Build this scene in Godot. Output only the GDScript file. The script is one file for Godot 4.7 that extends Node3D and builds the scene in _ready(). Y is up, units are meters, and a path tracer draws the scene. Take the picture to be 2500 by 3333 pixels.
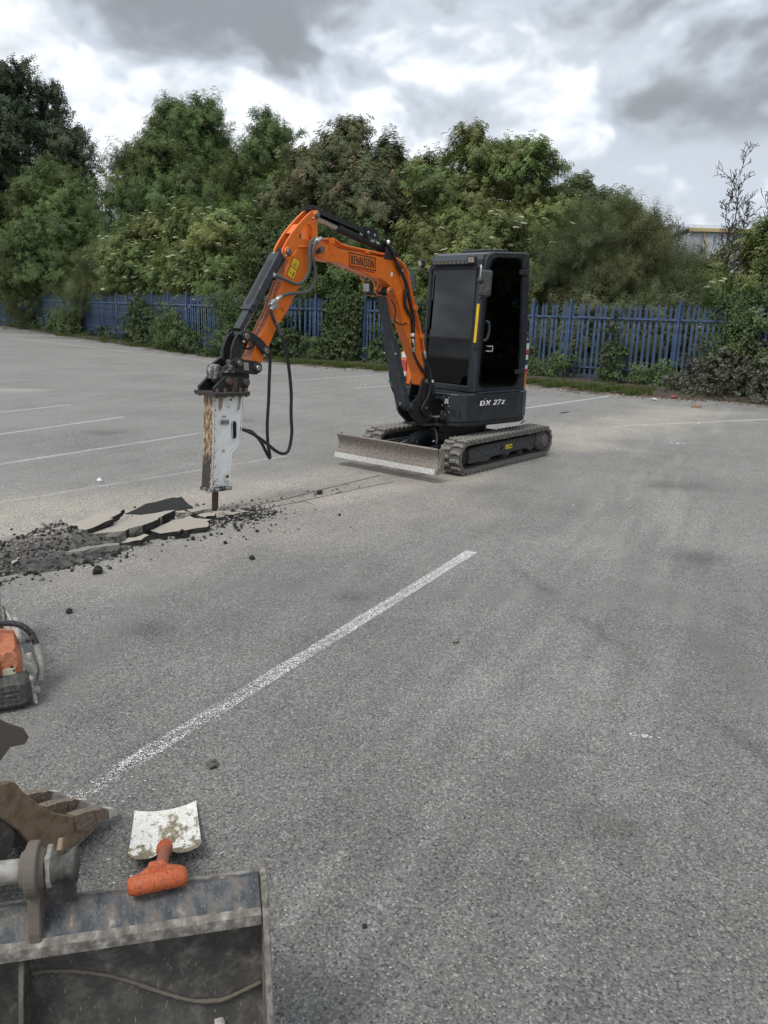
extends Node3D
# A car park with a mini excavator that breaks a trench open, a blue palisade fence and a belt of trees behind it.

var taken := {}
var rng := RandomNumberGenerator.new()
var M := {}

# ---------------------------------------------------------------- names and metas
func numbered(n: String) -> String:
	if not taken.has(n):
		taken[n] = 0
		return n
	taken[n] += 1
	return "%s_%03d" % [n, taken[n]]

func tag(o: Node3D, label: String, category := "", group := "", kind := "") -> Node3D:
	if label: o.set_meta("label", label)
	if category: o.set_meta("category", category)
	if group: o.set_meta("group", group)
	if kind: o.set_meta("kind", kind)
	return o

func thing(n: String, label: String, category: String, at := Vector3.ZERO, turn := 0.0, group := "") -> Node3D:
	var o := Node3D.new()
	o.name = numbered(n)
	add_child(o)
	o.position = at
	o.rotation.y = turn
	tag(o, label, category, group)
	return o

func part(n: String, st: SurfaceTool, m: Material, parent: Node = null, xf := Transform3D.IDENTITY) -> MeshInstance3D:
	st.generate_normals()
	return put(n, st.commit(), m, parent, xf)

func put(n: String, mesh: Mesh, m: Material, parent: Node = null, xf := Transform3D.IDENTITY) -> MeshInstance3D:
	var o := MeshInstance3D.new()
	o.mesh = mesh
	o.material_override = m
	o.transform = xf
	if parent == null:
		o.name = numbered(n)
		add_child(o)
	else:
		o.name = n
		parent.add_child(o, true)
	return o

func many(n: String, mesh: Mesh, m: Material, where: Array, tints: PackedColorArray, parent: Node = null) -> MultiMeshInstance3D:
	var mm := MultiMesh.new()
	mm.transform_format = MultiMesh.TRANSFORM_3D
	mm.use_colors = tints.size() > 0
	mm.mesh = mesh
	mm.instance_count = where.size()
	for i in where.size():
		mm.set_instance_transform(i, where[i])
		if tints.size() > 0: mm.set_instance_color(i, tints[i])
	var o := MultiMeshInstance3D.new()
	o.multimesh = mm
	o.material_override = m
	o.set_meta("kind", "stuff")
	if parent == null:
		o.name = numbered(n)
		add_child(o)
	else:
		o.name = n
		parent.add_child(o, true)
	return o

# ---------------------------------------------------------------- materials
func lin(r: float, g: float, b: float) -> Color:
	return Color(r, g, b).linear_to_srgb()

func noise_tex(freq: float, stops: Array, size := 512, type := FastNoiseLite.TYPE_SIMPLEX_SMOOTH, oct := 4, seed_ := 1, cell := FastNoiseLite.RETURN_CELL_VALUE) -> NoiseTexture2D:
	var f := FastNoiseLite.new()
	f.noise_type = type
	f.frequency = freq
	f.seed = seed_
	f.fractal_type = FastNoiseLite.FRACTAL_FBM if oct > 1 else FastNoiseLite.FRACTAL_NONE
	f.fractal_octaves = oct
	if oct > 4: f.fractal_gain = 0.62
	f.cellular_return_type = cell
	var g := Gradient.new()
	var offs := PackedFloat32Array()
	var cols := PackedColorArray()
	for s in stops:
		offs.append(s[0])
		cols.append(s[1])
	g.offsets = offs
	g.colors = cols
	var t := NoiseTexture2D.new()
	t.width = size
	t.height = size
	t.seamless = true
	t.seamless_blend_skirt = 0.12
	t.color_ramp = g
	t.noise = f
	return t

func mat(n: String, c: Color, rough := 0.6, metal := 0.0) -> StandardMaterial3D:
	var m := StandardMaterial3D.new()
	m.resource_name = n
	m.albedo_color = c
	m.roughness = rough
	m.metallic = metal
	M[n] = m
	return m

func tmat(n: String, tex: Texture2D, scale: float, rough := 0.6, metal := 0.0, bump: Texture2D = null, depth := 0.0) -> StandardMaterial3D:
	var m := mat(n, Color.WHITE, rough, metal)
	m.albedo_texture = tex
	m.uv1_triplanar = true
	m.uv1_scale = Vector3.ONE * scale
	if bump:
		m.heightmap_enabled = true
		m.heightmap_texture = bump
		m.heightmap_scale = depth
	return m

# ---------------------------------------------------------------- shapes
func S() -> SurfaceTool:
	var st := SurfaceTool.new()
	st.begin(Mesh.PRIMITIVE_TRIANGLES)
	st.set_smooth_group(-1)
	return st

func tri(st: SurfaceTool, a: Vector3, b: Vector3, c: Vector3, out: Vector3) -> void:
	st.add_vertex(a)
	if (c - a).cross(b - a).dot(out) < 0.0:
		st.add_vertex(c)
		st.add_vertex(b)
	else:
		st.add_vertex(b)
		st.add_vertex(c)

func quad(st: SurfaceTool, a: Vector3, b: Vector3, c: Vector3, d: Vector3, out: Vector3) -> void:
	tri(st, a, b, c, out)
	tri(st, a, c, d, out)

func at3(x: float, y: float, z: float, basis := Basis.IDENTITY) -> Transform3D:
	return Transform3D(basis, Vector3(x, y, z))

func box(st: SurfaceTool, xf: Transform3D, s: Vector3, ch := 0.0) -> void:
	var h := s * 0.5
	ch = min(ch, min(h.x, min(h.y, h.z)) * 0.9)
	var i := h - Vector3.ONE * ch
	var ax := [Vector3.RIGHT, Vector3.UP, Vector3.BACK]
	var B := xf.basis
	for k in 3:
		for sg in [-1.0, 1.0]:
			var n: Vector3 = ax[k] * sg
			var u: Vector3 = ax[(k + 1) % 3]
			var v: Vector3 = ax[(k + 2) % 3]
			var iu := absf(u.dot(i))
			var iv := absf(v.dot(i))
			var c: Vector3 = n * absf(n.dot(h))
			quad(st, xf * (c + u * iu + v * iv), xf * (c - u * iu + v * iv), xf * (c - u * iu - v * iv), xf * (c + u * iu - v * iv), B * n)
	if ch <= 0.0: return
	for k in 3:
		var w: Vector3 = ax[k]
		var u: Vector3 = ax[(k + 1) % 3]
		var v: Vector3 = ax[(k + 2) % 3]
		var iw: Vector3 = w * w.dot(i)
		for su in [-1.0, 1.0]:
			for sv in [-1.0, 1.0]:
				var p1: Vector3 = u * su * u.dot(h) + v * sv * v.dot(i)
				var p2: Vector3 = u * su * u.dot(i) + v * sv * v.dot(h)
				quad(st, xf * (p1 - iw), xf * (p1 + iw), xf * (p2 + iw), xf * (p2 - iw), B * (u * su + v * sv))
	for sx in [-1.0, 1.0]:
		for sy in [-1.0, 1.0]:
			for sz in [-1.0, 1.0]:
				tri(st, xf * Vector3(sx * h.x, sy * i.y, sz * i.z), xf * Vector3(sx * i.x, sy * h.y, sz * i.z), xf * Vector3(sx * i.x, sy * i.y, sz * h.z), B * Vector3(sx, sy, sz))

func bar(st: SurfaceTool, a: Vector3, b: Vector3, w: float, h: float, ch := 0.0, up := Vector3.UP) -> void:
	var d := (b - a).normalized()
	var x := up.cross(d).normalized()
	var y := d.cross(x)
	box(st, Transform3D(Basis(x, y, d), (a + b) * 0.5), Vector3(w, h, a.distance_to(b)), ch)

const ZY := Basis(Vector3(0, 0, 1), Vector3(0, 1, 0), Vector3(1, 0, 0))   # polygon x -> z, y -> y, depth -> x
const XZ := Basis(Vector3(1, 0, 0), Vector3(0, 0, 1), Vector3(0, 1, 0))   # polygon x -> x, y -> z, depth -> y

func poly(s: String) -> PackedVector2Array:
	var o := PackedVector2Array()
	for t in s.split(" ", false):
		var k := t.split(",")
		o.append(Vector2(k[0].to_float(), k[1].to_float()))
	return o

func inset(p: PackedVector2Array, c: float) -> PackedVector2Array:
	var sg := -1.0 if Geometry2D.is_polygon_clockwise(p) else 1.0
	var o := PackedVector2Array()
	var n := p.size()
	for i in n:
		var e1 := (p[i] - p[(i + n - 1) % n]).normalized()
		var e2 := (p[(i + 1) % n] - p[i]).normalized()
		var n1 := Vector2(-e1.y, e1.x) * sg
		var n2 := Vector2(-e2.y, e2.x) * sg
		var m := n1 + n2
		if m.length() < 0.3: m = n1
		o.append(p[i] + m.normalized() * c * minf(1.6, 1.0 / maxf(0.3, m.length() * 0.5)))
	return o

# a flat plate or solid: polygon swept from w0 to w1, with a hole if one is given
func prism(st: SurfaceTool, p: PackedVector2Array, w0: float, w1: float, xf := Transform3D(ZY, Vector3.ZERO), ch := 0.0, hole := PackedVector2Array()) -> void:
	var wd := xf.basis.z
	var rings := [[w0, p], [w1, p]]
	if ch > 0.0:
		var q := inset(p, ch)
		rings = [[w0, q], [w0 + ch, p], [w1 - ch, p], [w1, q]]
	var sg := -1.0 if Geometry2D.is_polygon_clockwise(p) else 1.0
	var n := p.size()
	for r in rings.size() - 1:
		var a: PackedVector2Array = rings[r][1]
		var b: PackedVector2Array = rings[r + 1][1]
		var wa: float = rings[r][0]
		var wb: float = rings[r + 1][0]
		for i in n:
			var j := (i + 1) % n
			var e := p[j] - p[i]
			var out := xf.basis * Vector3(e.y * sg, -e.x * sg, 0)
			quad(st, xf * Vector3(a[i].x, a[i].y, wa), xf * Vector3(a[j].x, a[j].y, wa), xf * Vector3(b[j].x, b[j].y, wb), xf * Vector3(b[i].x, b[i].y, wb), out)
	for e in [[rings[0], -1.0], [rings[-1], 1.0]]:
		var c: PackedVector2Array = e[0][1]
		var w: float = e[0][0]
		if hole.size():
			c = keyhole(c, hole)
		var ix := Geometry2D.triangulate_polygon(c)
		for k in range(0, ix.size(), 3):
			tri(st, xf * Vector3(c[ix[k]].x, c[ix[k]].y, w), xf * Vector3(c[ix[k + 1]].x, c[ix[k + 1]].y, w), xf * Vector3(c[ix[k + 2]].x, c[ix[k + 2]].y, w), wd * e[1])
	if hole.size():
		var hs := -1.0 if Geometry2D.is_polygon_clockwise(hole) else 1.0
		for i in hole.size():
			var j := (i + 1) % hole.size()
			var e := hole[j] - hole[i]
			quad(st, xf * Vector3(hole[i].x, hole[i].y, w0), xf * Vector3(hole[j].x, hole[j].y, w0), xf * Vector3(hole[j].x, hole[j].y, w1), xf * Vector3(hole[i].x, hole[i].y, w1), xf.basis * Vector3(-e.y * hs, e.x * hs, 0))

func keyhole(p: PackedVector2Array, hole: PackedVector2Array) -> PackedVector2Array:
	var h := hole.duplicate()
	if Geometry2D.is_polygon_clockwise(p) == Geometry2D.is_polygon_clockwise(h): h.reverse()
	var best := 1e9
	var bi := 0
	var bj := 0
	for i in p.size():
		for j in h.size():
			var d := p[i].distance_squared_to(h[j])
			if d < best:
				best = d
				bi = i
				bj = j
	var dir := (h[bj] - p[bi]).normalized()
	var side := Vector2(-dir.y, dir.x) * 1e-4
	if Geometry2D.is_polygon_clockwise(p): side = -side
	var o := PackedVector2Array()
	for i in p.size():
		o.append(p[i])
		if i == bi:
			o[o.size() - 1] = p[i] - side * 0.0
			for k in h.size() + 1: o.append(h[(bj + k) % h.size()] + (side if k == h.size() else Vector2.ZERO))
			o.append(p[i] + side)
	return o

func circle(c: Vector2, r: float, n := 18) -> PackedVector2Array:
	var o := PackedVector2Array()
	for i in n: o.append(c + Vector2.from_angle(TAU * i / n) * r)
	return o

func rounded(c: Vector2, w: float, h: float, r: float, k := 4) -> PackedVector2Array:
	var o := PackedVector2Array()
	for q in 4:
		var cc := c + Vector2((w * 0.5 - r) * (1 if q == 0 or q == 3 else -1), (h * 0.5 - r) * (1 if q < 2 else -1))
		for i in k + 1: o.append(cc + Vector2.from_angle(PI * 0.5 * (q + float(i) / k)) * r)
	return o

func spline(pts: PackedVector3Array, k := 6) -> PackedVector3Array:
	var o := PackedVector3Array()
	var n := pts.size()
	for i in n - 1:
		for j in k:
			o.append(pts[i].cubic_interpolate(pts[i + 1], pts[max(i - 1, 0)], pts[min(i + 2, n - 1)], float(j) / k))
	o.append(pts[n - 1])
	return o

# a solid whose half width runs from w0 at polygon x = x0 to w1 at x = x1
func taper(st: SurfaceTool, p: PackedVector2Array, xf: Transform3D, mid: float, x0: float, w0: float, x1: float, w1: float) -> void:
	var hw := func(x: float) -> float: return lerpf(w0, w1, clampf((x - x0) / (x1 - x0), 0.0, 1.0))
	var sg := -1.0 if Geometry2D.is_polygon_clockwise(p) else 1.0
	var ix := Geometry2D.triangulate_polygon(p)
	for s in [-1.0, 1.0]:
		for k in range(0, ix.size(), 3):
			var q := []
			for m in 3: q.append(xf * Vector3(p[ix[k + m]].x, p[ix[k + m]].y, mid + s * float(hw.call(p[ix[k + m]].x))))
			tri(st, q[0], q[1], q[2], xf.basis.z * s)
	for i in p.size():
		var u := p[i]
		var v := p[(i + 1) % p.size()]
		var wu: float = hw.call(u.x)
		var wv: float = hw.call(v.x)
		quad(st, xf * Vector3(u.x, u.y, mid - wu), xf * Vector3(v.x, v.y, mid - wv), xf * Vector3(v.x, v.y, mid + wv), xf * Vector3(u.x, u.y, mid + wu), xf.basis * Vector3((v.y - u.y) * sg, (u.x - v.x) * sg, 0))

func tube(st: SurfaceTool, pts: PackedVector3Array, r, seg := 10, caps := true, flat := 1.0) -> void:
	var n := pts.size()
	var x := Vector3.ZERO
	var rings := []
	for i in n:
		var d := (pts[min(i + 1, n - 1)] - pts[max(i - 1, 0)]).normalized()
		if i == 0:
			x = d.cross(Vector3.UP if absf(d.y) < 0.9 else Vector3.RIGHT).normalized()
		else:
			x = (x - d * x.dot(d)).normalized()
		var y := d.cross(x)
		var rr: float = r if r is float else r[i]
		var ring := PackedVector3Array()
		for k in seg:
			var a := TAU * k / seg
			ring.append(pts[i] + (x * cos(a) + y * sin(a) * flat) * rr)
		rings.append(ring)
	st.set_smooth_group(1)
	for i in n - 1:
		for k in seg:
			var l := (k + 1) % seg
			quad(st, rings[i][k], rings[i][l], rings[i + 1][l], rings[i + 1][k], rings[i][k] + rings[i][l] - pts[i] * 2.0)
	st.set_smooth_group(-1)
	if caps:
		for e in [[0, 1], [n - 1, n - 2]]:
			for k in range(1, seg - 1):
				tri(st, rings[e[0]][0], rings[e[0]][k], rings[e[0]][k + 1], pts[e[0]] - pts[e[1]])

func cyl(st: SurfaceTool, a: Vector3, b: Vector3, r0: float, r1 := -1.0, seg := 16) -> void:
	tube(st, PackedVector3Array([a, b]), PackedFloat32Array([r0, r0 if r1 < 0 else r1]), seg)

# a round part with a small chamfer at both ends
func pin(st: SurfaceTool, a: Vector3, b: Vector3, r: float, seg := 16) -> void:
	var d := (b - a).normalized() * minf(r * 0.2, a.distance_to(b) * 0.3)
	tube(st, PackedVector3Array([a, a + d, b - d, b]), PackedFloat32Array([r * 0.82, r, r, r * 0.82]), seg)

func lathe(st: SurfaceTool, xf: Transform3D, prof: PackedVector2Array, seg := 18) -> void:
	st.set_smooth_group(1)
	for i in prof.size() - 1:
		for k in seg:
			var a := TAU * k / seg
			var b := TAU * (k + 1) / seg
			var e := prof[i + 1] - prof[i]
			var p := [Vector3(prof[i].x * cos(a), prof[i].y, prof[i].x * sin(a)), Vector3(prof[i].x * cos(b), prof[i].y, prof[i].x * sin(b)), Vector3(prof[i + 1].x * cos(b), prof[i + 1].y, prof[i + 1].x * sin(b)), Vector3(prof[i + 1].x * cos(a), prof[i + 1].y, prof[i + 1].x * sin(a))]
			var m := (a + b) * 0.5
			quad(st, xf * p[0], xf * p[1], xf * p[2], xf * p[3], xf.basis * Vector3(e.y * cos(m), -e.x, e.y * sin(m)))
	st.set_smooth_group(-1)

func ball(st: SurfaceTool, c: Vector3, r: Vector3, seg := 12) -> void:
	var pr := PackedVector2Array()
	for i in 9: pr.append(Vector2(maxf(sin(PI * i / 8.0), 0.001), -cos(PI * i / 8.0)))
	lathe(st, Transform3D(Basis.from_scale(r), c), pr, seg)

# an irregular lump with flat facets: broken asphalt, stone
func lump_mesh(seed_: int, sq := 0.7) -> ArrayMesh:
	var r := RandomNumberGenerator.new()
	r.seed = seed_
	var st := S()
	var rings := []
	for i in 4:
		var ring := PackedVector3Array()
		var el := -PI / 2 + PI * (i + 0.5) / 4.0
		for k in 6:
			var az := TAU * (k + 0.5 * (i % 2) + r.randf_range(-0.25, 0.25)) / 6.0
			ring.append(Vector3(cos(az) * cos(el), sin(el) * sq, sin(az) * cos(el)) * r.randf_range(0.7, 1.15))
		rings.append(ring)
	for i in 3:
		for k in 6:
			var l := (k + 1) % 6
			tri(st, rings[i][k], rings[i][l], rings[i + 1][l], rings[i][k])
			tri(st, rings[i][k], rings[i + 1][l], rings[i + 1][k], rings[i][k])
	for k in range(1, 5):
		tri(st, rings[0][0], rings[0][k], rings[0][k + 1], Vector3.DOWN)
		tri(st, rings[3][0], rings[3][k], rings[3][k + 1], Vector3.UP)
	st.generate_normals()
	return st.commit()

# a patch of small faces coloured one by one by paint, rust and dirt
func patch(st: SurfaceTool, o: Vector3, eu: Vector3, ev: Vector3, nu: int, nv: int, shape: Callable, tint: Callable, out: Vector3) -> void:
	st.set_smooth_group(2)
	for i in nu:
		for j in nv:
			var p := []
			for c in [[0, 0], [1, 0], [1, 1], [0, 1]]:
				var u: float = float(i + c[0]) / nu
				var v: float = float(j + c[1]) / nv
				var off: Vector3 = shape.call(u, v) if shape.is_valid() else Vector3.ZERO
				p.append([o + eu * u + ev * v + off, tint.call(u, v) if tint.is_valid() else Color.WHITE])
			var flip: bool = (p[2][0] - p[0][0]).cross(p[1][0] - p[0][0]).dot(out) < 0
			for k in ([0, 2, 1, 0, 3, 2] if flip else [0, 1, 2, 0, 2, 3]):
				st.set_color(p[k][1])
				st.add_vertex(p[k][0])
	st.set_smooth_group(-1)
	st.set_color(Color.WHITE)

func letters(text: String, w: float, h: float, bold := true, skew := 0.0, depth := 0.002) -> ArrayMesh:
	var f := SystemFont.new()
	f.font_names = PackedStringArray(["Droid Sans"])
	f.font_weight = 700 if bold else 400
	var t := TextMesh.new()
	t.font = f
	t.text = text
	t.font_size = 48
	t.pixel_size = 0.01
	t.depth = 0.01
	t.curve_step = 1.0
	var bb := t.get_aabb()
	var sx := w / maxf(bb.size.x, 0.001)
	var sy := h / maxf(bb.size.y, 0.001)
	var st := S()
	var c := bb.get_center()
	var xf := Transform3D(Basis(Vector3(sx, 0, 0), Vector3(skew * sy, sy, 0), Vector3(0, 0, depth / 0.01)), Vector3.ZERO) * Transform3D(Basis.IDENTITY, -c)
	st.append_from(t, 0, xf)
	st.generate_normals()
	return st.commit()

# ---------------------------------------------------------------- sky, ground
func make_sky() -> PanoramaSkyMaterial:
	var w := 2400
	var h := 1200
	var big := FastNoiseLite.new()
	big.seed = 11
	big.noise_type = FastNoiseLite.TYPE_SIMPLEX_SMOOTH
	big.frequency = 0.42
	big.fractal_octaves = 6
	big.fractal_gain = 0.55
	var warp := FastNoiseLite.new()
	warp.seed = 5
	warp.frequency = 0.7
	warp.fractal_octaves = 3
	# banks of cloud: bearing and height in degrees, spread in each, darker or brighter
	var banks := [[-13.5, 18.6, 10.0, 3.4, -0.68], [-5.0, 16.0, 5.0, 2.2, -0.22], [22.0, 20.0, 11.0, 3.4, -0.52], [21.0, 12.2, 9.0, 2.6, -0.27], [4.0, 13.5, 3.2, 2.0, -0.16], [-24.0, 16.0, 7.0, 4.0, 0.34], [-20.0, 8.5, 9.0, 2.6, 0.16], [-6.0, 12.5, 9.0, 2.0, 0.16], [15.0, 15.0, 12.0, 1.6, 0.16], [2.0, 8.0, 5.0, 1.6, -0.10], [26.0, 3.5, 12.0, 2.0, 0.16],
		[70.0, 24.0, 22.0, 9.0, -0.3], [120.0, 30.0, 30.0, 10.0, 0.2], [-80.0, 26.0, 25.0, 8.0, -0.2], [180.0, 22.0, 30.0, 9.0, -0.25], [-140.0, 35.0, 25.0, 9.0, -0.25], [0.0, 38.0, 30.0, 8.0, 0.1], [40.0, 48.0, 20.0, 8.0, -0.25]]
	var im := Image.create(w, h, false, Image.FORMAT_RGBF)
	var white := Color(0.93, 0.955, 0.985)
	var mid := Color(0.475, 0.525, 0.59)
	var dark := Color(0.235, 0.258, 0.288)
	for j in h / 2 + 8:
		var el := PI * 0.5 - PI * (j + 0.5) / h
		var y := sin(el)
		var c := cos(el)
		for i in w:
			var az := TAU * (i + 0.5) / w
			# cloud noise on the sphere, flattened in height
			var px := sin(az) * c * 4.4
			var pz := -cos(az) * c * 4.4
			var py := y * 8.0
			var wx := warp.get_noise_3d(px * 1.4, py * 1.4, pz * 1.4) * 0.8
			var n := big.get_noise_3d(px + wx + CLOUD_X, py + wx * 0.6, pz + CLOUD_Z)
			var f := big.get_noise_3d(px * 3.4 + 40.0 + wx, py * 3.4 + wx, pz * 3.4)
			var g := big.get_noise_3d(px * 10.0 + wx * 2.0, py * 10.0 + f, pz * 10.0)
			var v := 0.61 - n * 0.62 - f * 0.55 - g * 0.34
			var bank := 0.0
			for q in banks:
				var da: float = wrapf(rad_to_deg(az) - q[0], -180.0, 180.0) / q[2]
				var de: float = (rad_to_deg(el) - q[1]) / q[3]
				var e: float = da * da + de * de
				if e < 5.0: bank += q[4] * exp(-e)
			v += bank * (1.0 + n * 1.2 + f * 1.1) + (1.0 - smoothstep(0.02, 0.16, y)) * 0.10
			# no heavy base hangs right above the horizon
			v = lerpf(v, maxf(v, 0.47), 1.0 - smoothstep(0.165, 0.235, el))
			v = 0.5 + 0.5 * tanh((v - 0.5) * 1.75)
			var col := dark.lerp(mid, smoothstep(0.0, 0.52, v)).lerp(white, smoothstep(0.48, 1.0, v))
			# cloud is not one grey: warmer where light comes through, bluer where it is thin
			var t := f * 0.02
			col.r += t * 0.5
			col.b -= t
			im.set_pixel(i, j, col)
	im.fill_rect(Rect2i(0, h / 2 + 8, w, h / 2 - 8), Color(0.20, 0.20, 0.20))
	var m := PanoramaSkyMaterial.new()
	m.panorama = ImageTexture.create_from_image(im)
	return m

const CLOUD_X := 3.1
const CLOUD_Z := 0.4

var dust_noise := FastNoiseLite.new()
var tone_noise := FastNoiseLite.new()

func seg_dist(p: Vector2, a: Vector2, b: Vector2) -> float:
	return p.distance_to(Geometry2D.get_closest_point_to_segment(p, a, b))

# how much tan dust lies on the asphalt: along the broken trench and on the strip the machine works across
func dust_at(p: Vector2) -> float:
	var n := dust_noise.get_noise_2d(p.x, p.y)
	var n2 := dust_noise.get_noise_2d(p.x * 4.0 + 31.0, p.y * 4.0)
	var v := 0.0
	v = maxf(v, 1.0 - smoothstep(0.2, 1.35, seg_dist(p, Vector2(-4.2, -6.0), Vector2(-1.0, -8.2)) + n * 0.5))
	v = maxf(v, 1.0 - smoothstep(0.2, 1.4, seg_dist(p, Vector2(-1.6, -7.6), Vector2(0.5, -9.4)) + n * 0.5))
	v = maxf(v, 1.05 - smoothstep(0.1, 1.5, seg_dist(p, Vector2(2.4, -11.9), Vector2(6.8, -17.2)) + n * 0.9))
	v = maxf(v, 0.42 - smoothstep(0.3, 2.0, seg_dist(p, Vector2(-2.6, -5.6), Vector2(0.4, -7.8)) + n * 0.5))
	v = maxf(v, 0.8 - smoothstep(0.1, 0.75, seg_dist(p, Vector2(-8.8, -17.0), Vector2(-8.0, -17.0)) + n * 0.3) )
	return clampf(v * (0.86 + n2 * 0.5), 0.0, 1.0)

func ground_tint(x: float, z: float) -> Color:
	var p := Vector2(x, z)
	var a := tone_noise.get_noise_2d(x, z)
	var b := tone_noise.get_noise_2d(x * 5.0 + 70.0, z * 5.0)
	var s := 0.395 + 0.14 * smoothstep(2.0, 9.0, -z) + a * 0.09 + b * 0.06  # paler with distance: thicker dust and grazing sheen both put into the colour
	# tyre scuffs: pale streaks along two worn wheel paths, broken up
	var along := Vector2(-0.42, 0.91)
	var u := p.dot(along)
	var w := p.dot(Vector2(0.91, 0.42))
	var streak := tone_noise.get_noise_2d(u * 1.2 + 200.0, w * 14.0)
	for path in [-1.15, -0.55, 1.0]:
		s += 0.085 * exp(-pow((w - path) / 0.28, 2.0)) * clampf(0.25 + streak * 2.2 + a, 0.0, 1.0)
	s += 0.04 * clampf(streak * 1.5, -0.5, 1.0)
	# small oil and water stains
	for q in [[-1.35, -4.35, 0.20], [-1.05, -4.55, 0.12], [-0.2, -5.0, 0.12], [2.6, -6.2, 0.3], [0.9, -2.6, 0.16], [3.4, -9.0, 0.5], [-4.2, -11.5, 0.5], [-2.6, -13.5, 0.35]]:
		var dq: float = p.distance_to(Vector2(q[0], q[1])) / q[2]
		if dq < 2.0: s *= 1.0 - 0.42 * exp(-dq * dq) * clampf(0.7 + b * 2.0, 0.0, 1.0)
	# a worn paving joint running down to the right
	var j := seg_dist(p, Vector2(0.80, -6.6), Vector2(2.3, -1.2))
	s *= 1.0 - 0.38 * exp(-pow(j / 0.045, 2.0)) * clampf(0.55 + tone_noise.get_noise_2d(u * 6.0, 9.0) * 2.5, 0.0, 1.0)
	var c := Color(s * 1.03, s * 1.005, s * 0.955)
	var d := dust_at(p)
	c = c.lerp(Color(0.98, 0.88, 0.745), d * 0.82)
	# leaf litter and soil along the verge
	var e := verge_dist(p)
	if e < 2.0:
		var k := (1.0 - smoothstep(-0.3, 0.6, e + b * 1.3 + a * 0.6)) * 0.7
		c = c.lerp(Color(0.17, 0.14, 0.105), k)
	return c

const VERGE := "-31.5,-63.5 -20.9,-48.6 -12.4,-37.4 -6.8,-31.0 -3.3,-28.3 -1.2,-26.9 1.3,-25.3 3.9,-22.9 5.2,-21.5 6.5,-20.4 8.0,-19.9 10.6,-17.8 12.5,-13.0 15.5,-6.0"
var verge_line := PackedVector2Array()

# distance from the edge of the asphalt, positive on the car park's side
func verge_dist(p: Vector2) -> float:
	var best := 1e9
	var sg := 1.0
	for i in verge_line.size() - 1:
		var a := verge_line[i]
		var b := verge_line[i + 1]
		var q := Geometry2D.get_closest_point_to_segment(p, a, b)
		var d := p.distance_to(q)
		if d < best:
			best = d
			sg = 1.0 if (b - a).cross(p - a) > 0.0 else -1.0
	return best * sg

func make_ground() -> void:
	verge_line = poly(VERGE)
	dust_noise.seed = 3
	dust_noise.frequency = 0.45
	dust_noise.fractal_octaves = 4
	tone_noise.seed = 8
	tone_noise.frequency = 0.28
	tone_noise.fractal_octaves = 4
	# asphalt: chippings about 9 mm across in a 4 m square that repeats, under tones that do not
	var chips := noise_tex(0.25, [[0.0, lin(0.17, 0.17, 0.173)], [0.12, lin(0.32, 0.32, 0.323)], [0.5, lin(0.43, 0.43, 0.43)], [0.88, lin(0.575, 0.575, 0.57)], [0.97, lin(0.76, 0.76, 0.75)], [1.0, lin(1.0, 1.0, 0.98)]], 2048, FastNoiseLite.TYPE_CELLULAR, 1, 4)
	var relief := noise_tex(0.25, [[0.0, Color.WHITE], [0.45, Color(0.7, 0.7, 0.7)], [1.0, Color.BLACK]], 2048, FastNoiseLite.TYPE_CELLULAR, 1, 4, FastNoiseLite.RETURN_DISTANCE)
	var m := mat("asphalt", Color.WHITE, 0.9)
	m.albedo_texture = chips
	m.vertex_color_use_as_albedo = true
	m.heightmap_enabled = true
	m.heightmap_texture = relief
	m.heightmap_scale = 0.8
	m.metallic_specular = 0.45
	var st := SurfaceTool.new()
	st.begin(Mesh.PRIMITIVE_TRIANGLES)
	var xs := PackedFloat32Array()
	var zs := PackedFloat32Array()
	for v in [-400.0, -120.0, -60.0, -40.0, -28.0, -20.0, -16.0, -13.0]: xs.append(v)
	for i in 58: xs.append(-12.0 + i * 0.15)
	for i in 130: xs.append(-3.3 + i * 0.06)
	for i in 60: xs.append(4.5 + i * 0.15)
	for v in [14.0, 16.5, 20.0, 28.0, 60.0, 150.0, 400.0]: xs.append(v)
	for v in [60.0, 20.0, 8.0, 4.0, 2.0, 1.0]: zs.append(v)
	for i in 8: zs.append(0.0 - i * 0.15)
	for i in 105: zs.append(-1.2 - i * 0.06)
	for i in 150: zs.append(-7.5 - i * 0.15)
	for i in 34: zs.append(-30.5 - i * 1.0)
	for v in [-70.0, -90.0, -140.0, -400.0]: zs.append(v)
	for z in zs:
		for x in xs:
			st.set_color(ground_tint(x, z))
			st.set_uv(Vector2(x, z) / 3.6)
			st.set_normal(Vector3.UP)
			st.add_vertex(Vector3(x, 0, z))
	var nx := xs.size()
	for j in zs.size() - 1:
		for i in nx - 1:
			var a := j * nx + i
			for k in [a, a + nx, a + nx + 1, a, a + nx + 1, a + 1]: st.add_index(k)
	var g := put("asphalt_car_park", st.commit(), m)
	tag(g, "grey worn asphalt of the car park with tan dust along the trench", "ground", "", "structure")

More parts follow.
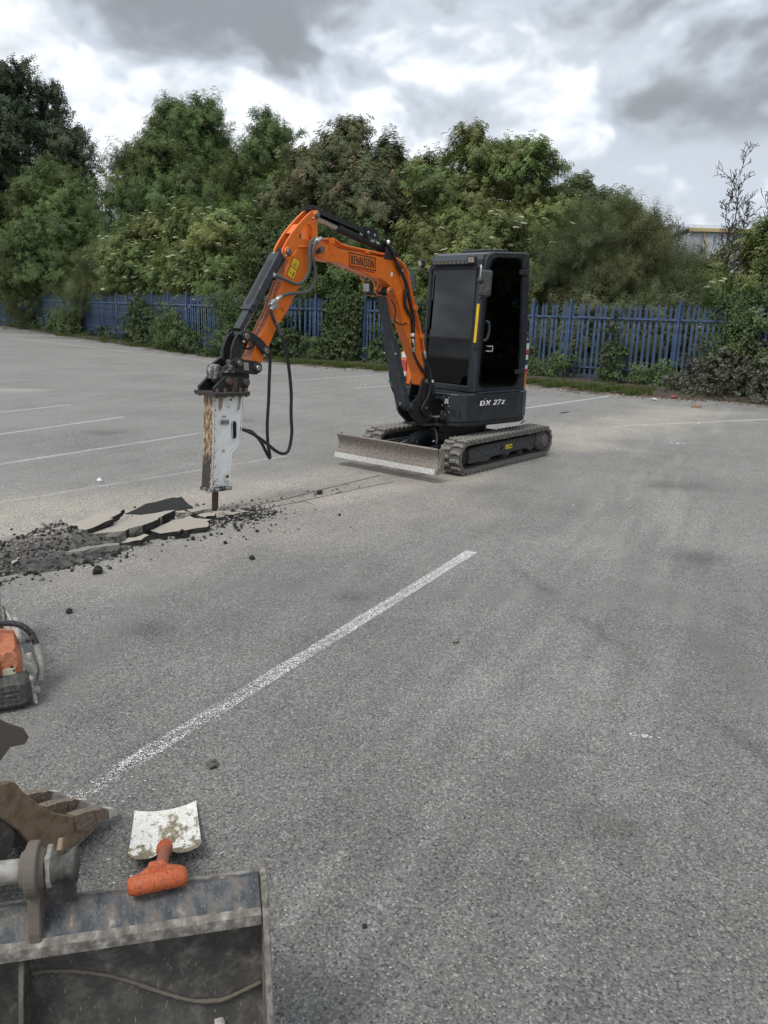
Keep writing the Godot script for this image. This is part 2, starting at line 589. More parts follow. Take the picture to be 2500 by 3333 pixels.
# painted bay lines: worn thin by wheels, so the paint is gone between the chippings
func line_strip(a: Vector2, b: Vector2, w: float, wear_a: float, wear_b: float, label: String, n := 24) -> void:
	var st := SurfaceTool.new()
	st.begin(Mesh.PRIMITIVE_TRIANGLES)
	var d := (b - a).normalized()
	var s := Vector2(-d.y, d.x) * w * 0.5
	for i in n + 1:
		var t := float(i) / n
		var p := a.lerp(b, t)
		for k in 5:
			var q := p + s * (k - 2) * 0.5
			var edge := 0.86 if k == 0 or k == 4 else (0.90 if k == 2 else 1.02)
			st.set_color(Color(1, 1, 1, clampf(lerpf(wear_a, wear_b, t) * edge + 0.22 * tone_noise.get_noise_2d(q.x * 9.0 + k * 3.0, q.y * 9.0), 0.0, 1.0)))
			st.set_uv(q / 0.8)
			st.set_normal(Vector3.UP)
			st.add_vertex(Vector3(q.x, 0.004, q.y))
	for i in n:
		for k in 4:
			var v := i * 5 + k
			for x in [v, v + 5, v + 6, v, v + 6, v + 1]: st.add_index(x)
	var o := put("painted_line", st.commit(), M["line_paint"])
	tag(o, label, "line", "", "structure")

func make_lines() -> void:
	var t := noise_tex(0.16, [[0.0, Color(0.74, 0.74, 0.72, 0.0)], [0.5, Color(0.80, 0.80, 0.78, 0.55)], [1.0, Color(0.87, 0.87, 0.85, 1.0)]], 1024, FastNoiseLite.TYPE_CELLULAR, 3, 21)
	var m := mat("line_paint", Color.WHITE, 0.8)
	m.albedo_texture = t
	m.vertex_color_use_as_albedo = true
	m.transparency = BaseMaterial3D.TRANSPARENCY_ALPHA_SCISSOR
	m.alpha_scissor_threshold = 0.42
	line_strip(Vector2(0.735, -6.155), Vector2(0.60, -5.91), 0.105, 1.0, 0.95, "white end of the bay line in front of the excavator", 6)
	line_strip(Vector2(0.60, -5.91), Vector2(-1.40, -2.28), 0.095, 0.90, 0.60, "long worn white bay line across the middle of the car park", 60)
	line_strip(Vector2(-6.3, -6.2), Vector2(-2.90, -11.83), 0.1, 0.78, 0.72, "white bay line second nearest beyond the rubble on the left")
	line_strip(Vector2(-6.4, -9.55), Vector2(-4.53, -13.42), 0.1, 0.74, 0.80, "white bay line between two others at the left edge of the photo")
	line_strip(Vector2(-7.3, -12.3), Vector2(-6.01, -14.81), 0.1, 0.76, 0.78, "short white bay line farthest up the left edge of the photo")
	line_strip(Vector2(-4.7, -6.0), Vector2(-1.33, -10.19), 0.09, 0.60, 0.64, "faint dusty bay line that passes behind the breaker")
	line_strip(Vector2(1.9, -15.4), Vector2(6.21, -20.66), 0.11, 0.86, 0.92, "white bay line to the right of the cab that ends near the fence")
	line_strip(Vector2(4.1, -14.2), Vector2(8.6, -16.45), 0.11, 0.70, 0.95, "white bay line at the right edge running into the dust")
	line_strip(Vector2(-2.60, -21.5), Vector2(0.3, -25.3), 0.10, 0.74, 0.70, "faint bay line behind the boom hoses near the ivy")
	line_strip(Vector2(-0.88, -19.84), Vector2(0.55, -21.5), 0.10, 0.80, 0.75, "short bay line seen between boom cylinder and breaker hoses")
	line_strip(Vector2(-19.5, -41.2), Vector2(-6.2, -27.97), 0.12, 0.80, 0.72, "long white line along the foot of the fence on the left")
	line_strip(Vector2(-3.87, -23.77), Vector2(-0.68, -27.08), 0.10, 0.72, 0.66, "faint bay line behind the quick hitch")

# ---------------------------------------------------------------- fence
func pale_mesh() -> ArrayMesh:
	var st := S()
	var w := PackedVector2Array([Vector2(-0.042, 0.0), Vector2(-0.024, 0.012), Vector2(0, 0.002), Vector2(0.024, 0.012), Vector2(0.042, 0.0), Vector2(0.042, -0.004), Vector2(0.024, 0.008), Vector2(0, -0.003), Vector2(-0.024, 0.008), Vector2(-0.042, -0.004)])
	prism(st, w, 0.0, 2.20, Transform3D(XZ, Vector3.ZERO))
	# the head is cut into three points, the outer two bent apart
	for k in [-1, 0, 1]:
		var b := Vector3(k * 0.027, 2.20, 0.004)
		var t := Vector3(k * 0.048, 2.40 if k == 0 else 2.36, 0.004 + (0.0 if k == 0 else 0.035))
		var x := Vector3(0.0135, 0, 0)
		var z := Vector3(0, 0, 0.003)
		for q in [[-x - z, x - z], [x - z, x + z], [x + z, -x + z], [-x + z, -x - z]]:
			tri(st, b + q[0], b + q[1], t, q[0] + q[1])
	st.generate_normals()
	return st.commit()

const FENCE_LINE := "-37.0,-72.5 -30.0,-61.5 -18.45,-48.1 -12.6,-40.2 -8.4,-33.2 -6.5,-31.0 -2.9,-31.3 -0.95,-30.4 1.6,-28.6 4.65,-26.2 5.65,-25.3 8.32,-23.2 9.90,-20.6 12.6,-17.2 15.4,-12.6"

func make_fence() -> void:
	var blue := noise_tex(0.02, [[0.0, lin(0.035, 0.060, 0.120)], [0.45, lin(0.055, 0.095, 0.185)], [0.75, lin(0.080, 0.122, 0.215)], [1.0, lin(0.15, 0.175, 0.215)]], 256)
	tmat("fence_blue", blue, 0.9, 0.55)
	var line := poly(FENCE_LINE)
	var fences := [["blue steel palisade fence running away to the left behind ivy", 0, 5], ["blue palisade fence mostly under ivy behind the boom", 5, 9], ["blue palisade fence on the right of the cab with clear pales", 9, 14]]
	var pm := pale_mesh()
	for f in fences:
		var root := thing("palisade_fence", f[0], "fence", Vector3(line[f[1]].x, 0, line[f[1]].y))
		var o := Vector2(line[f[1]].x, line[f[1]].y)
		var many_xf := []
		var count := 0
		for i in range(f[1], f[2]):
			var a := line[i] - o
			var b := line[i + 1] - o
			var L := a.distance_to(b)
			var bays := int(max(1, round(L / 3.1)))
			var d := (b - a) / L
			var ang := atan2(-d.y, d.x)
			for k in bays:
				var p := a.lerp(b, float(k) / bays)
				var q := a.lerp(b, float(k + 1) / bays)
				var st := S()
				box(st, at3(0, 1.2, 0), Vector3(0.062, 2.46, 0.09), 0.006)
				part("post", st, M["fence_blue"], root, Transform3D(Basis(Vector3.UP, ang), Vector3(p.x, 0.03, p.y)))
				for y in [0.42, 1.93]:
					var sr := S()
					var l2 := p.distance_to(q) - 0.11
					box(sr, at3(0, 0, 0.0), Vector3(l2, 0.055, 0.006))
					box(sr, at3(0, 0.0245, -0.025), Vector3(l2, 0.006, 0.044))
					part("rail", sr, M["fence_blue"], root, Transform3D(Basis(Vector3.UP, ang), Vector3((p.x + q.x) * 0.5, y, (p.y + q.y) * 0.5)))
				var np := int(p.distance_to(q) / 0.172)
				for s in np:
					var r := p.lerp(q, (s + 0.5) / np)
					var lean := rng.randf_range(-0.02, 0.02)
					var B := Basis(Vector3.UP, ang + PI) * Basis(Vector3(0, 0, 1), lean)
					var off := Vector3(d.y, 0, -d.x) * 0.034
					var xf := Transform3D(B, Vector3(r.x, rng.randf_range(-0.03, 0.02), r.y) + off)
					count += 1
					if o.y + r.y > -46.0 and count < 300:
						put("pale", pm, M["fence_blue"], root, xf)
					else:
						many_xf.append(xf)
		if many_xf.size():
			many("pales", pm, M["fence_blue"], many_xf, PackedColorArray(), root)

# ---------------------------------------------------------------- excavator
func machine_materials() -> void:
	tmat("orange", noise_tex(0.012, [[0.0, lin(0.70, 0.150, 0.012)], [0.55, lin(0.78, 0.172, 0.013)], [0.8, lin(0.80, 0.18, 0.016)], [1.0, lin(0.66, 0.19, 0.05)]], 256), 2.2, 0.42)
	M["orange"].clearcoat_enabled = true
	M["orange"].clearcoat = 0.25
	M["orange"].clearcoat_roughness = 0.3
	tmat("orange_worn", noise_tex(0.03, [[0.0, lin(0.10, 0.06, 0.045)], [0.28, lin(0.40, 0.16, 0.09)], [0.5, lin(0.56, 0.20, 0.10)], [0.8, lin(0.60, 0.27, 0.17)], [1.0, lin(0.45, 0.30, 0.22)]], 256), 3.0, 0.7)
	tmat("graphite", noise_tex(0.015, [[0.0, lin(0.016, 0.020, 0.026)], [0.6, lin(0.022, 0.027, 0.034)], [0.85, lin(0.035, 0.040, 0.046)], [1.0, lin(0.07, 0.07, 0.068)]], 256), 1.6, 0.38)
	tmat("cylinder_grey", noise_tex(0.02, [[0.0, lin(0.030, 0.036, 0.043)], [0.7, lin(0.043, 0.050, 0.057)], [1.0, lin(0.10, 0.10, 0.10)]], 256), 1.8, 0.5)
	tmat("black_steel", noise_tex(0.03, [[0.0, lin(0.010, 0.010, 0.011)], [0.6, lin(0.018, 0.018, 0.019)], [0.85, lin(0.035, 0.034, 0.033)], [1.0, lin(0.10, 0.095, 0.09)]], 256), 3.0, 0.55)
	tmat("scraped_steel", noise_tex(0.012, [[0.0, lin(0.02, 0.02, 0.02)], [0.40, lin(0.05, 0.048, 0.046)], [0.55, lin(0.20, 0.19, 0.18)], [0.75, lin(0.32, 0.31, 0.29)], [1.0, lin(0.45, 0.44, 0.41)]], 256, FastNoiseLite.TYPE_SIMPLEX_SMOOTH, 6), 3.0, 0.7)
	mat("hose", lin(0.014, 0.014, 0.015), 0.45)
	tmat("grey_hose", noise_tex(0.08, [[0.0, lin(0.05, 0.05, 0.047)], [1.0, lin(0.14, 0.135, 0.125)]], 256), 6.0, 0.8)
	mat("chrome", lin(0.62, 0.62, 0.62), 0.18, 1.0)
	mat("zinc", lin(0.50, 0.50, 0.48), 0.42, 0.9)
	mat("pin_steel", lin(0.20, 0.18, 0.155), 0.5, 0.6)
	mat("rusty_bolt", lin(0.085, 0.055, 0.042), 0.8)
	tmat("rubber", noise_tex(0.03, [[0.0, lin(0.065, 0.062, 0.056)], [0.5, lin(0.12, 0.115, 0.103)], [1.0, lin(0.25, 0.235, 0.205)]], 256), 2.4, 0.95)
	tmat("rubber_dusty", noise_tex(0.04, [[0.0, lin(0.11, 0.105, 0.094)], [0.5, lin(0.22, 0.208, 0.183)], [1.0, lin(0.36, 0.34, 0.30)]], 256), 2.4, 0.95)
	mat("track_inside", lin(0.03, 0.029, 0.027), 0.9)
	tmat("frame_dusty", noise_tex(0.025, [[0.0, lin(0.024, 0.027, 0.031)], [0.5, lin(0.045, 0.049, 0.053)], [1.0, lin(0.13, 0.125, 0.115)]], 256), 2.4, 0.7)
	tmat("blade_steel", noise_tex(0.03, [[0.0, lin(0.10, 0.082, 0.068)], [0.4, lin(0.20, 0.172, 0.147)], [0.75, lin(0.285, 0.25, 0.22)], [1.0, lin(0.42, 0.385, 0.345)]], 512), 1.6, 0.75)
	tmat("edge_steel", noise_tex(0.06, [[0.0, lin(0.30, 0.285, 0.265)], [0.5, lin(0.46, 0.445, 0.42)], [1.0, lin(0.66, 0.645, 0.62)]], 256), 2.0, 0.6)
	var g := mat("tinted_glass", Color(0.004, 0.005, 0.006, 0.93), 0.03)
	g.metallic_specular = 0.36
	var g2 := mat("front_glass", Color(0.004, 0.005, 0.006, 0.93), 0.03)
	g2.transparency = BaseMaterial3D.TRANSPARENCY_ALPHA
	g2.metallic_specular = 0.58
	g.transparency = BaseMaterial3D.TRANSPARENCY_ALPHA
	mat("lens", Color(0.75, 0.75, 0.72), 0.12)
	mat("yellow", lin(0.86, 0.55, 0.012), 0.45)
	mat("sticker_yellow", lin(0.80, 0.52, 0.02), 0.5)
	mat("print_black", lin(0.012, 0.011, 0.010), 0.6)
	mat("print_white", lin(0.82, 0.82, 0.82), 0.5)
	mat("print_red", lin(0.45, 0.05, 0.03), 0.5)
	mat("flag_red", lin(0.45, 0.035, 0.045), 0.45)
	mat("flag_white", lin(0.72, 0.72, 0.72), 0.45)
	mat("flag_blue", lin(0.02, 0.03, 0.14), 0.45)
	mat("rubber_black", lin(0.012, 0.012, 0.013), 0.65)
	mat("seat_cloth", lin(0.03, 0.03, 0.033), 0.9)
	mat("dark_hole", lin(0.004, 0.004, 0.005), 0.9)
	var p := mat("paint_patch", Color.WHITE, 0.75)
	p.vertex_color_use_as_albedo = true
	mat("white_paint", lin(0.62, 0.66, 0.65), 0.5)
	tmat("breaker_white", noise_tex(0.012, [[0.0, lin(0.16, 0.14, 0.11)], [0.10, lin(0.60, 0.60, 0.57)], [0.25, lin(0.75, 0.765, 0.745)], [0.7, lin(0.84, 0.85, 0.835)], [1.0, lin(0.72, 0.74, 0.72)]], 512, FastNoiseLite.TYPE_SIMPLEX_SMOOTH, 5, 6), 1.3, 0.5)

const BX := Transform3D(ZY, Vector3.ZERO)
var BF: Transform3D   # the boom's own frame inside the machine: z along the boom, x to its near side
var UF: Transform3D   # the slewing upper body's frame

func v3(w: float, p: Vector2) -> Vector3:
	return Vector3(w, p.y, p.x)

func path3(w: float, s: String) -> PackedVector3Array:
	var o := PackedVector3Array()
	for p in poly(s): o.append(v3(w, p))
	return o

func make_excavator() -> void:
	machine_materials()
	var E := thing("mini_excavator", "orange and dark grey mini excavator on rubber tracks with a hydraulic breaker on its arm", "excavator", Vector3(1.0063, 0, -10.53), deg_to_rad(-38.96))
	UF = Transform3D(Basis(Vector3.UP, deg_to_rad(-8.5)), Vector3.ZERO)
	BF = Transform3D(Basis(Vector3.UP, deg_to_rad(-0.44)), Vector3(0.057, 0, 0.969))
	make_undercarriage(E)
	make_upper(E)
	make_cab(E)
	make_boom(E)
	make_arm(E)
	make_breaker(E)
	make_hoses(E)

func oval(r: float, half: float, cy: float, n := 10) -> PackedVector2Array:
	var o := PackedVector2Array()
	for i in n + 1: o.append(Vector2(half + cos(-PI / 2 + PI * i / n) * r, cy + sin(-PI / 2 + PI * i / n) * r))
	for i in n + 1: o.append(Vector2(-half + cos(PI / 2 + PI * i / n) * r, cy + sin(PI / 2 + PI * i / n) * r))
	return o

func make_undercarriage(E: Node3D) -> void:
	var half := 0.965
	var cy := 0.218
	# a lug of the rubber track: a tapered bar with a cranked end
	var lug := S()
	var lp := PackedVector2Array([Vector2(-0.066, -0.024), Vector2(0.03, -0.030), Vector2(0.072, -0.012), Vector2(0.072, 0.030), Vector2(0.02, 0.014), Vector2(-0.066, 0.022)])
	prism(lug, lp, -0.002, 0.028, Transform3D(XZ, Vector3.ZERO), 0.008)
	lug.generate_normals()
	var lug_mesh := lug.commit()
	for side in [1.0, -1.0]:
		var x0: float = 0.475 * side
		var x1: float = 0.775 * side
		var st := S()
		var outer := oval(0.190, half, cy, 14)
		var inner := oval(0.152, half, cy, 14)
		var n := outer.size()
		st.set_smooth_group(1)
		for i in n:
			var j := (i + 1) % n
			var m := (outer[i] + outer[j]) * 0.5 - Vector2(clampf(outer[i].x, -half, half), cy)
			var out := Vector3(0, m.y, m.x)
			quad(st, v3(x0, outer[i]), v3(x1, outer[i]), v3(x1, outer[j]), v3(x0, outer[j]), out)
			quad(st, v3(x0, inner[i]), v3(x1, inner[i]), v3(x1, inner[j]), v3(x0, inner[j]), -out)
		st.set_smooth_group(-1)
		for i in n:
			var j := (i + 1) % n
			quad(st, v3(x0, outer[i]), v3(x0, inner[i]), v3(x0, inner[j]), v3(x0, outer[j]), Vector3(-side, 0, 0))
			quad(st, v3(x1, outer[i]), v3(x1, inner[i]), v3(x1, inner[j]), v3(x1, outer[j]), Vector3(side, 0, 0))
		var belt := part("rubber_track", st, M["rubber"], E)
		# lugs in two staggered rows
		var per := 4.0 * half + TAU * 0.19
		var count := 54
		for row in 2:
			for k in count:
				var s := per * (k + 0.5 * row) / count
				var pos := Vector2.ZERO
				var nrm := Vector2.ZERO
				if s < 2 * half:
					pos = Vector2(-half + s, cy - 0.19); nrm = Vector2(0, -1)
				elif s < 2 * half + PI * 0.19:
					var a := -PI / 2 + (s - 2 * half) / 0.19
					nrm = Vector2(cos(a), sin(a)); pos = Vector2(half, cy) + nrm * 0.19
				elif s < 4 * half + PI * 0.19:
					pos = Vector2(half - (s - 2 * half - PI * 0.19), cy + 0.19); nrm = Vector2(0, 1)
				else:
					var a2 := PI / 2 + (s - 4 * half - PI * 0.19) / 0.19
					nrm = Vector2(cos(a2), sin(a2)); pos = Vector2(-half, cy) + nrm * 0.19
				var up := Vector3(0, nrm.y, nrm.x)
				var dirx := Vector3(1.0 if row == 1 else -1.0, 0, 0)
				var B := Basis(dirx, up, dirx.cross(up))
				var cx: float = 0.625 * side + (0.074 if row == 1 else -0.074)
				put("track_lug", lug_mesh, M["rubber_dusty"], belt, Transform3D(B, v3(cx, pos)))
		# guide teeth on the inside of the belt
		var gt := S()
		for k in 60:
			var z := -half + 2.0 * half * (k + 0.5) / 60.0
			for dx in [-0.045, 0.045]: box(gt, at3(0.625 * side + dx, cy - 0.138, z), Vector3(0.035, 0.03, 0.02), 0.004)
		part("guide_teeth", gt, M["track_inside"], belt)
		var fr := S()
		var fp := poly("0.87,0.305 0.56,0.318 -0.76,0.325 -0.78,0.15 -0.66,0.105 -0.54,0.155 -0.14,0.155 -0.07,0.10 0.02,0.145 0.33,0.145 0.43,0.098 0.53,0.10 0.86,0.118")
		prism(fr, fp, 0.56 * side, 0.715 * side, BX, 0.012)
		box(fr, at3(0.64 * side, 0.21, 0.70), Vector3(0.17, 0.18, 0.33), 0.012)
		var frame := part("track_frame", fr, M["frame_dusty"], E)
		var hub := S()
		pin(hub, v3(0.60 * side, Vector2(-half, cy + 0.01)), v3(0.735 * side, Vector2(-half, cy + 0.01)), 0.145, 24)
		pin(hub, v3(0.70 * side, Vector2(-half, cy + 0.01)), v3(0.775 * side, Vector2(-half, cy + 0.01)), 0.095, 24)
		part("drive_motor", hub, M["rubber"], E)
		var spr := S()
		for k in 18:
			var a := TAU * k / 18.0
			box(spr, Transform3D(Basis(Vector3.RIGHT, a), v3(0.61 * side, Vector2(-half, cy))).translated_local(Vector3(0, 0.128, 0)), Vector3(0.05, 0.05, 0.022), 0.004)
		cyl(spr, v3(0.59 * side, Vector2(-half, cy)), v3(0.63 * side, Vector2(-half, cy)), 0.115, -1, 24)
		part("sprocket", spr, M["track_inside"], E)
		var idl := S()
		pin(idl, v3(0.575 * side, Vector2(half, cy)), v3(0.675 * side, Vector2(half, cy)), 0.148, 24)
		part("idler", idl, M["track_inside"], E)
		for z in [-0.42, -0.02, 0.38]:
			var ro := S()
			pin(ro, Vector3(0.56 * side, 0.115, z), Vector3(0.70 * side, 0.115, z), 0.05)
			part("roller", ro, M["track_inside"], E)
		var cr := S()
		pin(cr, Vector3(0.57 * side, 0.335, -0.1), Vector3(0.68 * side, 0.335, -0.1), 0.03)
		part("carrier_roller", cr, M["track_inside"], E)
		if side > 0:
			var hb := S()
			pin(hb, Vector3(0.70, 0.235, 0.105), Vector3(0.7185, 0.235, 0.105), 0.032)
			part("frame_opening", hb, M["dark_hole"], frame)
			var sk := S()
			box(sk, at3(0.717, 0.237, -0.07), Vector3(0.004, 0.055, 0.165))
			part("warning_sticker", sk, M["sticker_yellow"], frame)
			var pk := S()
			tri(pk, Vector3(0.7195, 0.25, -0.02), Vector3(0.7195, 0.222, -0.005), Vector3(0.7195, 0.222, -0.036), Vector3.RIGHT)
			for q in [[-0.075, 0.006], [-0.115, 0.03], [-0.05, 0.006]]: box(pk, at3(0.7195, 0.237, q[0]), Vector3(0.003, 0.03, q[1]))
			part("warning_print", pk, M["print_black"], frame)
	# cross member, slew ring
	var cf := S()
	box(cf, at3(0, 0.31, -0.05), Vector3(0.98, 0.14, 0.75), 0.02)
	cyl(cf, Vector3(0, 0.37, 0), Vector3(0, 0.545, 0), 0.34, -1, 28)
	part("cross_member", cf, M["black_steel"], E)
	# dozer blade
	var bl := S()
	var front := PackedVector2Array()
	var back := PackedVector2Array()
	for i in 11:
		var t := i / 10.0
		var z := 1.655 - 0.075 * sin(PI * (0.12 + t * 0.8)) + 0.012 * t
		front.append(Vector2(z, 0.155 + 0.235 * t))
		back.append(Vector2(z - 0.018, 0.155 + 0.235 * t))
	back.reverse()
	front.append_array(back)
	prism(bl, front, -0.772, 0.772, BX, 0.003)
	var blade := part("dozer_blade", bl, M["blade_steel"], E)
	var rl := S()
	tube(rl, PackedVector3Array([Vector3(-0.774, 0.388, 1.622), Vector3(0.774, 0.388, 1.622)]), 0.017, 10)
	part("top_roll", rl, M["blade_steel"], blade)
	var ce := S()
	prism(ce, poly("1.640,0.165 1.668,0.105 1.683,0.108 1.656,0.168"), -0.776, 0.776, BX, 0.002)
	part("cutting_edge", ce, M["edge_steel"], blade)
	for s in [-1.0, 1.0]:
		var ep := S()
		prism(ep, poly("1.66,0.108 1.63,0.155 1.585,0.21 1.575,0.30 1.61,0.39 1.54,0.405 1.50,0.36 1.505,0.13 1.60,0.10"), 0.7745 * s, (0.792) * s, BX, 0.002)
		part("end_plate", ep, M["blade_steel"], blade)
	for s in [-1.0, 1.0]:
		var ar := S()
		bar(ar, Vector3(0.30 * s, 0.27, 0.30), Vector3(0.36 * s, 0.26, 1.57), 0.06, 0.11, 0.008)
		part("blade_arm", ar, M["graphite"], E)
	var bc := S()
	cyl(bc, Vector3(0.02, 0.50, 0.62), Vector3(0.02, 0.36, 1.12), 0.062, -1, 18)
	pin(bc, Vector3(-0.09, 0.53, 0.52), Vector3(0.13, 0.53, 0.52), 0.05)
	var bcy := part("blade_cylinder", bc, M["graphite"], E)
	var br := S()
	cyl(br, Vector3(0.02, 0.365, 1.10), Vector3(0.02, 0.29, 1.50), 0.03)
	part("cylinder_rod", br, M["chrome"], bcy)
	var ba := S()
	for s in [-1.0, 1.0]: bar(ba, Vector3(0.02 + 0.085 * s, 0.33, 1.10), Vector3(0.02 + 0.085 * s, 0.29, 1.56), 0.014, 0.09, 0.003)
	pin(ba, Vector3(-0.085, 0.34, 1.13), Vector3(0.125, 0.34, 1.13), 0.024)
	part("cylinder_bracket", ba, M["graphite"], bcy)
	var bh := S()
	tube(bh, spline(PackedVector3Array([Vector3(0.10, 0.48, 0.85), Vector3(0.22, 0.50, 0.92), Vector3(0.30, 0.43, 0.98), Vector3(0.33, 0.33, 1.02)])), 0.016, 8)
	tube(bh, spline(PackedVector3Array([Vector3(0.05, 0.55, 0.55), Vector3(0.12, 0.60, 0.70), Vector3(0.14, 0.52, 0.80), Vector3(0.08, 0.45, 0.86)])), 0.014, 8)
	part("blade_hose", bh, M["hose"], E)

func make_upper(E: Node3D) -> void:
	# skirt: the round body below the cab, with a bay cut out for the swing post
	var sk := S()
	var foot := poly("0.50,0.845 0.56,0.845 0.64,0.79 0.69,0.69 0.705,0.52 0.705,-0.30 0.69,-0.42 0.64,-0.54 0.54,-0.65 0.38,-0.74 0.15,-0.79 -0.15,-0.79 -0.38,-0.74 -0.56,-0.62 -0.68,-0.44 -0.72,-0.2 -0.72,0.42 -0.68,0.56 -0.56,0.64 -0.34,0.66 -0.32,0.60 0.50,0.60")
	prism(sk, foot, 0.60, 0.955, Transform3D(XZ, Vector3.ZERO), 0.018)
	var body := part("body_skirt", sk, M["graphite"], E, UF)
	var lo := S()
	prism(lo, inset(foot, 0.012), 0.545, 0.62, Transform3D(XZ, Vector3.ZERO), 0.02)
	part("lower_skirt", lo, M["black_steel"], body)
	var fp2 := S()
	box(fp2, at3(0.465, 0.865, 0.72), Vector3(0.075, 0.176, 0.245), 0.010)
	part("front_panel", fp2, M["graphite"], body)
	var pl := S()
	prism(pl, poly("-0.42,0.4 0.5,0.4 0.5,0.70 0.34,0.86 0.30,1.0 -0.05,1.02 -0.16,0.86 -0.36,0.7"), 0.535, 0.565, Transform3D(XZ, Vector3.ZERO), 0.006)
	part("swing_base_plate", pl, M["black_steel"], body)
	var dk := S()
	prism(dk, poly("-0.34,0.55 0.43,0.55 0.426,0.82 0.26,0.84 0.08,0.78 -0.18,0.80 -0.34,0.70"), 0.905, 0.95, Transform3D(XZ, Vector3.ZERO), 0.012)
	part("front_deck", dk, M["graphite"], body)
	var op := S()
	prism(op, poly("0.02,0.615 0.02,0.76 0.05,0.82 0.12,0.845 0.19,0.83 0.23,0.77 0.24,0.615"), 0.602, 0.606, Transform3D.IDENTITY)
	part("bay_opening", op, M["dark_hole"], body)
	# ventilation slots on the rounded front corner
	for k in 5:
		var vt := S()
		var t := k / 4.0
		var p := Vector2(0.585, 0.832).lerp(Vector2(0.655, 0.76), t)
		var hh := 0.055 if k == 0 or k == 4 else (0.085 if k == 2 else 0.075)
		box(vt, Transform3D(Basis(Vector3.UP, deg_to_rad(46)), Vector3(p.x + 0.003, 0.735 - 0.008 * k, p.y + 0.003)), Vector3(0.008, hh * 1.4, 0.006))
		part("vent_slot", vt, M["dark_hole"], body)
	# type plate with its rivets
	var tp := S()
	box(tp, at3(0.49, 0.865, 0.847), Vector3(0.10, 0.085, 0.004))
	var tpn := part("type_plate", tp, M["print_black"], body)
	var tl := S()
	for k in 4: box(tl, at3(0.505, 0.885 - k * 0.011, 0.850), Vector3(0.06, 0.005, 0.003))
	for dx in [0.485, 0.525]: box(tl, at3(dx, 0.838, 0.850), Vector3(0.018, 0.016, 0.003))
	part("plate_print", tl, M["print_white"], tpn)
	for q in [[0.445, 0.905], [0.54, 0.905], [0.43, 0.80], [0.545, 0.80], [0.43, 0.725], [0.545, 0.725]]:
		var bo := S()
		ball(bo, Vector3(q[0], q[1], 0.846), Vector3(0.0085, 0.0085, 0.006), 10)
		part("bolt", bo, M["zinc"], body)
	# model number
	var lx := Transform3D(Basis(Vector3(0, 0, -1), Vector3.UP, Vector3.RIGHT), Vector3(0.7075, 0.832, 0.355))
	put("model_lettering", letters("DX", 0.20, 0.062, true, 0.28), M["print_white"], body, lx)
	put("model_lettering", letters("27", 0.145, 0.062, true, 0.28), M["print_white"], body, lx.translated(Vector3(0, 0, -0.225)))
	put("model_lettering", letters("z", 0.055, 0.05, true, 0.28), M["print_white"], body, lx.translated(Vector3(0, -0.004, -0.345)))
	var rd := S()
	bar(rd, Vector3(0.7092, 0.803, 0.335), Vector3(0.7092, 0.83, 0.305), 0.002, 0.014, 0, Vector3.RIGHT)
	part("red_stroke", rd, M["print_red"], body)
	var bd := S()
	box(bd, at3(0.7070, 0.885, 0.39), Vector3(0.003, 0.018, 0.14))
	box(bd, at3(0.7070, 0.908, 0.37), Vector3(0.003, 0.015, 0.13))
	part("badge", bd, M["print_black"], body)
	var bp := S()
	box(bp, at3(0.7085, 0.886, 0.365), Vector3(0.003, 0.009, 0.055))
	part("badge_print", bp, M["zinc"], body)
	# rubber seal between skirt and cab, seen as a wavy lip
	var lip := S()
	tube(lip, spline(PackedVector3Array([Vector3(0.70, 0.957, 0.53), Vector3(0.704, 0.962, 0.30), Vector3(0.704, 0.967, 0.0), Vector3(0.70, 0.962, -0.34)])), 0.010, 8)
	part("skirt_lip", lip, M["graphite"], body)
	# tail counterweight and hoods
	var ho := S()
	prism(ho, poly("0.62,-0.43 0.60,-0.56 0.48,-0.66 0.2,-0.74 -0.2,-0.74 -0.5,-0.62 -0.64,-0.45"), 0.95, 1.62, Transform3D(XZ, Vector3.ZERO), 0.03)
	var hood := part("engine_hood", ho, M["orange"], E, UF)
	var fl := S()
	box(fl, Transform3D(Basis(Vector3.UP, 0.15), Vector3(0.617, 1.44, -0.495)), Vector3(0.004, 0.07, 0.125))
	part("flag_stripe", fl, M["flag_red"], hood)
	for q in [[1.515, 0.08, "flag_white"], [1.575, 0.045, "flag_blue"], [1.375, 0.06, "flag_white"], [1.31, 0.07, "flag_blue"], [1.25, 0.05, "flag_white"], [1.20, 0.05, "flag_red"]]:
		var fs := S()
		box(fs, Transform3D(Basis(Vector3.UP, 0.15), Vector3(0.617, q[0], -0.495)), Vector3(0.004, q[1], 0.125))
		part("flag_stripe", fs, M[q[2]], hood)
	var so := S()
	prism(so, poly("-0.71,0.40 -0.68,0.52 -0.50,0.60 -0.33,0.58 -0.30,-0.42 -0.62,-0.45 -0.71,-0.25"), 0.955, 1.40, Transform3D(XZ, Vector3.ZERO), 0.03)
	var tank := part("side_hood", so, M["orange"], E, UF)
	for q in [[1.345, 0.06, "flag_white"], [1.215, 0.13, "flag_red"], [1.11, 0.05, "flag_white"], [1.04, 0.06, "flag_blue"]]:
		var fs := S()
		box(fs, Transform3D(Basis(Vector3.UP, -0.42), Vector3(-0.555, q[0], 0.578)), Vector3(0.17, q[1], 0.012))
		part("flag_stripe", fs, M[q[2]], tank)

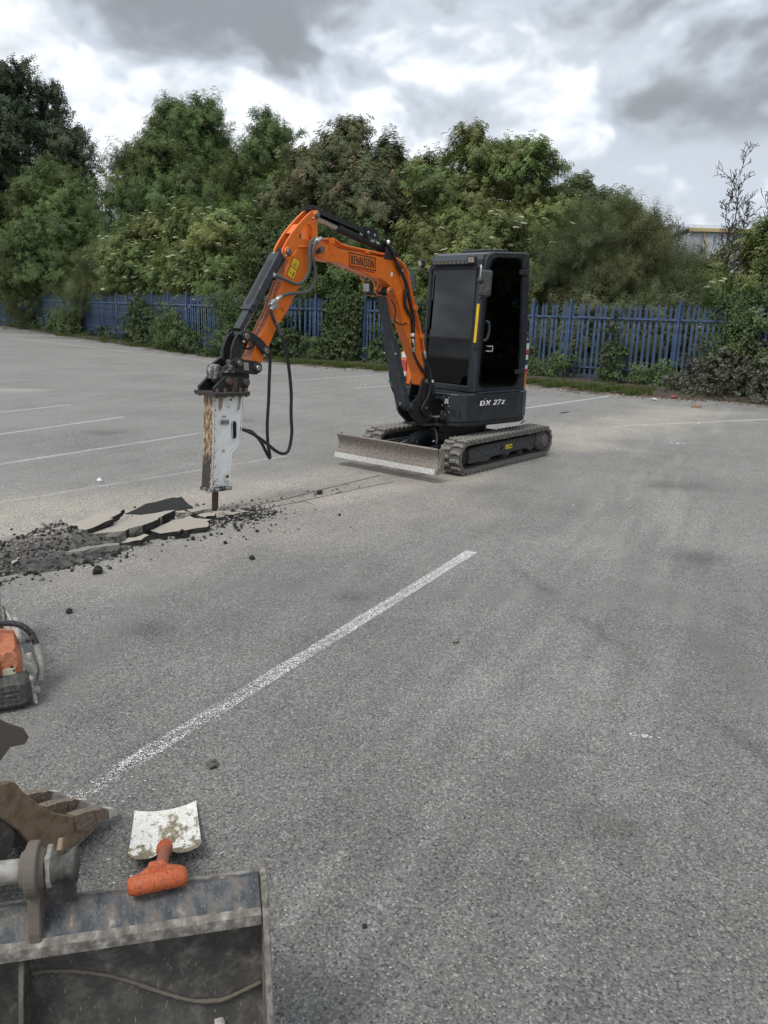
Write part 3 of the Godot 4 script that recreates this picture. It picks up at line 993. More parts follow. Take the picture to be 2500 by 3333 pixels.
func make_cab(E: Node3D) -> void:
	var side := poly("0.555,0.965 0.53,1.6 0.495,2.44 0.475,2.54 0.42,2.60 0.34,2.63 -0.27,2.662 -0.335,2.645 -0.355,2.56 -0.425,1.5 -0.43,0.965")
	var win := poly("0.487,1.10 0.46,1.6 0.412,2.46 0.375,2.535 0.29,2.568 -0.11,2.585 -0.185,2.56 -0.205,2.49 -0.28,1.5 -0.29,1.20 -0.272,1.06 -0.215,1.015 0.40,1.015 0.46,1.04")
	var glass := inset(win, -0.006)
	var shell := S()
	prism(shell, side, 0.635, 0.685, BX, 0.014, win)
	prism(shell, side, -0.25, -0.205, BX, 0.014, win)
	# roof shell between the sides, curved at the front
	var roof := poly("0.498,2.44 0.478,2.54 0.42,2.60 0.34,2.63 -0.27,2.662 -0.335,2.645 -0.355,2.56 -0.32,2.56 -0.29,2.60 0.32,2.575 0.39,2.545 0.43,2.50 0.455,2.44")
	prism(shell, roof, -0.206, 0.636, BX)
	# front pillars, sill, rear wall
	for q in [[-0.225, 0.05], [0.622, 0.115]]:
		prism(shell, poly("0.558,0.97 0.533,1.6 0.497,2.46 0.44,2.46 0.475,1.6 0.50,0.97"), q[0] - q[1] * 0.5, q[0] + q[1] * 0.5, BX, 0.008)
	box(shell, at3(0.2, 1.00, 0.53), Vector3(0.80, 0.075, 0.06), 0.008)
	box(shell, at3(0.215, 1.3, -0.405), Vector3(0.84, 0.66, 0.04), 0.006)
	box(shell, at3(0.215, 2.53, -0.345), Vector3(0.84, 0.10, 0.04), 0.006)
	box(shell, at3(0.215, 0.985, 0.05), Vector3(0.84, 0.04, 0.95), 0.006)
	var cab := part("cab", shell, M["graphite"], E, UF)
	# side glass in the door and on the far side, each in a rubber seal
	for x in [0.675, -0.235]:
		var g := S()
		prism(g, glass, x - 0.003, x + 0.003, BX)
		part("side_window", g, M["tinted_glass"], cab)
	var seal := S()
	prism(seal, inset(win, -0.016), 0.683, 0.690, BX, 0.002, inset(win, 0.020))
	part("window_seal", seal, M["rubber_black"], cab)
	# front windows lean back a little
	var fz := func(y: float) -> float: return 0.545 - (y - 1.04) * 0.036
	var panes := [["upper_window", 1.62, 2.43, -0.185, 0.565], ["lower_window", 1.05, 1.59, -0.185, 0.555]]
	for q in panes:
		var g := S()
		prism(g, PackedVector2Array([Vector2(fz.call(q[1]), q[1]), Vector2(fz.call(q[2]), q[2]), Vector2(fz.call(q[2]) - 0.005, q[2]), Vector2(fz.call(q[1]) - 0.005, q[1])]), q[3], q[4], BX)
		part(q[0], g, M["front_glass" if q[0] == "upper_window" else "tinted_glass"], cab)
	var rear := S()
	box(rear, at3(0.215, 2.05, -0.385), Vector3(0.80, 0.84, 0.006))
	part("rear_window", rear, M["tinted_glass"], cab)
	var fr := S()
	for q in [[1.605, 0.03]]: box(fr, at3(0.19, q[0], fz.call(q[0]) + 0.004), Vector3(0.76, q[1], 0.022), 0.004)
	for x in [-0.19, 0.566]: bar(fr, Vector3(x, 1.04, fz.call(1.04) + 0.004), Vector3(x, 2.44, fz.call(2.44) + 0.004), 0.022, 0.016, 0.003, Vector3.RIGHT)
	box(fr, at3(0.19, 2.435, fz.call(2.43) + 0.003), Vector3(0.78, 0.03, 0.02), 0.004)
	part("window_frame", fr, M["rubber_black"], cab)
	# light bar under the roof edge
	var lb := S()
	box(lb, Transform3D(Basis(Vector3.RIGHT, 0.2), Vector3(0.18, 2.505, 0.535)), Vector3(0.66, 0.055, 0.06), 0.008)
	var lbn := part("light_bar", lb, M["black_steel"], cab)
	for k in 9:
		var ll := S()
		box(ll, Transform3D(Basis(Vector3.RIGHT, 0.2), Vector3(-0.09 + k * 0.068, 2.499, 0.566)), Vector3(0.055, 0.026, 0.004), 0.001)
		part("bar_lens", ll, M["pin_steel"], lbn)
	# work lights at both roof corners
	for q in [[0.585, 2.525, 0.62, 0.22], [-0.285, 2.505, 0.60, 0.30]]:
		var xf := Transform3D(Basis(Vector3.UP, q[3] * (1 if q[0] > 0 else -1)) * Basis(Vector3.RIGHT, 0.22), Vector3(q[0], q[1], q[2]))
		var lh := S()
		prism(lh, rounded(Vector2.ZERO, 0.115, 0.095, 0.025), -0.035, 0.02, xf, 0.01)
		bar(lh, xf * Vector3(0, -0.05, -0.01), Vector3(q[0], q[1] - 0.075, q[2] - 0.12), 0.03, 0.012, 0.002)
		var ln := part("work_light", lh, M["black_steel"], cab)
		var le := S()
		prism(le, rounded(Vector2.ZERO, 0.082, 0.062, 0.014), 0.02, 0.024, xf)
		part("light_lens", le, M["zinc"], ln)
		var ld := S()
		for a in [-0.02, 0.02]:
			for b in [-0.014, 0.014]: pin(ld, xf * Vector3(a, b, 0.0235), xf * Vector3(a, b, 0.0275), 0.009, 8)
		part("light_lamp", ld, M["lens"], ln)
	# roof hatch and bolts
	var rh := S()
	box(rh, Transform3D(Basis(Vector3.RIGHT, 0.053), Vector3(0.22, 2.675, -0.02)), Vector3(0.46, 0.035, 0.36), 0.012)
	part("roof_hatch", rh, M["frame_dusty"], cab)
	for q in [[0.62, 0.44, 2.57], [0.60, 0.05, 2.66], [0.55, 0.2, 2.645]]:
		var bo := S()
		pin(bo, Vector3(q[0], q[2] - 0.01, q[1]), Vector3(q[0], q[2] + 0.022, q[1] + 0.004), 0.014, 8)
		part("roof_bolt", bo, M["black_steel"], cab)
	# mirror on the near pillar
	var mi := S()
	prism(mi, poly("-0.075,-0.14 0.045,-0.15 0.075,-0.13 0.085,0.13 0.065,0.15 -0.05,0.155 -0.075,0.13"), -0.02, 0.025, Transform3D(Basis(Vector3.UP, 0.25), Vector3(0.815, 2.25, 0.62)), 0.018)
	ball(mi, Vector3(0.765, 2.29, 0.66), Vector3(0.035, 0.035, 0.03))
	var mir := part("mirror", mi, M["frame_dusty"], cab)
	var ma := S()
	tube(ma, spline(PackedVector3Array([Vector3(0.60, 2.445, 0.52), Vector3(0.70, 2.455, 0.60), Vector3(0.765, 2.435, 0.655), Vector3(0.765, 2.29, 0.66)])), 0.011, 8)
	part("mirror_arm", ma, M["zinc"], mir)
	var fm := S()
	prism(fm, rounded(Vector2.ZERO, 0.09, 0.20, 0.02), -0.012, 0.012, Transform3D(Basis(Vector3.UP, 0.3), Vector3(-0.44, 2.28, 0.60)), 0.006)
	tube(fm, PackedVector3Array([Vector3(-0.24, 2.42, 0.55), Vector3(-0.56, 2.425, 0.60)]), 0.010, 8)
	tube(fm, PackedVector3Array([Vector3(-0.44, 2.42, 0.59), Vector3(-0.44, 2.30, 0.60)]), 0.008, 8)
	part("far_mirror", fm, M["frame_dusty"], cab)
	# grab rail, yellow on its straight length
	var gr := S()
	tube(gr, spline(PackedVector3Array([Vector3(0.668, 2.09, 0.51), Vector3(0.70, 2.10, 0.57), Vector3(0.707, 2.03, 0.60), Vector3(0.707, 1.56, 0.625), Vector3(0.70, 1.50, 0.60), Vector3(0.668, 1.50, 0.54)]), 5), 0.013, 8)
	var rail := part("grab_rail", gr, M["graphite"], cab)
	var gy := S()
	tube(gy, PackedVector3Array([Vector3(0.7072, 2.02, 0.6005), Vector3(0.7072, 1.57, 0.6245)]), 0.0165, 10)
	part("yellow_sleeve", gy, M["yellow"], rail)
	# door furniture
	for y in [2.42, 1.20]:
		var hi := S()
		box(hi, at3(0.695, y, -0.30 if y > 2 else -0.345), Vector3(0.022, 0.085, 0.055), 0.005)
		box(hi, at3(0.700, y, -0.21 if y > 2 else -0.255), Vector3(0.022, 0.055, 0.14), 0.005)
		part("door_hinge", hi, M["black_steel"], cab)
	var dh := S()
	tube(dh, spline(PackedVector3Array([Vector3(0.69, 1.82, 0.43), Vector3(0.72, 1.80, 0.405), Vector3(0.725, 1.70, 0.40), Vector3(0.72, 1.62, 0.42), Vector3(0.69, 1.59, 0.445)])), 0.018, 8)
	part("door_handle", dh, M["graphite"], cab)
	var dl := S()
	tube(dl, PackedVector3Array([Vector3(0.68, 1.525, 0.375), Vector3(0.71, 1.525, 0.372), Vector3(0.71, 1.525, 0.295), Vector3(0.71, 1.465, 0.295), Vector3(0.71, 1.465, 0.372), Vector3(0.68, 1.465, 0.375)]), 0.009, 6)
	part("door_latch", dl, M["zinc"], cab)
	# wiper and its rail on the far pillar
	var wi := S()
	bar(wi, Vector3(-0.165, 1.70, fz.call(1.7) + 0.02), Vector3(-0.15, 2.36, fz.call(2.36) + 0.02), 0.012, 0.016)
	bar(wi, Vector3(-0.20, 1.50, fz.call(1.5) + 0.02), Vector3(-0.175, 2.05, fz.call(2.05) + 0.025), 0.018, 0.018)
	box(wi, at3(-0.20, 2.04, fz.call(2.04) + 0.02), Vector3(0.06, 0.05, 0.03), 0.006)
	part("wiper", wi, M["rubber_black"], cab)
	for q in [[0.0, 1.005], [0.40, 1.0], [0.22, 0.998]]:
		var bo := S()
		ball(bo, Vector3(q[0], q[1], 0.562), Vector3(0.014, 0.014, 0.008), 10)
		part("bolt", bo, M["black_steel"], cab)
	# inside: seat and levers behind the dark glass
	var se := S()
	box(se, at3(0.2, 1.30, -0.08), Vector3(0.46, 0.14, 0.42), 0.04)
	box(se, Transform3D(Basis(Vector3.RIGHT, -0.15), Vector3(0.2, 1.68, -0.27)), Vector3(0.44, 0.66, 0.12), 0.05)
	box(se, at3(0.2, 1.12, -0.08), Vector3(0.36, 0.24, 0.34), 0.02)
	part("operator_seat", se, M["seat_cloth"], cab)
	for x in [-0.05, 0.45]:
		var lv := S()
		box(lv, at3(x, 1.36, 0.08), Vector3(0.10, 0.14, 0.26), 0.02)
		tube(lv, PackedVector3Array([Vector3(x, 1.42, 0.16), Vector3(x, 1.62, 0.20)]), PackedFloat32Array([0.012, 0.024]), 8)
		part("control_lever", lv, M["rubber_black"], cab)

func make_boom(E: Node3D) -> void:
	# swing post in front of the body
	var sp := S()
	for s in [-1.0, 1.0]:
		prism(sp, poly("-0.14,0.58 0.20,0.58 0.34,0.68 0.41,0.76 0.40,0.83 0.33,0.86 0.22,0.90 0.15,1.10 0.08,1.15 -0.02,1.13 -0.06,1.0 -0.14,0.92"), 0.068 * s, 0.088 * s, BX, 0.006)
	box(sp, at3(0, 0.74, 0.0), Vector3(0.136, 0.34, 0.24), 0.02)
	pin(sp, Vector3(-0.125, 0.79, 0.335), Vector3(0.115, 0.79, 0.335), 0.052)
	cyl(sp, Vector3(0, 0.56, 0.0), Vector3(0, 0.95, 0.0), 0.085)
	var post := part("swing_post", sp, M["black_steel"], E, BF)
	var pn := S()
	pin(pn, Vector3(-0.105, 1.09, 0.06), Vector3(0.105, 1.09, 0.06), 0.034)
	part("foot_pin", pn, M["pin_steel"], post)
	# swing cylinder, in the bay beside the post
	var sc := S()
	cyl(sc, Vector3(0.44, 0.665, 0.80), Vector3(0.62, 0.675, 0.66), 0.045)
	box(sc, Transform3D(Basis(Vector3.UP, -0.6), Vector3(0.43, 0.665, 0.81)), Vector3(0.06, 0.10, 0.10), 0.014)
	var scn := part("swing_cylinder", sc, M["black_steel"], E, UF)
	var sr := S()
	cyl(sr, Vector3(0.27, 0.645, 0.88), Vector3(0.43, 0.665, 0.81), 0.019)
	part("swing_rod", sr, M["chrome"], scn)
	var se := S()
	pin(se, Vector3(0.265, 0.60, 0.885), Vector3(0.265, 0.69, 0.885), 0.036)
	part("rod_eye", se, M["black_steel"], scn)
	# boom: bent box section
	var P := poly("1.998,2.463 1.983,2.502 1.931,2.531 1.873,2.536 1.749,2.539 1.672,2.515 1.605,2.505 1.209,2.483 0.796,2.466 0.750,2.447 0.680,2.373 0.614,2.272 0.553,2.162 0.379,1.932 0.278,1.715 0.203,1.563 0.136,1.372 0.087,1.192 0.060,1.130 0.068,1.050 0.115,1.028 0.160,1.050 0.202,1.196 0.296,1.376 0.412,1.564 0.511,1.714 0.573,1.821 0.634,1.926 0.680,2.000 0.740,2.105 0.82,2.19 0.952,2.247 1.140,2.264 1.440,2.332 1.685,2.381 1.746,2.369 1.854,2.375 1.961,2.416")
	var bo := S()
	prism(bo, P, -0.066, 0.066, BX, 0.004)
	var boom := part("boom", bo, M["orange"], E, BF)
	# ears that carry the boom cylinder's pin, with a window in each
	var G := poly("1.151,2.266 0.964,2.249 0.859,2.210 0.765,2.145 0.69,2.05 0.62,1.93 0.58,1.84 0.60,1.835 0.66,1.93 0.705,2.010 0.786,2.048 0.878,2.057 1.019,2.062 1.061,2.105 1.073,2.163 1.113,2.223")
	for s in [-1.0, 1.0]:
		var ge := S()
		prism(ge, G, 0.064 * s, 0.082 * s, BX, 0.003, poly("1.013,2.205 0.947,2.161 0.995,2.112 1.024,2.134 1.025,2.195"))
		part("cylinder_ear", ge, M["orange"], boom)
	# bottom flange lips and weld beads
	for s in [-1.0, 1.0]:
		var fl := S()
		prism(fl, poly("1.74,2.372 1.44,2.336 1.14,2.268 1.14,2.258 1.44,2.322 1.685,2.372"), 0.064 * s, 0.076 * s, BX)
		part("flange", fl, M["orange"], boom)
		var wb := S()
		tube(wb, spline(PackedVector3Array([v3(0.067 * s, Vector2(0.555, 2.155)), v3(0.067 * s, Vector2(0.62, 2.11)), v3(0.067 * s, Vector2(0.68, 2.085))])), 0.006, 6)
		tube(wb, PackedVector3Array([v3(0.066 * s, Vector2(1.60, 2.50)), v3(0.066 * s, Vector2(1.62, 2.372))]), 0.0035, 6)
		part("weld_bead", wb, M["orange"], boom)
	var kb := S()
	prism(kb, circle(Vector2(1.932, 2.478), 0.075, 22), -0.082, 0.082, BX, 0.005)
	part("knuckle_boss", kb, M["orange"], boom)
	var kp := S()
	pin(kp, v3(-0.115, Vector2(1.921, 2.478)), v3(0.115, Vector2(1.921, 2.478)), 0.034)
	part("knuckle_pin", kp, M["pin_steel"], boom)
	var kq := S()
	prism(kq, poly("1.945,2.50 2.00,2.455 1.985,2.425 1.93,2.45"), 0.083, 0.098, BX, 0.003)
	part("pin_keeper", kq, M["black_steel"], boom)
	var cb := S()
	for s in [-1.0, 1.0]: pin(cb, v3(0.08 * s, Vector2(0.83, 2.118)), v3(0.10 * s, Vector2(0.83, 2.118)), 0.045, 20)
	part("cylinder_boss", cb, M["orange"], boom)
	var cp := S()
	pin(cp, v3(-0.112, Vector2(0.83, 2.118)), v3(0.112, Vector2(0.83, 2.118)), 0.027)
	part("cylinder_pin", cp, M["pin_steel"], boom)
	# work light under the bend
	var wl := S()
	box(wl, Transform3D(Basis(Vector3.RIGHT, 0.12), Vector3(-0.005, 2.148, 1.085)), Vector3(0.10, 0.115, 0.06), 0.01)
	box(wl, at3(0, 2.075, 1.05), Vector3(0.12, 0.02, 0.06), 0.003)
	var wln := part("boom_light", wl, M["black_steel"], boom)
	var we := S()
	box(we, Transform3D(Basis(Vector3.RIGHT, 0.12), Vector3(-0.005, 2.145, 1.117)), Vector3(0.08, 0.085, 0.004), 0.001)
	part("light_lens", we, M["zinc"], wln)
	var wd := S()
	for a in [-0.022, 0.022]:
		for b in [-0.028, 0.0, 0.028]: pin(wd, Vector3(a - 0.005, 2.145 + b, 1.118), Vector3(a - 0.005, 2.145 + b, 1.1215), 0.0105, 8)
	part("light_lamp", wd, M["lens"], wln)
	# lettering on the side in its frame
	var d := Vector3(0, -0.030, -0.449).normalized()
	var up := Vector3(0, d.z, -d.y) * -1.0
	var lf := Transform3D(Basis(d, up, Vector3.RIGHT), v3(0.0672, Vector2(1.270, 2.402)))
	lf.basis.y = Vector3(0, 0.993, 0.06).normalized()
	put("boom_lettering", letters("BENNISON", 0.375, 0.088), M["print_black"], boom, lf)
	var bx := S()
	for q in [[0, 0.064, 0.435, 0.010], [0, -0.064, 0.435, 0.010], [-0.213, 0, 0.010, 0.138], [0.213, 0, 0.010, 0.138]]: box(bx, lf * at3(q[0], q[1], 0), Vector3(q[2], q[3], 0.002))
	part("lettering_frame", bx, M["print_black"], boom)
	put("boom_lettering", letters("GROUNDWORKS . LANDSCAPING . GROUNDS MAINTENANCE", 0.42, 0.016), M["print_red"], boom, lf.translated(up * -0.083))
	var rf := S()
	box(rf, at3(0.0675, 2.302, 0.775), Vector3(0.003, 0.045, 0.03))
	part("small_label", rf, M["print_white"], boom)
	# hard pipes along the top and down the back
	for k in 3:
		var pp := S()
		var w: float = [0.055, 0.02, -0.045][k]
		tube(pp, spline(path3(w, "1.895,2.577 1.734,2.591 1.668,2.580 1.544,2.545 1.169,2.520 0.792,2.498 0.687,2.478 0.500,2.375 0.400,2.143 0.325,1.99 0.225,1.78 0.140,1.583 0.092,1.435"), 4), 0.013, 8)
		part("hard_pipe", pp, M["orange"], boom)
	for q in [[1.745, 2.572, 0.06], [1.20, 2.505, 0.035], [0.70, 2.46, 0.04], [0.315, 1.95, 0.05], [0.165, 1.62, 0.05]]:
		var pc := S()
		box(pc, at3(0.01, q[1], q[0]), Vector3(0.15, q[2], 0.05), 0.005)
		part("pipe_clamp", pc, M["orange"], boom)
	var pb := S()
	prism(pb, poly("1.80,2.60 1.72,2.605 1.735,2.44 1.775,2.44"), 0.064, 0.074, BX, 0.002)
	part("pipe_bracket", pb, M["orange"], boom)
	# arm cylinder on top
	var A := Vector2(1.976, 2.799)
	var T0 := Vector2(1.585, 2.715)
	var T1 := Vector2(0.835, 2.565)
	var ac := S()
	pin(ac, v3(0, T0), v3(0, T1), 0.045, 18)
	pin(ac, v3(0, T0 + (T0 - T1).normalized() * 0.02), v3(0, T0 - (T0 - T1).normalized() * 0.05), 0.052, 18)
	pin(ac, v3(-0.06, T1), v3(0.06, T1), 0.045)
	tube(ac, path3(0.03, "1.47,2.745 1.36,2.735 1.24,2.70"), 0.012, 8)
	for s in [-1.0, 1.0]: prism(ac, poly("0.92,2.46 0.78,2.45 0.80,2.58 0.845,2.61 0.89,2.575"), 0.062 * s, 0.078 * s, BX, 0.003)
	var acn := part("arm_cylinder", ac, M["black_steel"], E, BF)
	var ar := S()
	cyl(ar, v3(0, A), v3(0, T0), 0.027)
	part("arm_rod", ar, M["chrome"], acn)
	var ag := S()
	bar(ag, v3(0, Vector2(1.985, 2.868)), v3(0, Vector2(1.23, 2.735)), 0.115, 0.008, 0.001)
	for s in [-1.0, 1.0]: bar(ag, v3(0.058 * s, Vector2(1.975, 2.845)), v3(0.058 * s, Vector2(1.23, 2.713)), 0.007, 0.05, 0.001)
	prism(ag, poly("2.02,2.84 2.03,2.885 1.97,2.878 1.95,2.845"), -0.06, 0.06, BX, 0.004)
	part("rod_guard", ag, M["black_steel"], acn)
	var bb := S()
	for s in [-1.0, 1.0]: prism(bb, poly("1.226,2.760 1.024,2.726 1.033,2.640 1.235,2.675"), 0.066 * s, 0.072 * s, BX)
	bar(bb, v3(0, Vector2(1.226, 2.762)), v3(0, Vector2(1.024, 2.728)), 0.146, 0.006)
	part("guard_box", bb, M["graphite"], acn)
	for q in [[1.195, 2.705], [1.09, 2.685]]:
		var bt := S()
		pin(bt, v3(0.07, Vector2(q[0], q[1])), v3(0.082, Vector2(q[0], q[1])), 0.016, 8)
		part("bolt", bt, M["zinc"], acn)
	for q in [[1.30, 2.69, 0.02], [1.12, 2.63, 0.018], [1.02, 2.615, 0.018]]:
		var ft := S()
		pin(ft, v3(0.03, Vector2(q[0], q[1])), v3(0.03, Vector2(q[0] - 0.06, q[1] - 0.012)), q[2])
		part("fitting", ft, M["zinc"], acn)
	# boom cylinder in front
	var C0 := Vector2(0.83, 2.118)
	var C1 := Vector2(0.335, 0.79)
	var cd := (C1 - C0).normalized()
	var cn := Vector2(-cd.y, cd.x)
	var bc := S()
	pin(bc, v3(0, C0 + cd * 0.60), v3(0, C1), 0.048, 18)
	pin(bc, v3(-0.075, C1), v3(0.075, C1), 0.055)
	pin(bc, v3(-0.06, C0), v3(0.06, C0), 0.042)
	var bcn := part("boom_cylinder", bc, M["black_steel"], E, BF)
	var bro := S()
	cyl(bro, v3(0, C0), v3(0, C0 + cd * 0.62), 0.025)
	part("boom_rod", bro, M["chrome"], bcn)
	for q in [[0.03, 0.62, 0.072, 0.055, 0.03], [0.52, 1.37, 0.088, 0.078, 0.075]]:
		var gd := S()
		var a: Vector2 = C0 + cd * q[0] + cn * q[2]
		var b: Vector2 = C0 + cd * q[1] + cn * q[2]
		bar(gd, v3(0, a), v3(0, b), q[3] * 2.0, 0.008, 0.001, v3(0, cn))
		for s in [-1.0, 1.0]:
			prism(gd, PackedVector2Array([a, b, b - cn * q[4], a - cn * q[4]]), (q[3] - 0.008) * s, q[3] * s, BX)
		part("cylinder_guard", gd, M["cylinder_grey"], bcn)
	for q in [[0.70, 0.05], [1.335, 0.0]]:
		var bt := S()
		var c: Vector2 = C0 + cd * q[0] + cn * 0.09
		for w in ([-0.082, 0.082] if q[1] > 0 else [0.0]): pin(bt, v3(w, c), v3(w, c) + v3(0, cn) * 0.014, 0.013, 8)
		part("bolt", bt, M["zinc"], bcn)

func make_arm(E: Node3D) -> void:
	var P := poly("2.044,2.824 2.008,2.837 1.958,2.831 1.947,2.805 1.952,2.714 1.944,2.599 1.914,2.548 1.858,2.498 1.852,2.440 1.905,2.400 1.966,2.390 2.021,2.352 2.074,2.282 2.127,2.199 2.189,2.116 2.259,2.021 2.355,1.878 2.500,1.711 2.613,1.522 2.69,1.40 2.74,1.29 2.80,1.27 2.835,1.31 2.833,1.411 2.782,1.512 2.718,1.636 2.629,1.754 2.560,1.866 2.525,1.946 2.440,2.123 2.389,2.216 2.353,2.320 2.365,2.352 2.406,2.370 2.427,2.410 2.418,2.448 2.372,2.514 2.304,2.596 2.219,2.681 2.132,2.755")
	var H := poly("2.199,2.590 2.131,2.674 2.078,2.703 2.042,2.692 2.028,2.646 2.027,2.565 2.130,2.547 2.188,2.540 2.203,2.566")
	var st := S()
	for s in [-1.0, 1.0]: prism(st, P, 0.046 * s, 0.064 * s, BX, 0.003, H)
	# webs between the side plates: back edge, front edge, cross plates
	var webs := ["1.95,2.80 1.957,2.70 1.95,2.60 1.975,2.60 1.98,2.70 1.972,2.80", "1.966,2.396 2.021,2.358 2.127,2.206 2.259,2.030 2.355,1.888 2.500,1.720 2.613,1.532 2.73,1.32 2.75,1.325 2.625,1.55 2.515,1.735 2.37,1.90 2.275,2.045 2.14,2.22 2.035,2.375 1.975,2.41"]
	for w in webs: prism(st, poly(w), -0.047, 0.047, BX)
	var arm := part("arm", st, M["orange"], E, BF)
	# worn top plate, seen between the edges of the side plates
	var tw := S()
	prism(tw, poly("2.405,2.21 2.450,2.105 2.535,1.93 2.57,1.852 2.64,1.74 2.728,1.622 2.79,1.50 2.83,1.41 2.81,1.40 2.77,1.49 2.71,1.61 2.62,1.725 2.55,1.84 2.515,1.92 2.43,2.10 2.385,2.20"), -0.047, 0.047, BX)
	prism(tw, poly("2.36,2.40 2.345,2.32 2.385,2.20 2.405,2.21 2.367,2.32 2.38,2.40"), -0.047, 0.047, BX)
	part("worn_top_plate", tw, M["orange_worn"], arm)
	var cw := S()
	prism(cw, poly("2.195,2.69 2.285,2.60 2.275,2.59 2.185,2.68"), -0.047, 0.047, BX)
	prism(cw, poly("2.075,2.70 2.072,2.56 2.058,2.56 2.058,2.70"), -0.047, 0.047, BX)
	part("cross_plate", cw, M["orange"], arm)
	var bs := S()
	for q in [[1.976, 2.799, 0.042], [2.359, 2.423, 0.046], [1.921, 2.478, 0.05]]:
		for s in [-1.0, 1.0]: pin(bs, v3(0.06 * s, Vector2(q[0], q[1])), v3(0.080 * s, Vector2(q[0], q[1])), q[2], 20)
	part("pin_boss", bs, M["orange"], arm)
	for q in [[1.976, 2.799, 0.028], [2.359, 2.423, 0.028]]:
		var pn := S()
		pin(pn, v3(-0.098, Vector2(q[0], q[1])), v3(0.098, Vector2(q[0], q[1])), q[2])
		part("pin", pn, M["pin_steel"], arm)
	# grease pressed out round the pins
	for q in [[1.976, 2.799, 0.034], [2.359, 2.423, 0.036]]:
		var gr := S()
		var blot := PackedVector2Array()
		for k in 14: blot.append(Vector2(q[0], q[1] - 0.004) + Vector2.from_angle(TAU * k / 14.0) * float(q[2]) * (1.0 + 0.16 * sin(k * 2.7)))
		prism(gr, blot, 0.0801, 0.0806, BX)
		part("grease", gr, M["black_steel"], arm)
	for q in [[2.02, 2.762], [2.385, 2.385]]:
		var bt := S()
		pin(bt, v3(0.064, Vector2(q[0], q[1])), v3(0.082, Vector2(q[0], q[1])), 0.012, 8)
		part("bolt", bt, M["zinc"], arm)
	# stiffening bars on the side
	var rb := S()
	tube(rb, PackedVector3Array([v3(0.066, Vector2(2.225, 2.478)), v3(0.066, Vector2(1.99, 2.50))]), 0.011, 8)
	tube(rb, PackedVector3Array([v3(0.065, Vector2(2.24, 2.45)), v3(0.065, Vector2(2.38, 2.25)), v3(0.065, Vector2(2.40, 2.20))]), 0.006, 6)
	part("weld_bead", rb, M["orange"], arm)
	# safety label
	var c := poly("2.275,2.377 2.197,2.339 2.284,2.172 2.368,2.211")
	var sk := S()
	prism(sk, inset(c, -0.005), 0.0642, 0.0656, BX)
	var skn := part("safety_label", sk, M["print_black"], arm)
	var sy := S()
	prism(sy, PackedVector2Array([c[0], c[1], c[1].lerp(c[2], 0.47), c[0].lerp(c[3], 0.47)]), 0.0657, 0.0672, BX)
	prism(sy, PackedVector2Array([c[0].lerp(c[3], 0.51), c[1].lerp(c[2], 0.51), c[2], c[3]]), 0.0657, 0.0672, BX)
	part("label_panel", sy, M["sticker_yellow"], skn)
	var sf := Transform3D(Basis(v3(0, (c[1] - c[0]).normalized()), v3(0, (c[0] - c[3]).normalized()), Vector3.RIGHT), v3(0.0677, (c[0] + c[1] + c[2] + c[3]) * 0.25))
	var sp := S()
	prism(sp, PackedVector2Array([Vector2(0, 0.086), Vector2(0.037, 0.012), Vector2(-0.037, 0.012)]), -0.0005, 0.0008, sf, 0.0, PackedVector2Array([Vector2(0, 0.074), Vector2(0.028, 0.0165), Vector2(-0.028, 0.0165)]))
	ballless_figure(sp, sf, Vector2(-0.002, 0.034), 0.0008)
	prism(sp, circle(Vector2(0.022, -0.028), 0.006, 10), -0.0005, 0.0008, sf)
	prism(sp, rounded(Vector2(0.022, -0.055), 0.014, 0.044, 0.004), -0.0005, 0.0008, sf)
	prism(sp, PackedVector2Array([Vector2(-0.013, -0.047), Vector2(0.0, -0.056), Vector2(-0.013, -0.065)]), -0.0005, 0.0008, sf)
	prism(sp, rounded(Vector2(-0.025, -0.05), 0.022, 0.05, 0.003), -0.0005, 0.0008, sf, 0.0, rounded(Vector2(-0.025, -0.05), 0.018, 0.046, 0.002))
	part("label_print", sp, M["print_black"], skn)
	# pipes down the worn top plate
	for w in [-0.02, 0.02]:
		var pp := S()
		tube(pp, spline(path3(w, "2.46,2.14 2.545,1.96 2.60,1.85 2.67,1.755 2.745,1.64 2.79,1.55"), 4), 0.011, 8)
		part("hard_pipe", pp, M["orange_worn"], arm)
	var br := S()
	box(br, Transform3D(Basis(Vector3.RIGHT, 0.6), v3(0.07, Vector2(2.415, 1.90))), Vector3(0.012, 0.06, 0.05), 0.003)
	part("hose_bracket", br, M["orange"], arm)
	for k in 2:
		var ho := S()
		pin(ho, v3(0.076, Vector2(2.408 + k * 0.010, 1.915 - k * 0.028)), v3(0.0785, Vector2(2.408 + k * 0.010, 1.915 - k * 0.028)), 0.006, 8)
		part("bracket_hole", ho, M["dark_hole"], arm)
	# bucket cylinder with two guards that slide one in the other
	var C0 := Vector2(2.359, 2.423)
	var C1 := Vector2(2.920, 1.634)
	var d := (C1 - C0).normalized()
	var n := Vector2(-d.y, d.x)
	if n.x < 0: n = -n
	var bc := S()
	pin(bc, v3(0, C0 + d * 0.05), v3(0, C0 + d * 0.62), 0.042, 18)
	pin(bc, v3(0, C0 + d * 0.57), v3(0, C0 + d * 0.64), 0.048, 18)
	pin(bc, v3(-0.044, C0), v3(0.044, C0), 0.044)
	pin(bc, v3(-0.045, C1), v3(0.045, C1), 0.044)
	for t in [0.30, 0.60]: pin(bc, v3(0.0, C0 + d * t), v3(0.07, C0 + d * t - n * 0.02), 0.02)
	var bcn := part("bucket_cylinder", bc, M["black_steel"], E, BF)
	var ro := S()
	cyl(ro, v3(0, C0 + d * 0.62), v3(0, C1), 0.024)
	part("bucket_rod", ro, M["chrome"], bcn)
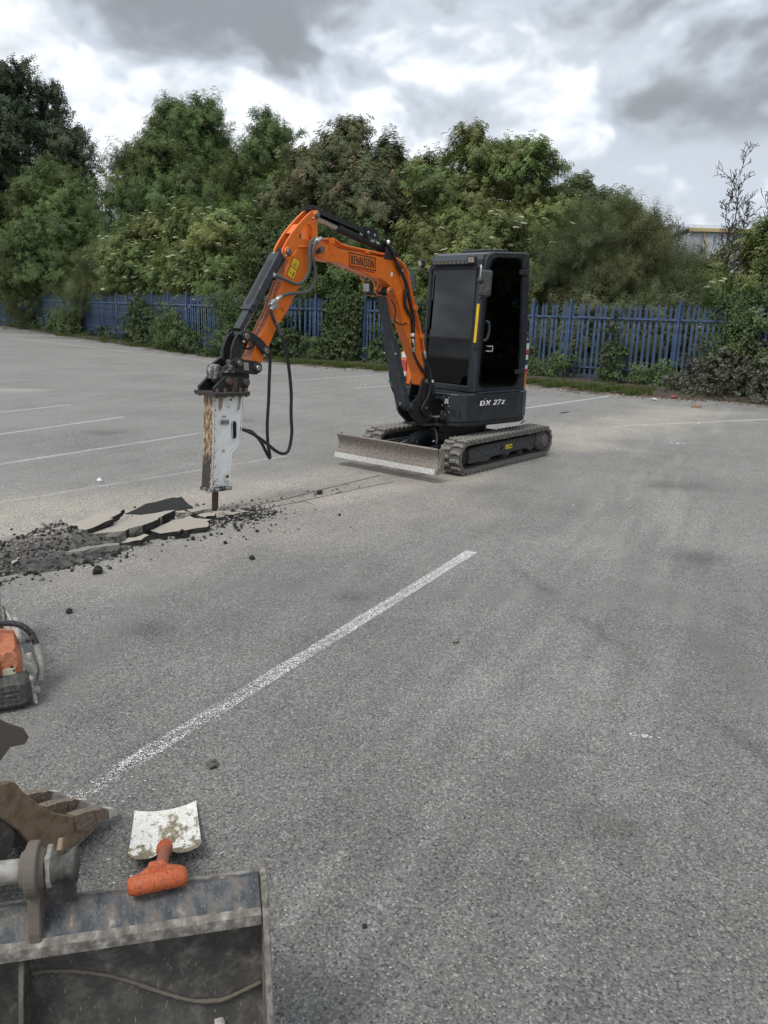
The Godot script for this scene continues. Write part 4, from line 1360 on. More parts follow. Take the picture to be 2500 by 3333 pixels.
	for q in [[0.065, 0.725, 0.076, 0.066, 0.066], [0.66, 0.93, 0.062, 0.046, 0.045]]:
		var gd := S()
		var a: Vector2 = C0 + d * q[0] + n * q[2]
		var b: Vector2 = C0 + d * q[1] + n * q[2]
		bar(gd, v3(0, a), v3(0, b), q[3] * 2.0, 0.008, 0.001, v3(0, n))
		for s in [-1.0, 1.0]:
			prism(gd, PackedVector2Array([a, b, b - n * q[4], a - n * q[4]]), (q[3] - 0.008) * s, q[3] * s, BX)
		part("rod_guard", gd, M["cylinder_grey"], bcn)
	var sk2 := S()
	bar(sk2, v3(0.0, C0 + d * 0.16 + n * 0.081), v3(0.0, C0 + d * 0.66 + n * 0.081), 0.055, 0.003, 0, v3(0, n))
	part("dark_strip", sk2, M["black_steel"], bcn)
	var rc := S()
	for s in [-1.0, 1.0]: box(rc, Transform3D(Basis(Vector3.RIGHT, 0.95), v3(0.07 * s, C0 + d * 0.64 + n * 0.05)), Vector3(0.02, 0.05, 0.06), 0.003)
	part("guard_clip", rc, M["cylinder_grey"], bcn)
	var bt := S()
	pin(bt, v3(0.0, C0 + d * 0.085 + n * 0.08), v3(0.0, C0 + d * 0.085 + n * 0.09), 0.013, 8)
	part("bolt", bt, M["zinc"], bcn)
	# links
	for s in [-1.0, 1.0]:
		var li := S()
		prism(li, poly("2.992,1.650 2.967,1.683 2.920,1.683 2.823,1.656 2.741,1.613 2.675,1.556 2.640,1.500 2.655,1.465 2.70,1.455 2.722,1.476 2.767,1.526 2.824,1.576 2.889,1.589 2.953,1.601"), 0.082 * s, 0.108 * s, BX, 0.004)
		part("side_link", li, M["black_steel"], E, BF)
		var bl := S()
		prism(bl, poly("2.994,1.649 2.945,1.675 2.895,1.650 2.915,1.564 2.96,1.436 3.00,1.37 3.05,1.37 3.076,1.426 3.068,1.517 3.035,1.595"), 0.048 * s, 0.072 * s, BX, 0.004)
		part("bucket_link", bl, M["black_steel"], E, BF)
	for q in [[2.920, 1.634, 0.030], [2.679, 1.496, 0.030]]:
		var pn := S()
		pin(pn, v3(-0.128, Vector2(q[0], q[1])), v3(0.128, Vector2(q[0], q[1])), q[2])
		part("link_pin", pn, M["pin_steel"], E, BF)
		var bo := S()
		for s in [-1.0, 1.0]: pin(bo, v3(0.106 * s, Vector2(q[0], q[1])), v3(0.120 * s, Vector2(q[0], q[1])), 0.048, 20)
		part("link_boss", bo, M["black_steel"], E, BF)
	for q in [[2.95, 1.585], [2.70, 1.455]]:
		var b2 := S()
		pin(b2, v3(0.09, Vector2(q[0], q[1])), v3(0.118, Vector2(q[0], q[1])), 0.012, 8)
		part("bolt", b2, M["zinc"], E, BF)
	var lh := S()
	for k in 2: tube(lh, spline(path3(0.03 + 0.02 * k, "2.93,1.59 2.89,1.53 2.84,1.515 2.80,1.54 2.775,1.585")), 0.010, 8)
	part("hitch_hose", lh, M["hose"], E, BF)

# a falling figure for the label's triangle, as flat strokes
func ballless_figure(st: SurfaceTool, xf: Transform3D, c: Vector2, z: float) -> void:
	prism(st, circle(c + Vector2(-0.006, 0.016), 0.004, 8), -0.0005, z, xf)
	for s in [[-0.006, 0.012, 0.004, 0.0], [0.004, 0.0, 0.016, -0.012], [0.002, 0.0, -0.004, -0.013], [-0.004, 0.008, -0.014, 0.002], [-0.002, 0.008, 0.012, 0.006]]:
		var a := c + Vector2(s[0], s[1])
		var b := c + Vector2(s[2], s[3])
		var n := (b - a).orthogonal().normalized() * 0.0022
		prism(st, PackedVector2Array([a + n, b + n, b - n, a - n]), -0.0005, z, xf)

func make_breaker(E: Node3D) -> void:
	# quick hitch
	var qh := S()
	for s in [-1.0, 1.0]: prism(qh, poly("3.215,1.316 3.205,1.350 3.130,1.396 3.043,1.446 2.996,1.438 2.940,1.418 2.860,1.408 2.793,1.402 2.752,1.378 2.738,1.336 2.755,1.30 2.800,1.276 2.869,1.282 2.958,1.294 3.116,1.308"), 0.088 * s, 0.112 * s, BX, 0.005)
	prism(qh, poly("3.19,1.345 2.86,1.305 2.85,1.245 2.88,1.225 2.95,1.24 3.08,1.262 3.18,1.262"), -0.07, 0.07, BX, 0.008)
	var q := part("quick_hitch", qh, M["black_steel"], E, BF)
	var qs := S()
	prism(qs, poly("3.22,1.312 3.21,1.352 3.145,1.392 3.10,1.372 3.06,1.33 3.09,1.306"), 0.1125, 0.116, BX, 0.001)
	part("scraped_face", qs, M["scraped_steel"], q)
	var hk := S()
	prism(hk, poly("3.258,1.252 3.266,1.325 3.242,1.375 3.205,1.380 3.165,1.350 3.10,1.32 3.11,1.27 3.18,1.245"), -0.062, 0.062, BX, 0.008)
	part("hitch_hook", hk, M["scraped_steel"], q)
	for p in [[3.021, 1.392, 0.045, 0.026], [2.795, 1.342, 0.052, 0.026]]:
		var bo := S()
		for s in [-1.0, 1.0]: pin(bo, v3(0.108 * s, Vector2(p[0], p[1])), v3(0.128 * s, Vector2(p[0], p[1])), p[2], 20)
		part("pin_boss", bo, M["black_steel"], q)
		var pn := S()
		pin(pn, v3(-0.14, Vector2(p[0], p[1])), v3(0.14, Vector2(p[0], p[1])), p[3])
		part("hitch_pin", pn, M["zinc"] if p[0] < 2.9 else M["pin_steel"], q)
	var lb := S()
	prism(lb, poly("2.965,1.400 2.905,1.392 2.900,1.318 2.958,1.324"), 0.1125, 0.1145, BX)
	part("data_plate", lb, M["zinc"], q)
	# breaker: two ears on a flange, a box housing and the chisel
	var cr := S()
	for s in [-1.0, 1.0]: prism(cr, poly("3.312,1.134 3.318,1.178 3.203,1.268 3.175,1.286 3.079,1.268 2.936,1.248 2.900,1.232 2.895,1.200 2.928,1.124"), 0.092 * s, 0.118 * s, BX, 0.004)
	var top := part("breaker_bracket", cr, M["black_steel"], E, BF)
	for p in [[3.150, 1.228], [2.945, 1.212]]:
		var pn := S()
		pin(pn, v3(-0.15, Vector2(p[0], p[1])), v3(0.15, Vector2(p[0], p[1])), 0.030, 12)
		part("bracket_pin", pn, M["rusty_bolt"], top)
		var bo := S()
		for s in [-1.0, 1.0]: pin(bo, v3(0.116 * s, Vector2(p[0], p[1])), v3(0.132 * s, Vector2(p[0], p[1])), 0.044, 18)
		part("pin_boss", bo, M["black_steel"], top)
	var rs := S()
	prism(rs, poly("3.095,1.262 3.045,1.256 3.052,1.136 3.100,1.140"), 0.1185, 0.1205, BX)
	part("rust_streak", rs, M["rusty_bolt"], top)
	var fl := S()
	prism(fl, poly("3.335,1.118 3.338,1.140 2.922,1.128 2.920,1.104"), -0.155, 0.155, BX, 0.004)
	prism(fl, poly("3.332,1.100 3.335,1.117 2.922,1.103 2.922,1.086"), -0.150, 0.150, BX, 0.004)
	part("flange_plate", fl, M["scraped_steel_dark"], top)
	for s in [-1.0, 1.0]:
		for z in [3.29, 3.20, 3.11, 3.02, 2.95]:
			var bt := S()
			pin(bt, Vector3(0.128 * s, 1.075 + (z - 2.92) * 0.03, z), Vector3(0.128 * s, 1.16 + (z - 2.92) * 0.03, z), 0.016, 6)
			part("flange_bolt", bt, M["rusty_bolt"], top)
	var side := poly("3.275,1.110 2.939,1.098 2.942,0.936 2.955,0.806 2.985,0.640 3.021,0.596 3.080,0.560 3.089,0.540 3.109,0.390 3.113,0.222 3.330,0.232 3.310,0.408 3.288,0.707")
	var slot := rounded(Vector2(3.051, 0.766), 0.05, 0.165, 0.024)
	var hs := S()
	for s in [-1.0, 1.0]: prism(hs, side, 0.062 * s, 0.078 * s, BX, 0.003, slot)
	prism(hs, inset(side, 0.014), -0.063, 0.063, BX)
	var housing := part("breaker_housing", hs, M["breaker_white"], E, BF)
	var sl := S()
	prism(sl, inset(slot, -0.004), 0.0635, 0.066, BX)
	part("slot_liner", sl, M["dark_hole"], housing)
	# bare, rusty front between the side plates, with ragged paint along the near edge
	var fn := FastNoiseLite.new()
	fn.seed = 4
	fn.frequency = 0.9
	fn.fractal_octaves = 4
	var rust := func(u: float, v: float) -> Color:
		# v runs from the bottom to the top
		var a := fn.get_noise_2d(u * 4.5, v * 9.0)
		var b := fn.get_noise_2d(u * 12.0 + 9.0, v * 34.0)
		var c := Color(0.17, 0.082, 0.040).lerp(Color(0.50, 0.41, 0.30), clampf(0.42 + a * 1.9 + b * 1.0, 0.0, 1.0))
		c = c.lerp(Color(0.10, 0.045, 0.022), clampf(b * 2.4 - 0.1, 0.0, 0.8))
		var low := 1.0 - smoothstep(0.30, 0.42, v + a * 0.16)
		c = c.lerp(Color(0.042, 0.036, 0.031), low * clampf(0.95 - b * 0.5, 0.0, 1.0))
		if u > 0.84 + b * 0.2: c = c.lerp(Color(0.50, 0.48, 0.42), 0.8)
		return c
	var fp := S()
	var warp := func(_u: float, v: float) -> Vector3:
		var z := 3.336 + (3.295 - 3.336) * minf(v / 0.55, 1.0) + (3.281 - 3.295) * maxf((v - 0.55) / 0.45, 0.0)
		return Vector3(0, 0, z)
	patch(fp, Vector3(-0.078, 0.236, 0), Vector3(0.156, 0, 0), Vector3(0, 0.866, 0), 26, 120, warp, rust, Vector3.BACK)
	part("rusty_front", fp, M["paint_patch"], housing)
	# chipped paint on the near side along its front and bottom edges
	var chips := S()
	rng.seed = 77
	for k in 80:
		var v := rng.randf()
		var y := 0.24 + v * 0.85
		var fz := (3.330 + (3.289 - 3.330) * minf((y - 0.232) / 0.476, 1.0)) if y < 0.707 else (3.289 + (3.276 - 3.289) * (y - 0.707) / 0.4)
		var z := fz - absf(rng.randfn(0.0, 0.010)) - 0.003
		if k > 40:
			y = 0.236 + absf(rng.randfn(0.0, 0.06))
			z = rng.randf_range(3.12, 3.32)
		var r := rng.randf_range(0.0015, 0.009) * rng.randf_range(0.5, 1.0)
		var blot := PackedVector2Array()
		for i in 6: blot.append(Vector2(z, y) + Vector2.from_angle(TAU * i / 6.0) * Vector2(r, r * 1.6) * rng.randf_range(0.5, 1.3))
		prism(chips, blot, 0.0782, 0.0787, BX)
	part("chipped_paint", chips, M["rusty_bolt"], housing).set_meta("kind", "stuff")
	var dr := S()
	for p in ["3.215,1.10 3.175,1.10 3.20,0.985 3.222,0.955 3.23,1.0", "2.99,1.09 2.965,1.09 2.99,0.96 3.02,0.94 3.00,1.0", "3.20,0.915 3.16,0.91 3.15,0.895 3.19,0.90", "3.205,0.595 3.175,0.592 3.18,0.57 3.20,0.575"]:
		prism(dr, poly(p), 0.0781, 0.0785, BX)
	part("paint_stain", dr, M["stain_tan"], housing)
	var bg := S()
	prism(bg, poly("3.222,0.876 3.122,0.872 3.122,0.825 3.222,0.829"), 0.078, 0.086, BX, 0.003)
	var bgn := part("maker_badge", bg, M["zinc"], housing)
	var bi := S()
	prism(bi, poly("3.211,0.866 3.133,0.862 3.133,0.837 3.211,0.841"), 0.0862, 0.0872, BX)
	part("badge_face", bi, M["graphite"], bgn)
	put("badge_lettering", letters("GB", 0.05, 0.022, true, 0.0, 0.0015), M["zinc"], bgn, Transform3D(Basis(Vector3(0, 0, -1), Vector3.UP, Vector3.RIGHT), Vector3(0.0885, 0.852, 3.172)))
	var sb := S()
	pin(sb, Vector3(0.078, 0.334, 3.155), Vector3(0.088, 0.334, 3.155), 0.016, 12)
	part("side_bolt", sb, M["rusty_bolt"], housing)
	var sh := S()
	pin(sh, Vector3(0.0775, 1.054, 3.091), Vector3(0.0785, 1.054, 3.091), 0.010, 10)
	part("small_hole", sh, M["dark_hole"], housing)
	var bp := S()
	prism(bp, poly("3.350,0.205 3.352,0.238 3.100,0.228 3.100,0.196"), -0.092, 0.092, BX, 0.010)
	part("bottom_plate", bp, M["scraped_steel"], housing)
	var ch := S()
	tube(ch, PackedVector3Array([Vector3(0, 0.21, 3.236), Vector3(0, 0.0, 3.247), Vector3(0, -0.10, 3.252)]), PackedFloat32Array([0.031, 0.030, 0.012]), 16)
	part("chisel", ch, M["chisel_steel"], E, BF)

func make_hoses(E: Node3D) -> void:
	var list := [
		["breaker_hose", "grey_hose", 0.017, "0.10:2.029,2.574 0.13:2.118,2.509 0.14:2.135,2.412 0.14:2.130,2.315 0.13:2.151,2.222 0.12:2.221,2.146 0.11:2.309,2.130 0.10:2.412,2.161 0.07:2.521,2.197"],
		["breaker_hose", "grey_hose", 0.017, "0.11:1.985,2.575 0.14:2.065,2.507 0.15:2.105,2.432 0.15:2.095,2.354 0.15:2.067,2.270 0.14:2.070,2.153 0.13:2.150,2.063 0.12:2.283,2.043 0.11:2.387,2.033 0.10:2.472,2.009 0.09:2.531,1.971"],
		["breaker_hose", "hose", 0.0165, "0.09:2.603,1.867 0.12:2.573,1.757 0.14:2.513,1.645 0.15:2.461,1.499 0.15:2.416,1.298 0.15:2.389,1.068 0.15:2.392,0.93 0.15:2.388,0.809 0.15:2.382,0.670 0.14:2.413,0.514 0.13:2.476,0.479 0.12:2.563,0.513 0.10:2.672,0.598 0.08:2.824,0.704 0.03:2.938,0.763 0.02:3.02,0.785"],
		["breaker_hose", "hose", 0.0165, "-0.09:2.55,1.80 -0.10:2.47,1.62 -0.11:2.457,1.512 -0.11:2.435,1.381 -0.11:2.446,1.183 -0.11:2.456,0.984 -0.11:2.476,0.744 -0.11:2.468,0.555 -0.10:2.450,0.410 -0.09:2.488,0.433 -0.08:2.591,0.586 -0.06:2.710,0.691 -0.03:2.809,0.728 -0.02:3.02,0.77"],
		["boom_hose", "hose", 0.020, "0.06:0.925,2.651 0.08:0.833,2.581 0.09:0.763,2.485 0.10:0.705,2.387 0.10:0.605,2.281 0.10:0.545,2.178 0.09:0.549,2.055 0.09:0.535,1.968 0.09:0.470,1.890 0.09:0.390,1.83 0.08:0.374,1.716 0.07:0.354,1.593 0.07:0.34,1.50"],
		["boom_hose", "hose", 0.018, "0.02:0.925,2.661 0.04:0.823,2.591 0.06:0.743,2.495 0.08:0.680,2.387 0.08:0.580,2.291 0.08:0.505,2.178 0.08:0.46,2.055 0.08:0.40,1.93 0.08:0.36,1.83 0.07:0.34,1.716 0.06:0.325,1.593 0.06:0.31,1.50"],
		["boom_hose", "hose", 0.016, "0.07:0.333,1.440 0.08:0.268,1.341 0.09:0.166,1.232 0.10:0.089,1.172 0.10:0.034,1.083 0.105:0.03,0.95 0.105:0.08,0.84 0.10:0.12,0.72 0.095:0.05,0.64"],
		["boom_hose", "hose", 0.016, "0.04:0.313,1.440 0.05:0.238,1.341 0.07:0.136,1.232 0.08:0.059,1.172 0.10:-0.01,1.083 0.105:0.02,0.93 0.11:0.13,0.82 0.11:0.17,0.74 0.10:0.06,0.66"],
		["boom_hose", "hose", 0.015, "0.02:0.862,2.626 0.02:0.768,2.566 0.02:0.675,2.551 0.01:0.590,2.473 0.0:0.55,2.40 0.0:0.52,2.33"],
		["boom_hose", "hose", 0.022, "0.02:0.10,1.43 0.05:0.05,1.33 0.08:-0.01,1.20 0.10:-0.03,1.05 0.10:-0.06,0.92"],
		["lamp_cable", "hose", 0.007, "0.07:0.775,2.028 0.072:0.706,1.951 0.06:0.681,1.873 0.03:0.655,1.794 0.072:0.576,1.758 0.073:0.477,1.776 0.08:0.364,1.787"],
		["lamp_cable", "hose", 0.008, "-0.09:0.575,1.20 -0.095:0.550,1.142 -0.095:0.526,1.050 -0.09:0.485,0.970 -0.09:0.438,0.939 -0.08:0.39,0.90"],
	]
	for h in list:
		var pts := PackedVector3Array()
		for t in h[3].split(" "):
			var k: PackedStringArray = t.split(":")
			var p := poly(k[1])[0]
			pts.append(v3(k[0].to_float(), p))
		var st := S()
		tube(st, spline(pts, 6), h[2], 10)
		part(h[0], st, M[h[1]], E, BF)
	# end fittings and the shut-off valve on the arm
	for q in [[0.11, "2.00,2.577 2.075,2.505"], [0.12, "1.955,2.580 2.030,2.54"], [0.10, "2.475,2.008 2.535,1.968"], [0.06, "2.50,2.188 2.55,2.205"], [0.07, "0.355,1.60 0.318,1.44"], [0.04, "0.325,1.60 0.296,1.44"], [0.06, "0.10,1.45 0.07,1.36"]]:
		var a := path3(q[0], q[1])
		var st := S()
		pin(st, a[0], a[1], 0.022, 10)
		part("hose_fitting", st, M["zinc"], E, BF)
	for q in [[0.075, "0.362,1.66 0.368,1.62"], [0.045, "0.330,1.66 0.335,1.62"], [0.08, "0.865,2.625 0.885,2.642"], [0.0, "0.535,2.36 0.52,2.34"], [0.10, "-0.025,1.10 -0.03,1.07"]]:
		var a := path3(q[0], q[1])
		var st := S()
		pin(st, a[0], a[1], 0.025, 10)
		part("white_tie", st, M["print_white"], E, BF)
	var va := S()
	box(va, Transform3D(Basis(Vector3.RIGHT, 0.65), v3(0.09, Vector2(2.555, 1.93))), Vector3(0.05, 0.09, 0.055), 0.008)
	pin(va, v3(0.09, Vector2(2.52, 1.975)), v3(0.09, Vector2(2.60, 1.875)), 0.023, 10)
	pin(va, v3(0.06, Vector2(2.60, 1.93)), v3(0.12, Vector2(2.60, 1.93)), 0.016, 8)
	part("shut_off_valve", va, M["zinc"], E, BF)
	var sl := S()
	tube(sl, path3(0.14, "2.573,1.757 2.54,1.70 2.513,1.645"), 0.0215, 10)
	part("hose_sleeve", sl, M["grey_hose"], E, BF)
	# tow shackle hung on the deck
	var sh := S()
	tube(sh, spline(PackedVector3Array([Vector3(0.17, 0.88, 0.92), Vector3(0.17, 0.955, 0.92), Vector3(0.20, 0.972, 0.92), Vector3(0.25, 0.965, 0.92), Vector3(0.262, 0.94, 0.92), Vector3(0.262, 0.875, 0.92)]), 4), 0.010, 8)
	pin(sh, Vector3(0.215, 0.868, 0.92), Vector3(0.275, 0.872, 0.925), 0.021, 10)
	part("shackle", sh, M["print_white"], E, UF)
	var lv := S()
	pin(lv, Vector3(0.12, 0.77, 0.95), Vector3(0.30, 0.765, 0.98), 0.014, 8)
	part("grease_fitting", lv, M["zinc"], E, UF)
	var tg := S()
	box(tg, v3xf(-0.10, 0.540, 1.10), Vector3(0.03, 0.035, 0.05), 0.004)
	part("green_tag", tg, M["green_tag"], E, BF)
	for c in [["0.64,1.80", 0.05], ["0.475,1.776", 0.075]]:
		var p := poly(c[0])[0]
		var st := S()
		pin(st, v3(c[1], p), v3(c[1] + 0.03, p), 0.014, 8)
		part("cable_clip", st, M["orange"], E, BF)

func v3xf(w: float, z: float, y: float) -> Transform3D:
	return at3(w, y, z)

# ---------------------------------------------------------------- trees and plants
# one leaf: two folded halves
func leaf(st: SurfaceTool, o: Vector3, d: Vector3, s: Vector3, L: float, W: float, c: Color) -> void:
	var n := s.cross(d).normalized()
	var m := o + d * L * 0.45
	var tip := o + d * L - n * L * 0.12
	st.set_color(c)
	for e in [m + s * W * 0.5 + n * W * 0.15, m - s * W * 0.5 + n * W * 0.15]:
		st.add_vertex(o)
		st.add_vertex(e)
		st.add_vertex(tip)

# a twig with its leaves, growing along +y
func spray_mesh(kind: String, seed_: int) -> ArrayMesh:
	var r := RandomNumberGenerator.new()
	r.seed = seed_
	var st := S()
	var spec: Array = {"elder": [0.40, 7, 5, 0.105, 0.045], "ash": [0.42, 8, 6, 0.085, 0.030], "poplar": [0.38, 11, 2, 0.085, 0.075], "willow": [0.48, 18, 2, 0.085, 0.014], "thorn": [0.34, 12, 3, 0.05, 0.035], "ivy": [0.20, 9, 1, 0.085, 0.085], "bramble": [0.45, 7, 3, 0.085, 0.06]}[kind]
	var L: float = spec[0]
	var bend := Vector3(r.randf_range(-0.2, 0.2), 0, r.randf_range(-0.2, 0.2))
	st.set_color(Color(0.55, 0.40, 0.30))
	var w := 0.004
	var a := Vector3.ZERO
	var top := Vector3(0, L, 0) + bend * L
	st.add_vertex(a + Vector3(w, 0, 0)); st.add_vertex(top); st.add_vertex(a - Vector3(w, 0, 0))
	st.add_vertex(a + Vector3(0, 0, w)); st.add_vertex(top); st.add_vertex(a - Vector3(0, 0, w))
	for k in int(spec[1]):
		var t := (k + 0.6) / float(spec[1])
		var p := Vector3(0, L * t, 0) + bend * L * t * t
		var az := k * 2.4 + r.randf() * 0.8
		var dir := Vector3(cos(az), r.randf_range(-0.15, 0.75), sin(az)).normalized()
		var n := int(spec[2])
		var g := r.randf_range(0.78, 1.15)
		for q in n:
			var c := Color(g * r.randf_range(0.85, 1.15), g * r.randf_range(0.9, 1.1), g * r.randf_range(0.8, 1.1))
			var base := p
			var d := dir
			if n > 1:
				# a compound leaf: leaflets along a stalk
				var u := float(q) / n
				base = p + dir * L * 0.32 * u
				var sd := dir.cross(Vector3.UP).normalized() * (1 if q % 2 == 0 else -1)
				d = (dir * 0.6 + sd * (0.9 if q < n - 1 else 0.0) + Vector3(0, r.randf_range(-0.35, 0.1), 0)).normalized()
			var s := d.cross(Vector3(r.randf_range(-0.5, 0.5), 1, r.randf_range(-0.5, 0.5))).normalized()
			leaf(st, base, d, s, float(spec[3]) * r.randf_range(0.75, 1.2), float(spec[4]) * r.randf_range(0.8, 1.2), c)
	st.generate_normals()
	return st.commit()

var sprays := {}
var umbel: ArrayMesh

func leaf_mat(n: String, c: Color, back := 0.6) -> void:
	var m := mat(n, c.linear_to_srgb(), 0.5)
	m.vertex_color_use_as_albedo = true
	m.backlight_enabled = true
	m.backlight = Color(back, back, back * 0.6)
	m.metallic_specular = 0.35

func green_materials() -> void:
	for k in ["elder", "ash", "poplar", "willow", "thorn", "ivy", "bramble"]:
		sprays[k] = [spray_mesh(k, 3), spray_mesh(k, 8), spray_mesh(k, 15)]
	leaf_mat("elder_leaf", Color(0.195, 0.240, 0.095))
	leaf_mat("ash_leaf", Color(0.155, 0.215, 0.090))
	leaf_mat("poplar_leaf", Color(0.072, 0.098, 0.060), 0.35)
	leaf_mat("willow_leaf", Color(0.170, 0.200, 0.108))
	leaf_mat("thorn_leaf", Color(0.155, 0.182, 0.102))
	leaf_mat("ivy_leaf", Color(0.070, 0.100, 0.040), 0.2)
	leaf_mat("ivy_dusty", Color(0.105, 0.108, 0.078), 0.2)
	leaf_mat("bramble_leaf", Color(0.098, 0.142, 0.056))
	leaf_mat("grass_blade", Color(0.075, 0.105, 0.030))
	tmat("bark", noise_tex(0.05, [[0.0, lin(0.045, 0.037, 0.028)], [0.5, lin(0.085, 0.072, 0.055)], [1.0, lin(0.16, 0.14, 0.11)]], 256), 1.5, 0.95)
	mat("dead_twig", lin(0.075, 0.062, 0.050), 0.9)
	var b := mat("blossom", lin(0.62, 0.60, 0.46), 0.8)
	b.backlight_enabled = true
	b.backlight = Color(0.3, 0.3, 0.2)
	var st := S()
	for k in 14:
		var a := k * 2.4
		var rr := sqrt(k / 14.0) * 0.075
		var c := Vector3(cos(a) * rr, -rr * rr * 3.0, sin(a) * rr)
		for q in 4:
			var u := Vector3(cos(q * PI / 2), 0.15, sin(q * PI / 2)) * 0.020
			var v := Vector3(cos((q + 1) * PI / 2), 0.15, sin((q + 1) * PI / 2)) * 0.020
			tri(st, c + Vector3(0, 0.008, 0), c + u, c + v, Vector3.UP)
	st.generate_normals()
	umbel = st.commit()

func aim(p: Vector3, d: Vector3, roll: float, s: float) -> Transform3D:
	var y := d.normalized()
	var x := y.cross(Vector3(0.3, 0.2, 0.9)).normalized()
	var b := Basis(x, y, x.cross(y)).rotated(y, roll)
	return Transform3D(b.scaled(Vector3.ONE * s), p)

# a crown of lobes: each a cluster of twigs on a limb, uneven, with gaps between
# lobes: [x, y, z, radius] around the foot; n twigs in all
func plant(n: String, label: String, category: String, foot: Vector3, kind: String, leafm: String, lobes: Array, count: int, o := {}) -> Node3D:
	var root := thing(n, label, category, foot, 0.0, o.get("group", ""))
	var r := RandomNumberGenerator.new()
	r.seed = hash(label)
	var tr := S()
	var trunk: float = o.get("trunk", 0.12)
	var fork: float = o.get("fork", 0.3)
	var weight := 0.0
	var cen := Vector3.ZERO
	for l in lobes:
		weight += l[3] * l[3]
		cen += Vector3(l[0], l[1], l[2])
	cen /= lobes.size()
	var fp := Vector3(cen.x * 0.4, cen.y * fork, cen.z * 0.4)
	tube(tr, spline(PackedVector3Array([Vector3(0, -0.2, 0), fp * Vector3(0.3, 0.5, 0.3) + Vector3(r.randf_range(-0.1, 0.1), 0, 0), fp]), 4), PackedFloat32Array([trunk * 1.25, trunk * 1.1, trunk * 1.0, trunk * 0.95, trunk * 0.9, trunk * 0.86, trunk * 0.82, trunk * 0.78, trunk * 0.75]), 8, false)
	var places := [[], [], []]
	var tints := [PackedColorArray(), PackedColorArray(), PackedColorArray()]
	var flowers := []
	for l in lobes:
		var c := Vector3(l[0], l[1], l[2])
		var R: float = l[3]
		var mid := fp.lerp(c, 0.5) + Vector3(r.randf_range(-0.3, 0.3), R * 0.25, r.randf_range(-0.3, 0.3)) * 0.5
		tube(tr, spline(PackedVector3Array([fp, mid, c]), 3), PackedFloat32Array([trunk * 0.6, trunk * 0.52, trunk * 0.45, trunk * 0.36, trunk * 0.28, trunk * 0.2, trunk * 0.12]), 6, false)
		var m := int(count * 2.1 * R * R / weight)
		var tone := r.randf_range(0.80, 1.2)
		var warm := r.randf_range(0.9, 1.12)
		# a lobe is made of several shoots, so that its outline breaks up
		var shoots := []
		var ns := int(9 + R * 13)
		for k in ns:
			var d := Vector3(r.randfn(), r.randfn() * 0.8 + 0.45, r.randfn()).normalized()
			var len := R * (r.randf_range(0.7, 1.12) if r.randf() < 0.75 else r.randf_range(1.15, 1.5))
			shoots.append([d, len, r.randf_range(0.8, 1.2)])
			var e: Vector3 = c + d * len * 0.9 * Vector3(1, o.get("tall", 0.95), 1)
			tube(tr, PackedVector3Array([c - d * R * 0.1, c.lerp(e, 0.55) + Vector3(0, 0.06 * R, 0), e]), PackedFloat32Array([trunk * 0.10 + 0.008, trunk * 0.06 + 0.006, 0.004]), 4, false)
		for k in m:
			var s: Array = shoots[r.randi() % ns]
			var t := pow(r.randf(), 0.55)
			var spread := R * (0.16 + 0.32 * (1.0 - t))
			var p: Vector3 = c + (s[0] * s[1] * t + Vector3(r.randfn(), r.randfn(), r.randfn()) * spread * 0.75) * Vector3(1, o.get("tall", 0.95), 1)
			if p.y < 0.12: continue
			var d2: Vector3 = (s[0] * 0.8 + (p - c).normalized() * 0.4 + Vector3(r.randfn() * 0.35, 0.35 - o.get("droop", 0.0), r.randfn() * 0.35)).normalized()
			var v := r.randi() % 3
			places[v].append(aim(p, d2, r.randf() * TAU, r.randf_range(0.75, 1.25) * o.get("leaf", 1.0)))
			var g: float = tone * s[2] * r.randf_range(0.85, 1.15)
			var brown: float = o.get("brown", 0.0)
			var tc := Color(g * warm, g, g * 0.95)
			if r.randf() < brown: tc = Color(g * 1.35, g * 0.95, g * 1.1)
			tints[v].append(tc)
			if r.randf() < o.get("flowers", 0.0) * 1.6 and t > 0.6 and p.z > c.z - R * 0.3:
				flowers.append(aim(p + (p - c).normalized() * 0.30 + d2 * 0.25 + Vector3(0, 0.06, 0.12), (Vector3.UP + d2 * 0.5).normalized(), r.randf() * TAU, r.randf_range(0.9, 1.8)))
	part("trunk", tr, M["bark"], root)
	for v in 3: many("foliage", sprays[kind][v], M[leafm], places[v], tints[v], root)
	if flowers.size(): many("blossom", umbel, M["blossom"], flowers, PackedColorArray(), root)
	return root

# lobes spread through an egg-shaped crown
func crown(seed_: int, n: int, w: float, h0: float, h1: float, depth: float, r0: float, r1: float) -> Array:
	var r := RandomNumberGenerator.new()
	r.seed = seed_
	var o := []
	for k in n:
		var t := (k + 0.5) / n
		var y := lerpf(h0, h1, t)
		var girth := sqrt(maxf(0.05, 1.0 - pow(maxf(t - 0.35, 0.0) / 0.68, 2.0)))
		var a := k * 2.399 + r.randf() * 0.6
		var q := sqrt(r.randf()) * girth
		o.append([cos(a) * q * w * 0.5, y + r.randf_range(-0.3, 0.3), sin(a) * q * depth * 0.5, lerpf(r1, r0, t) * r.randf_range(0.8, 1.2)])
	return o

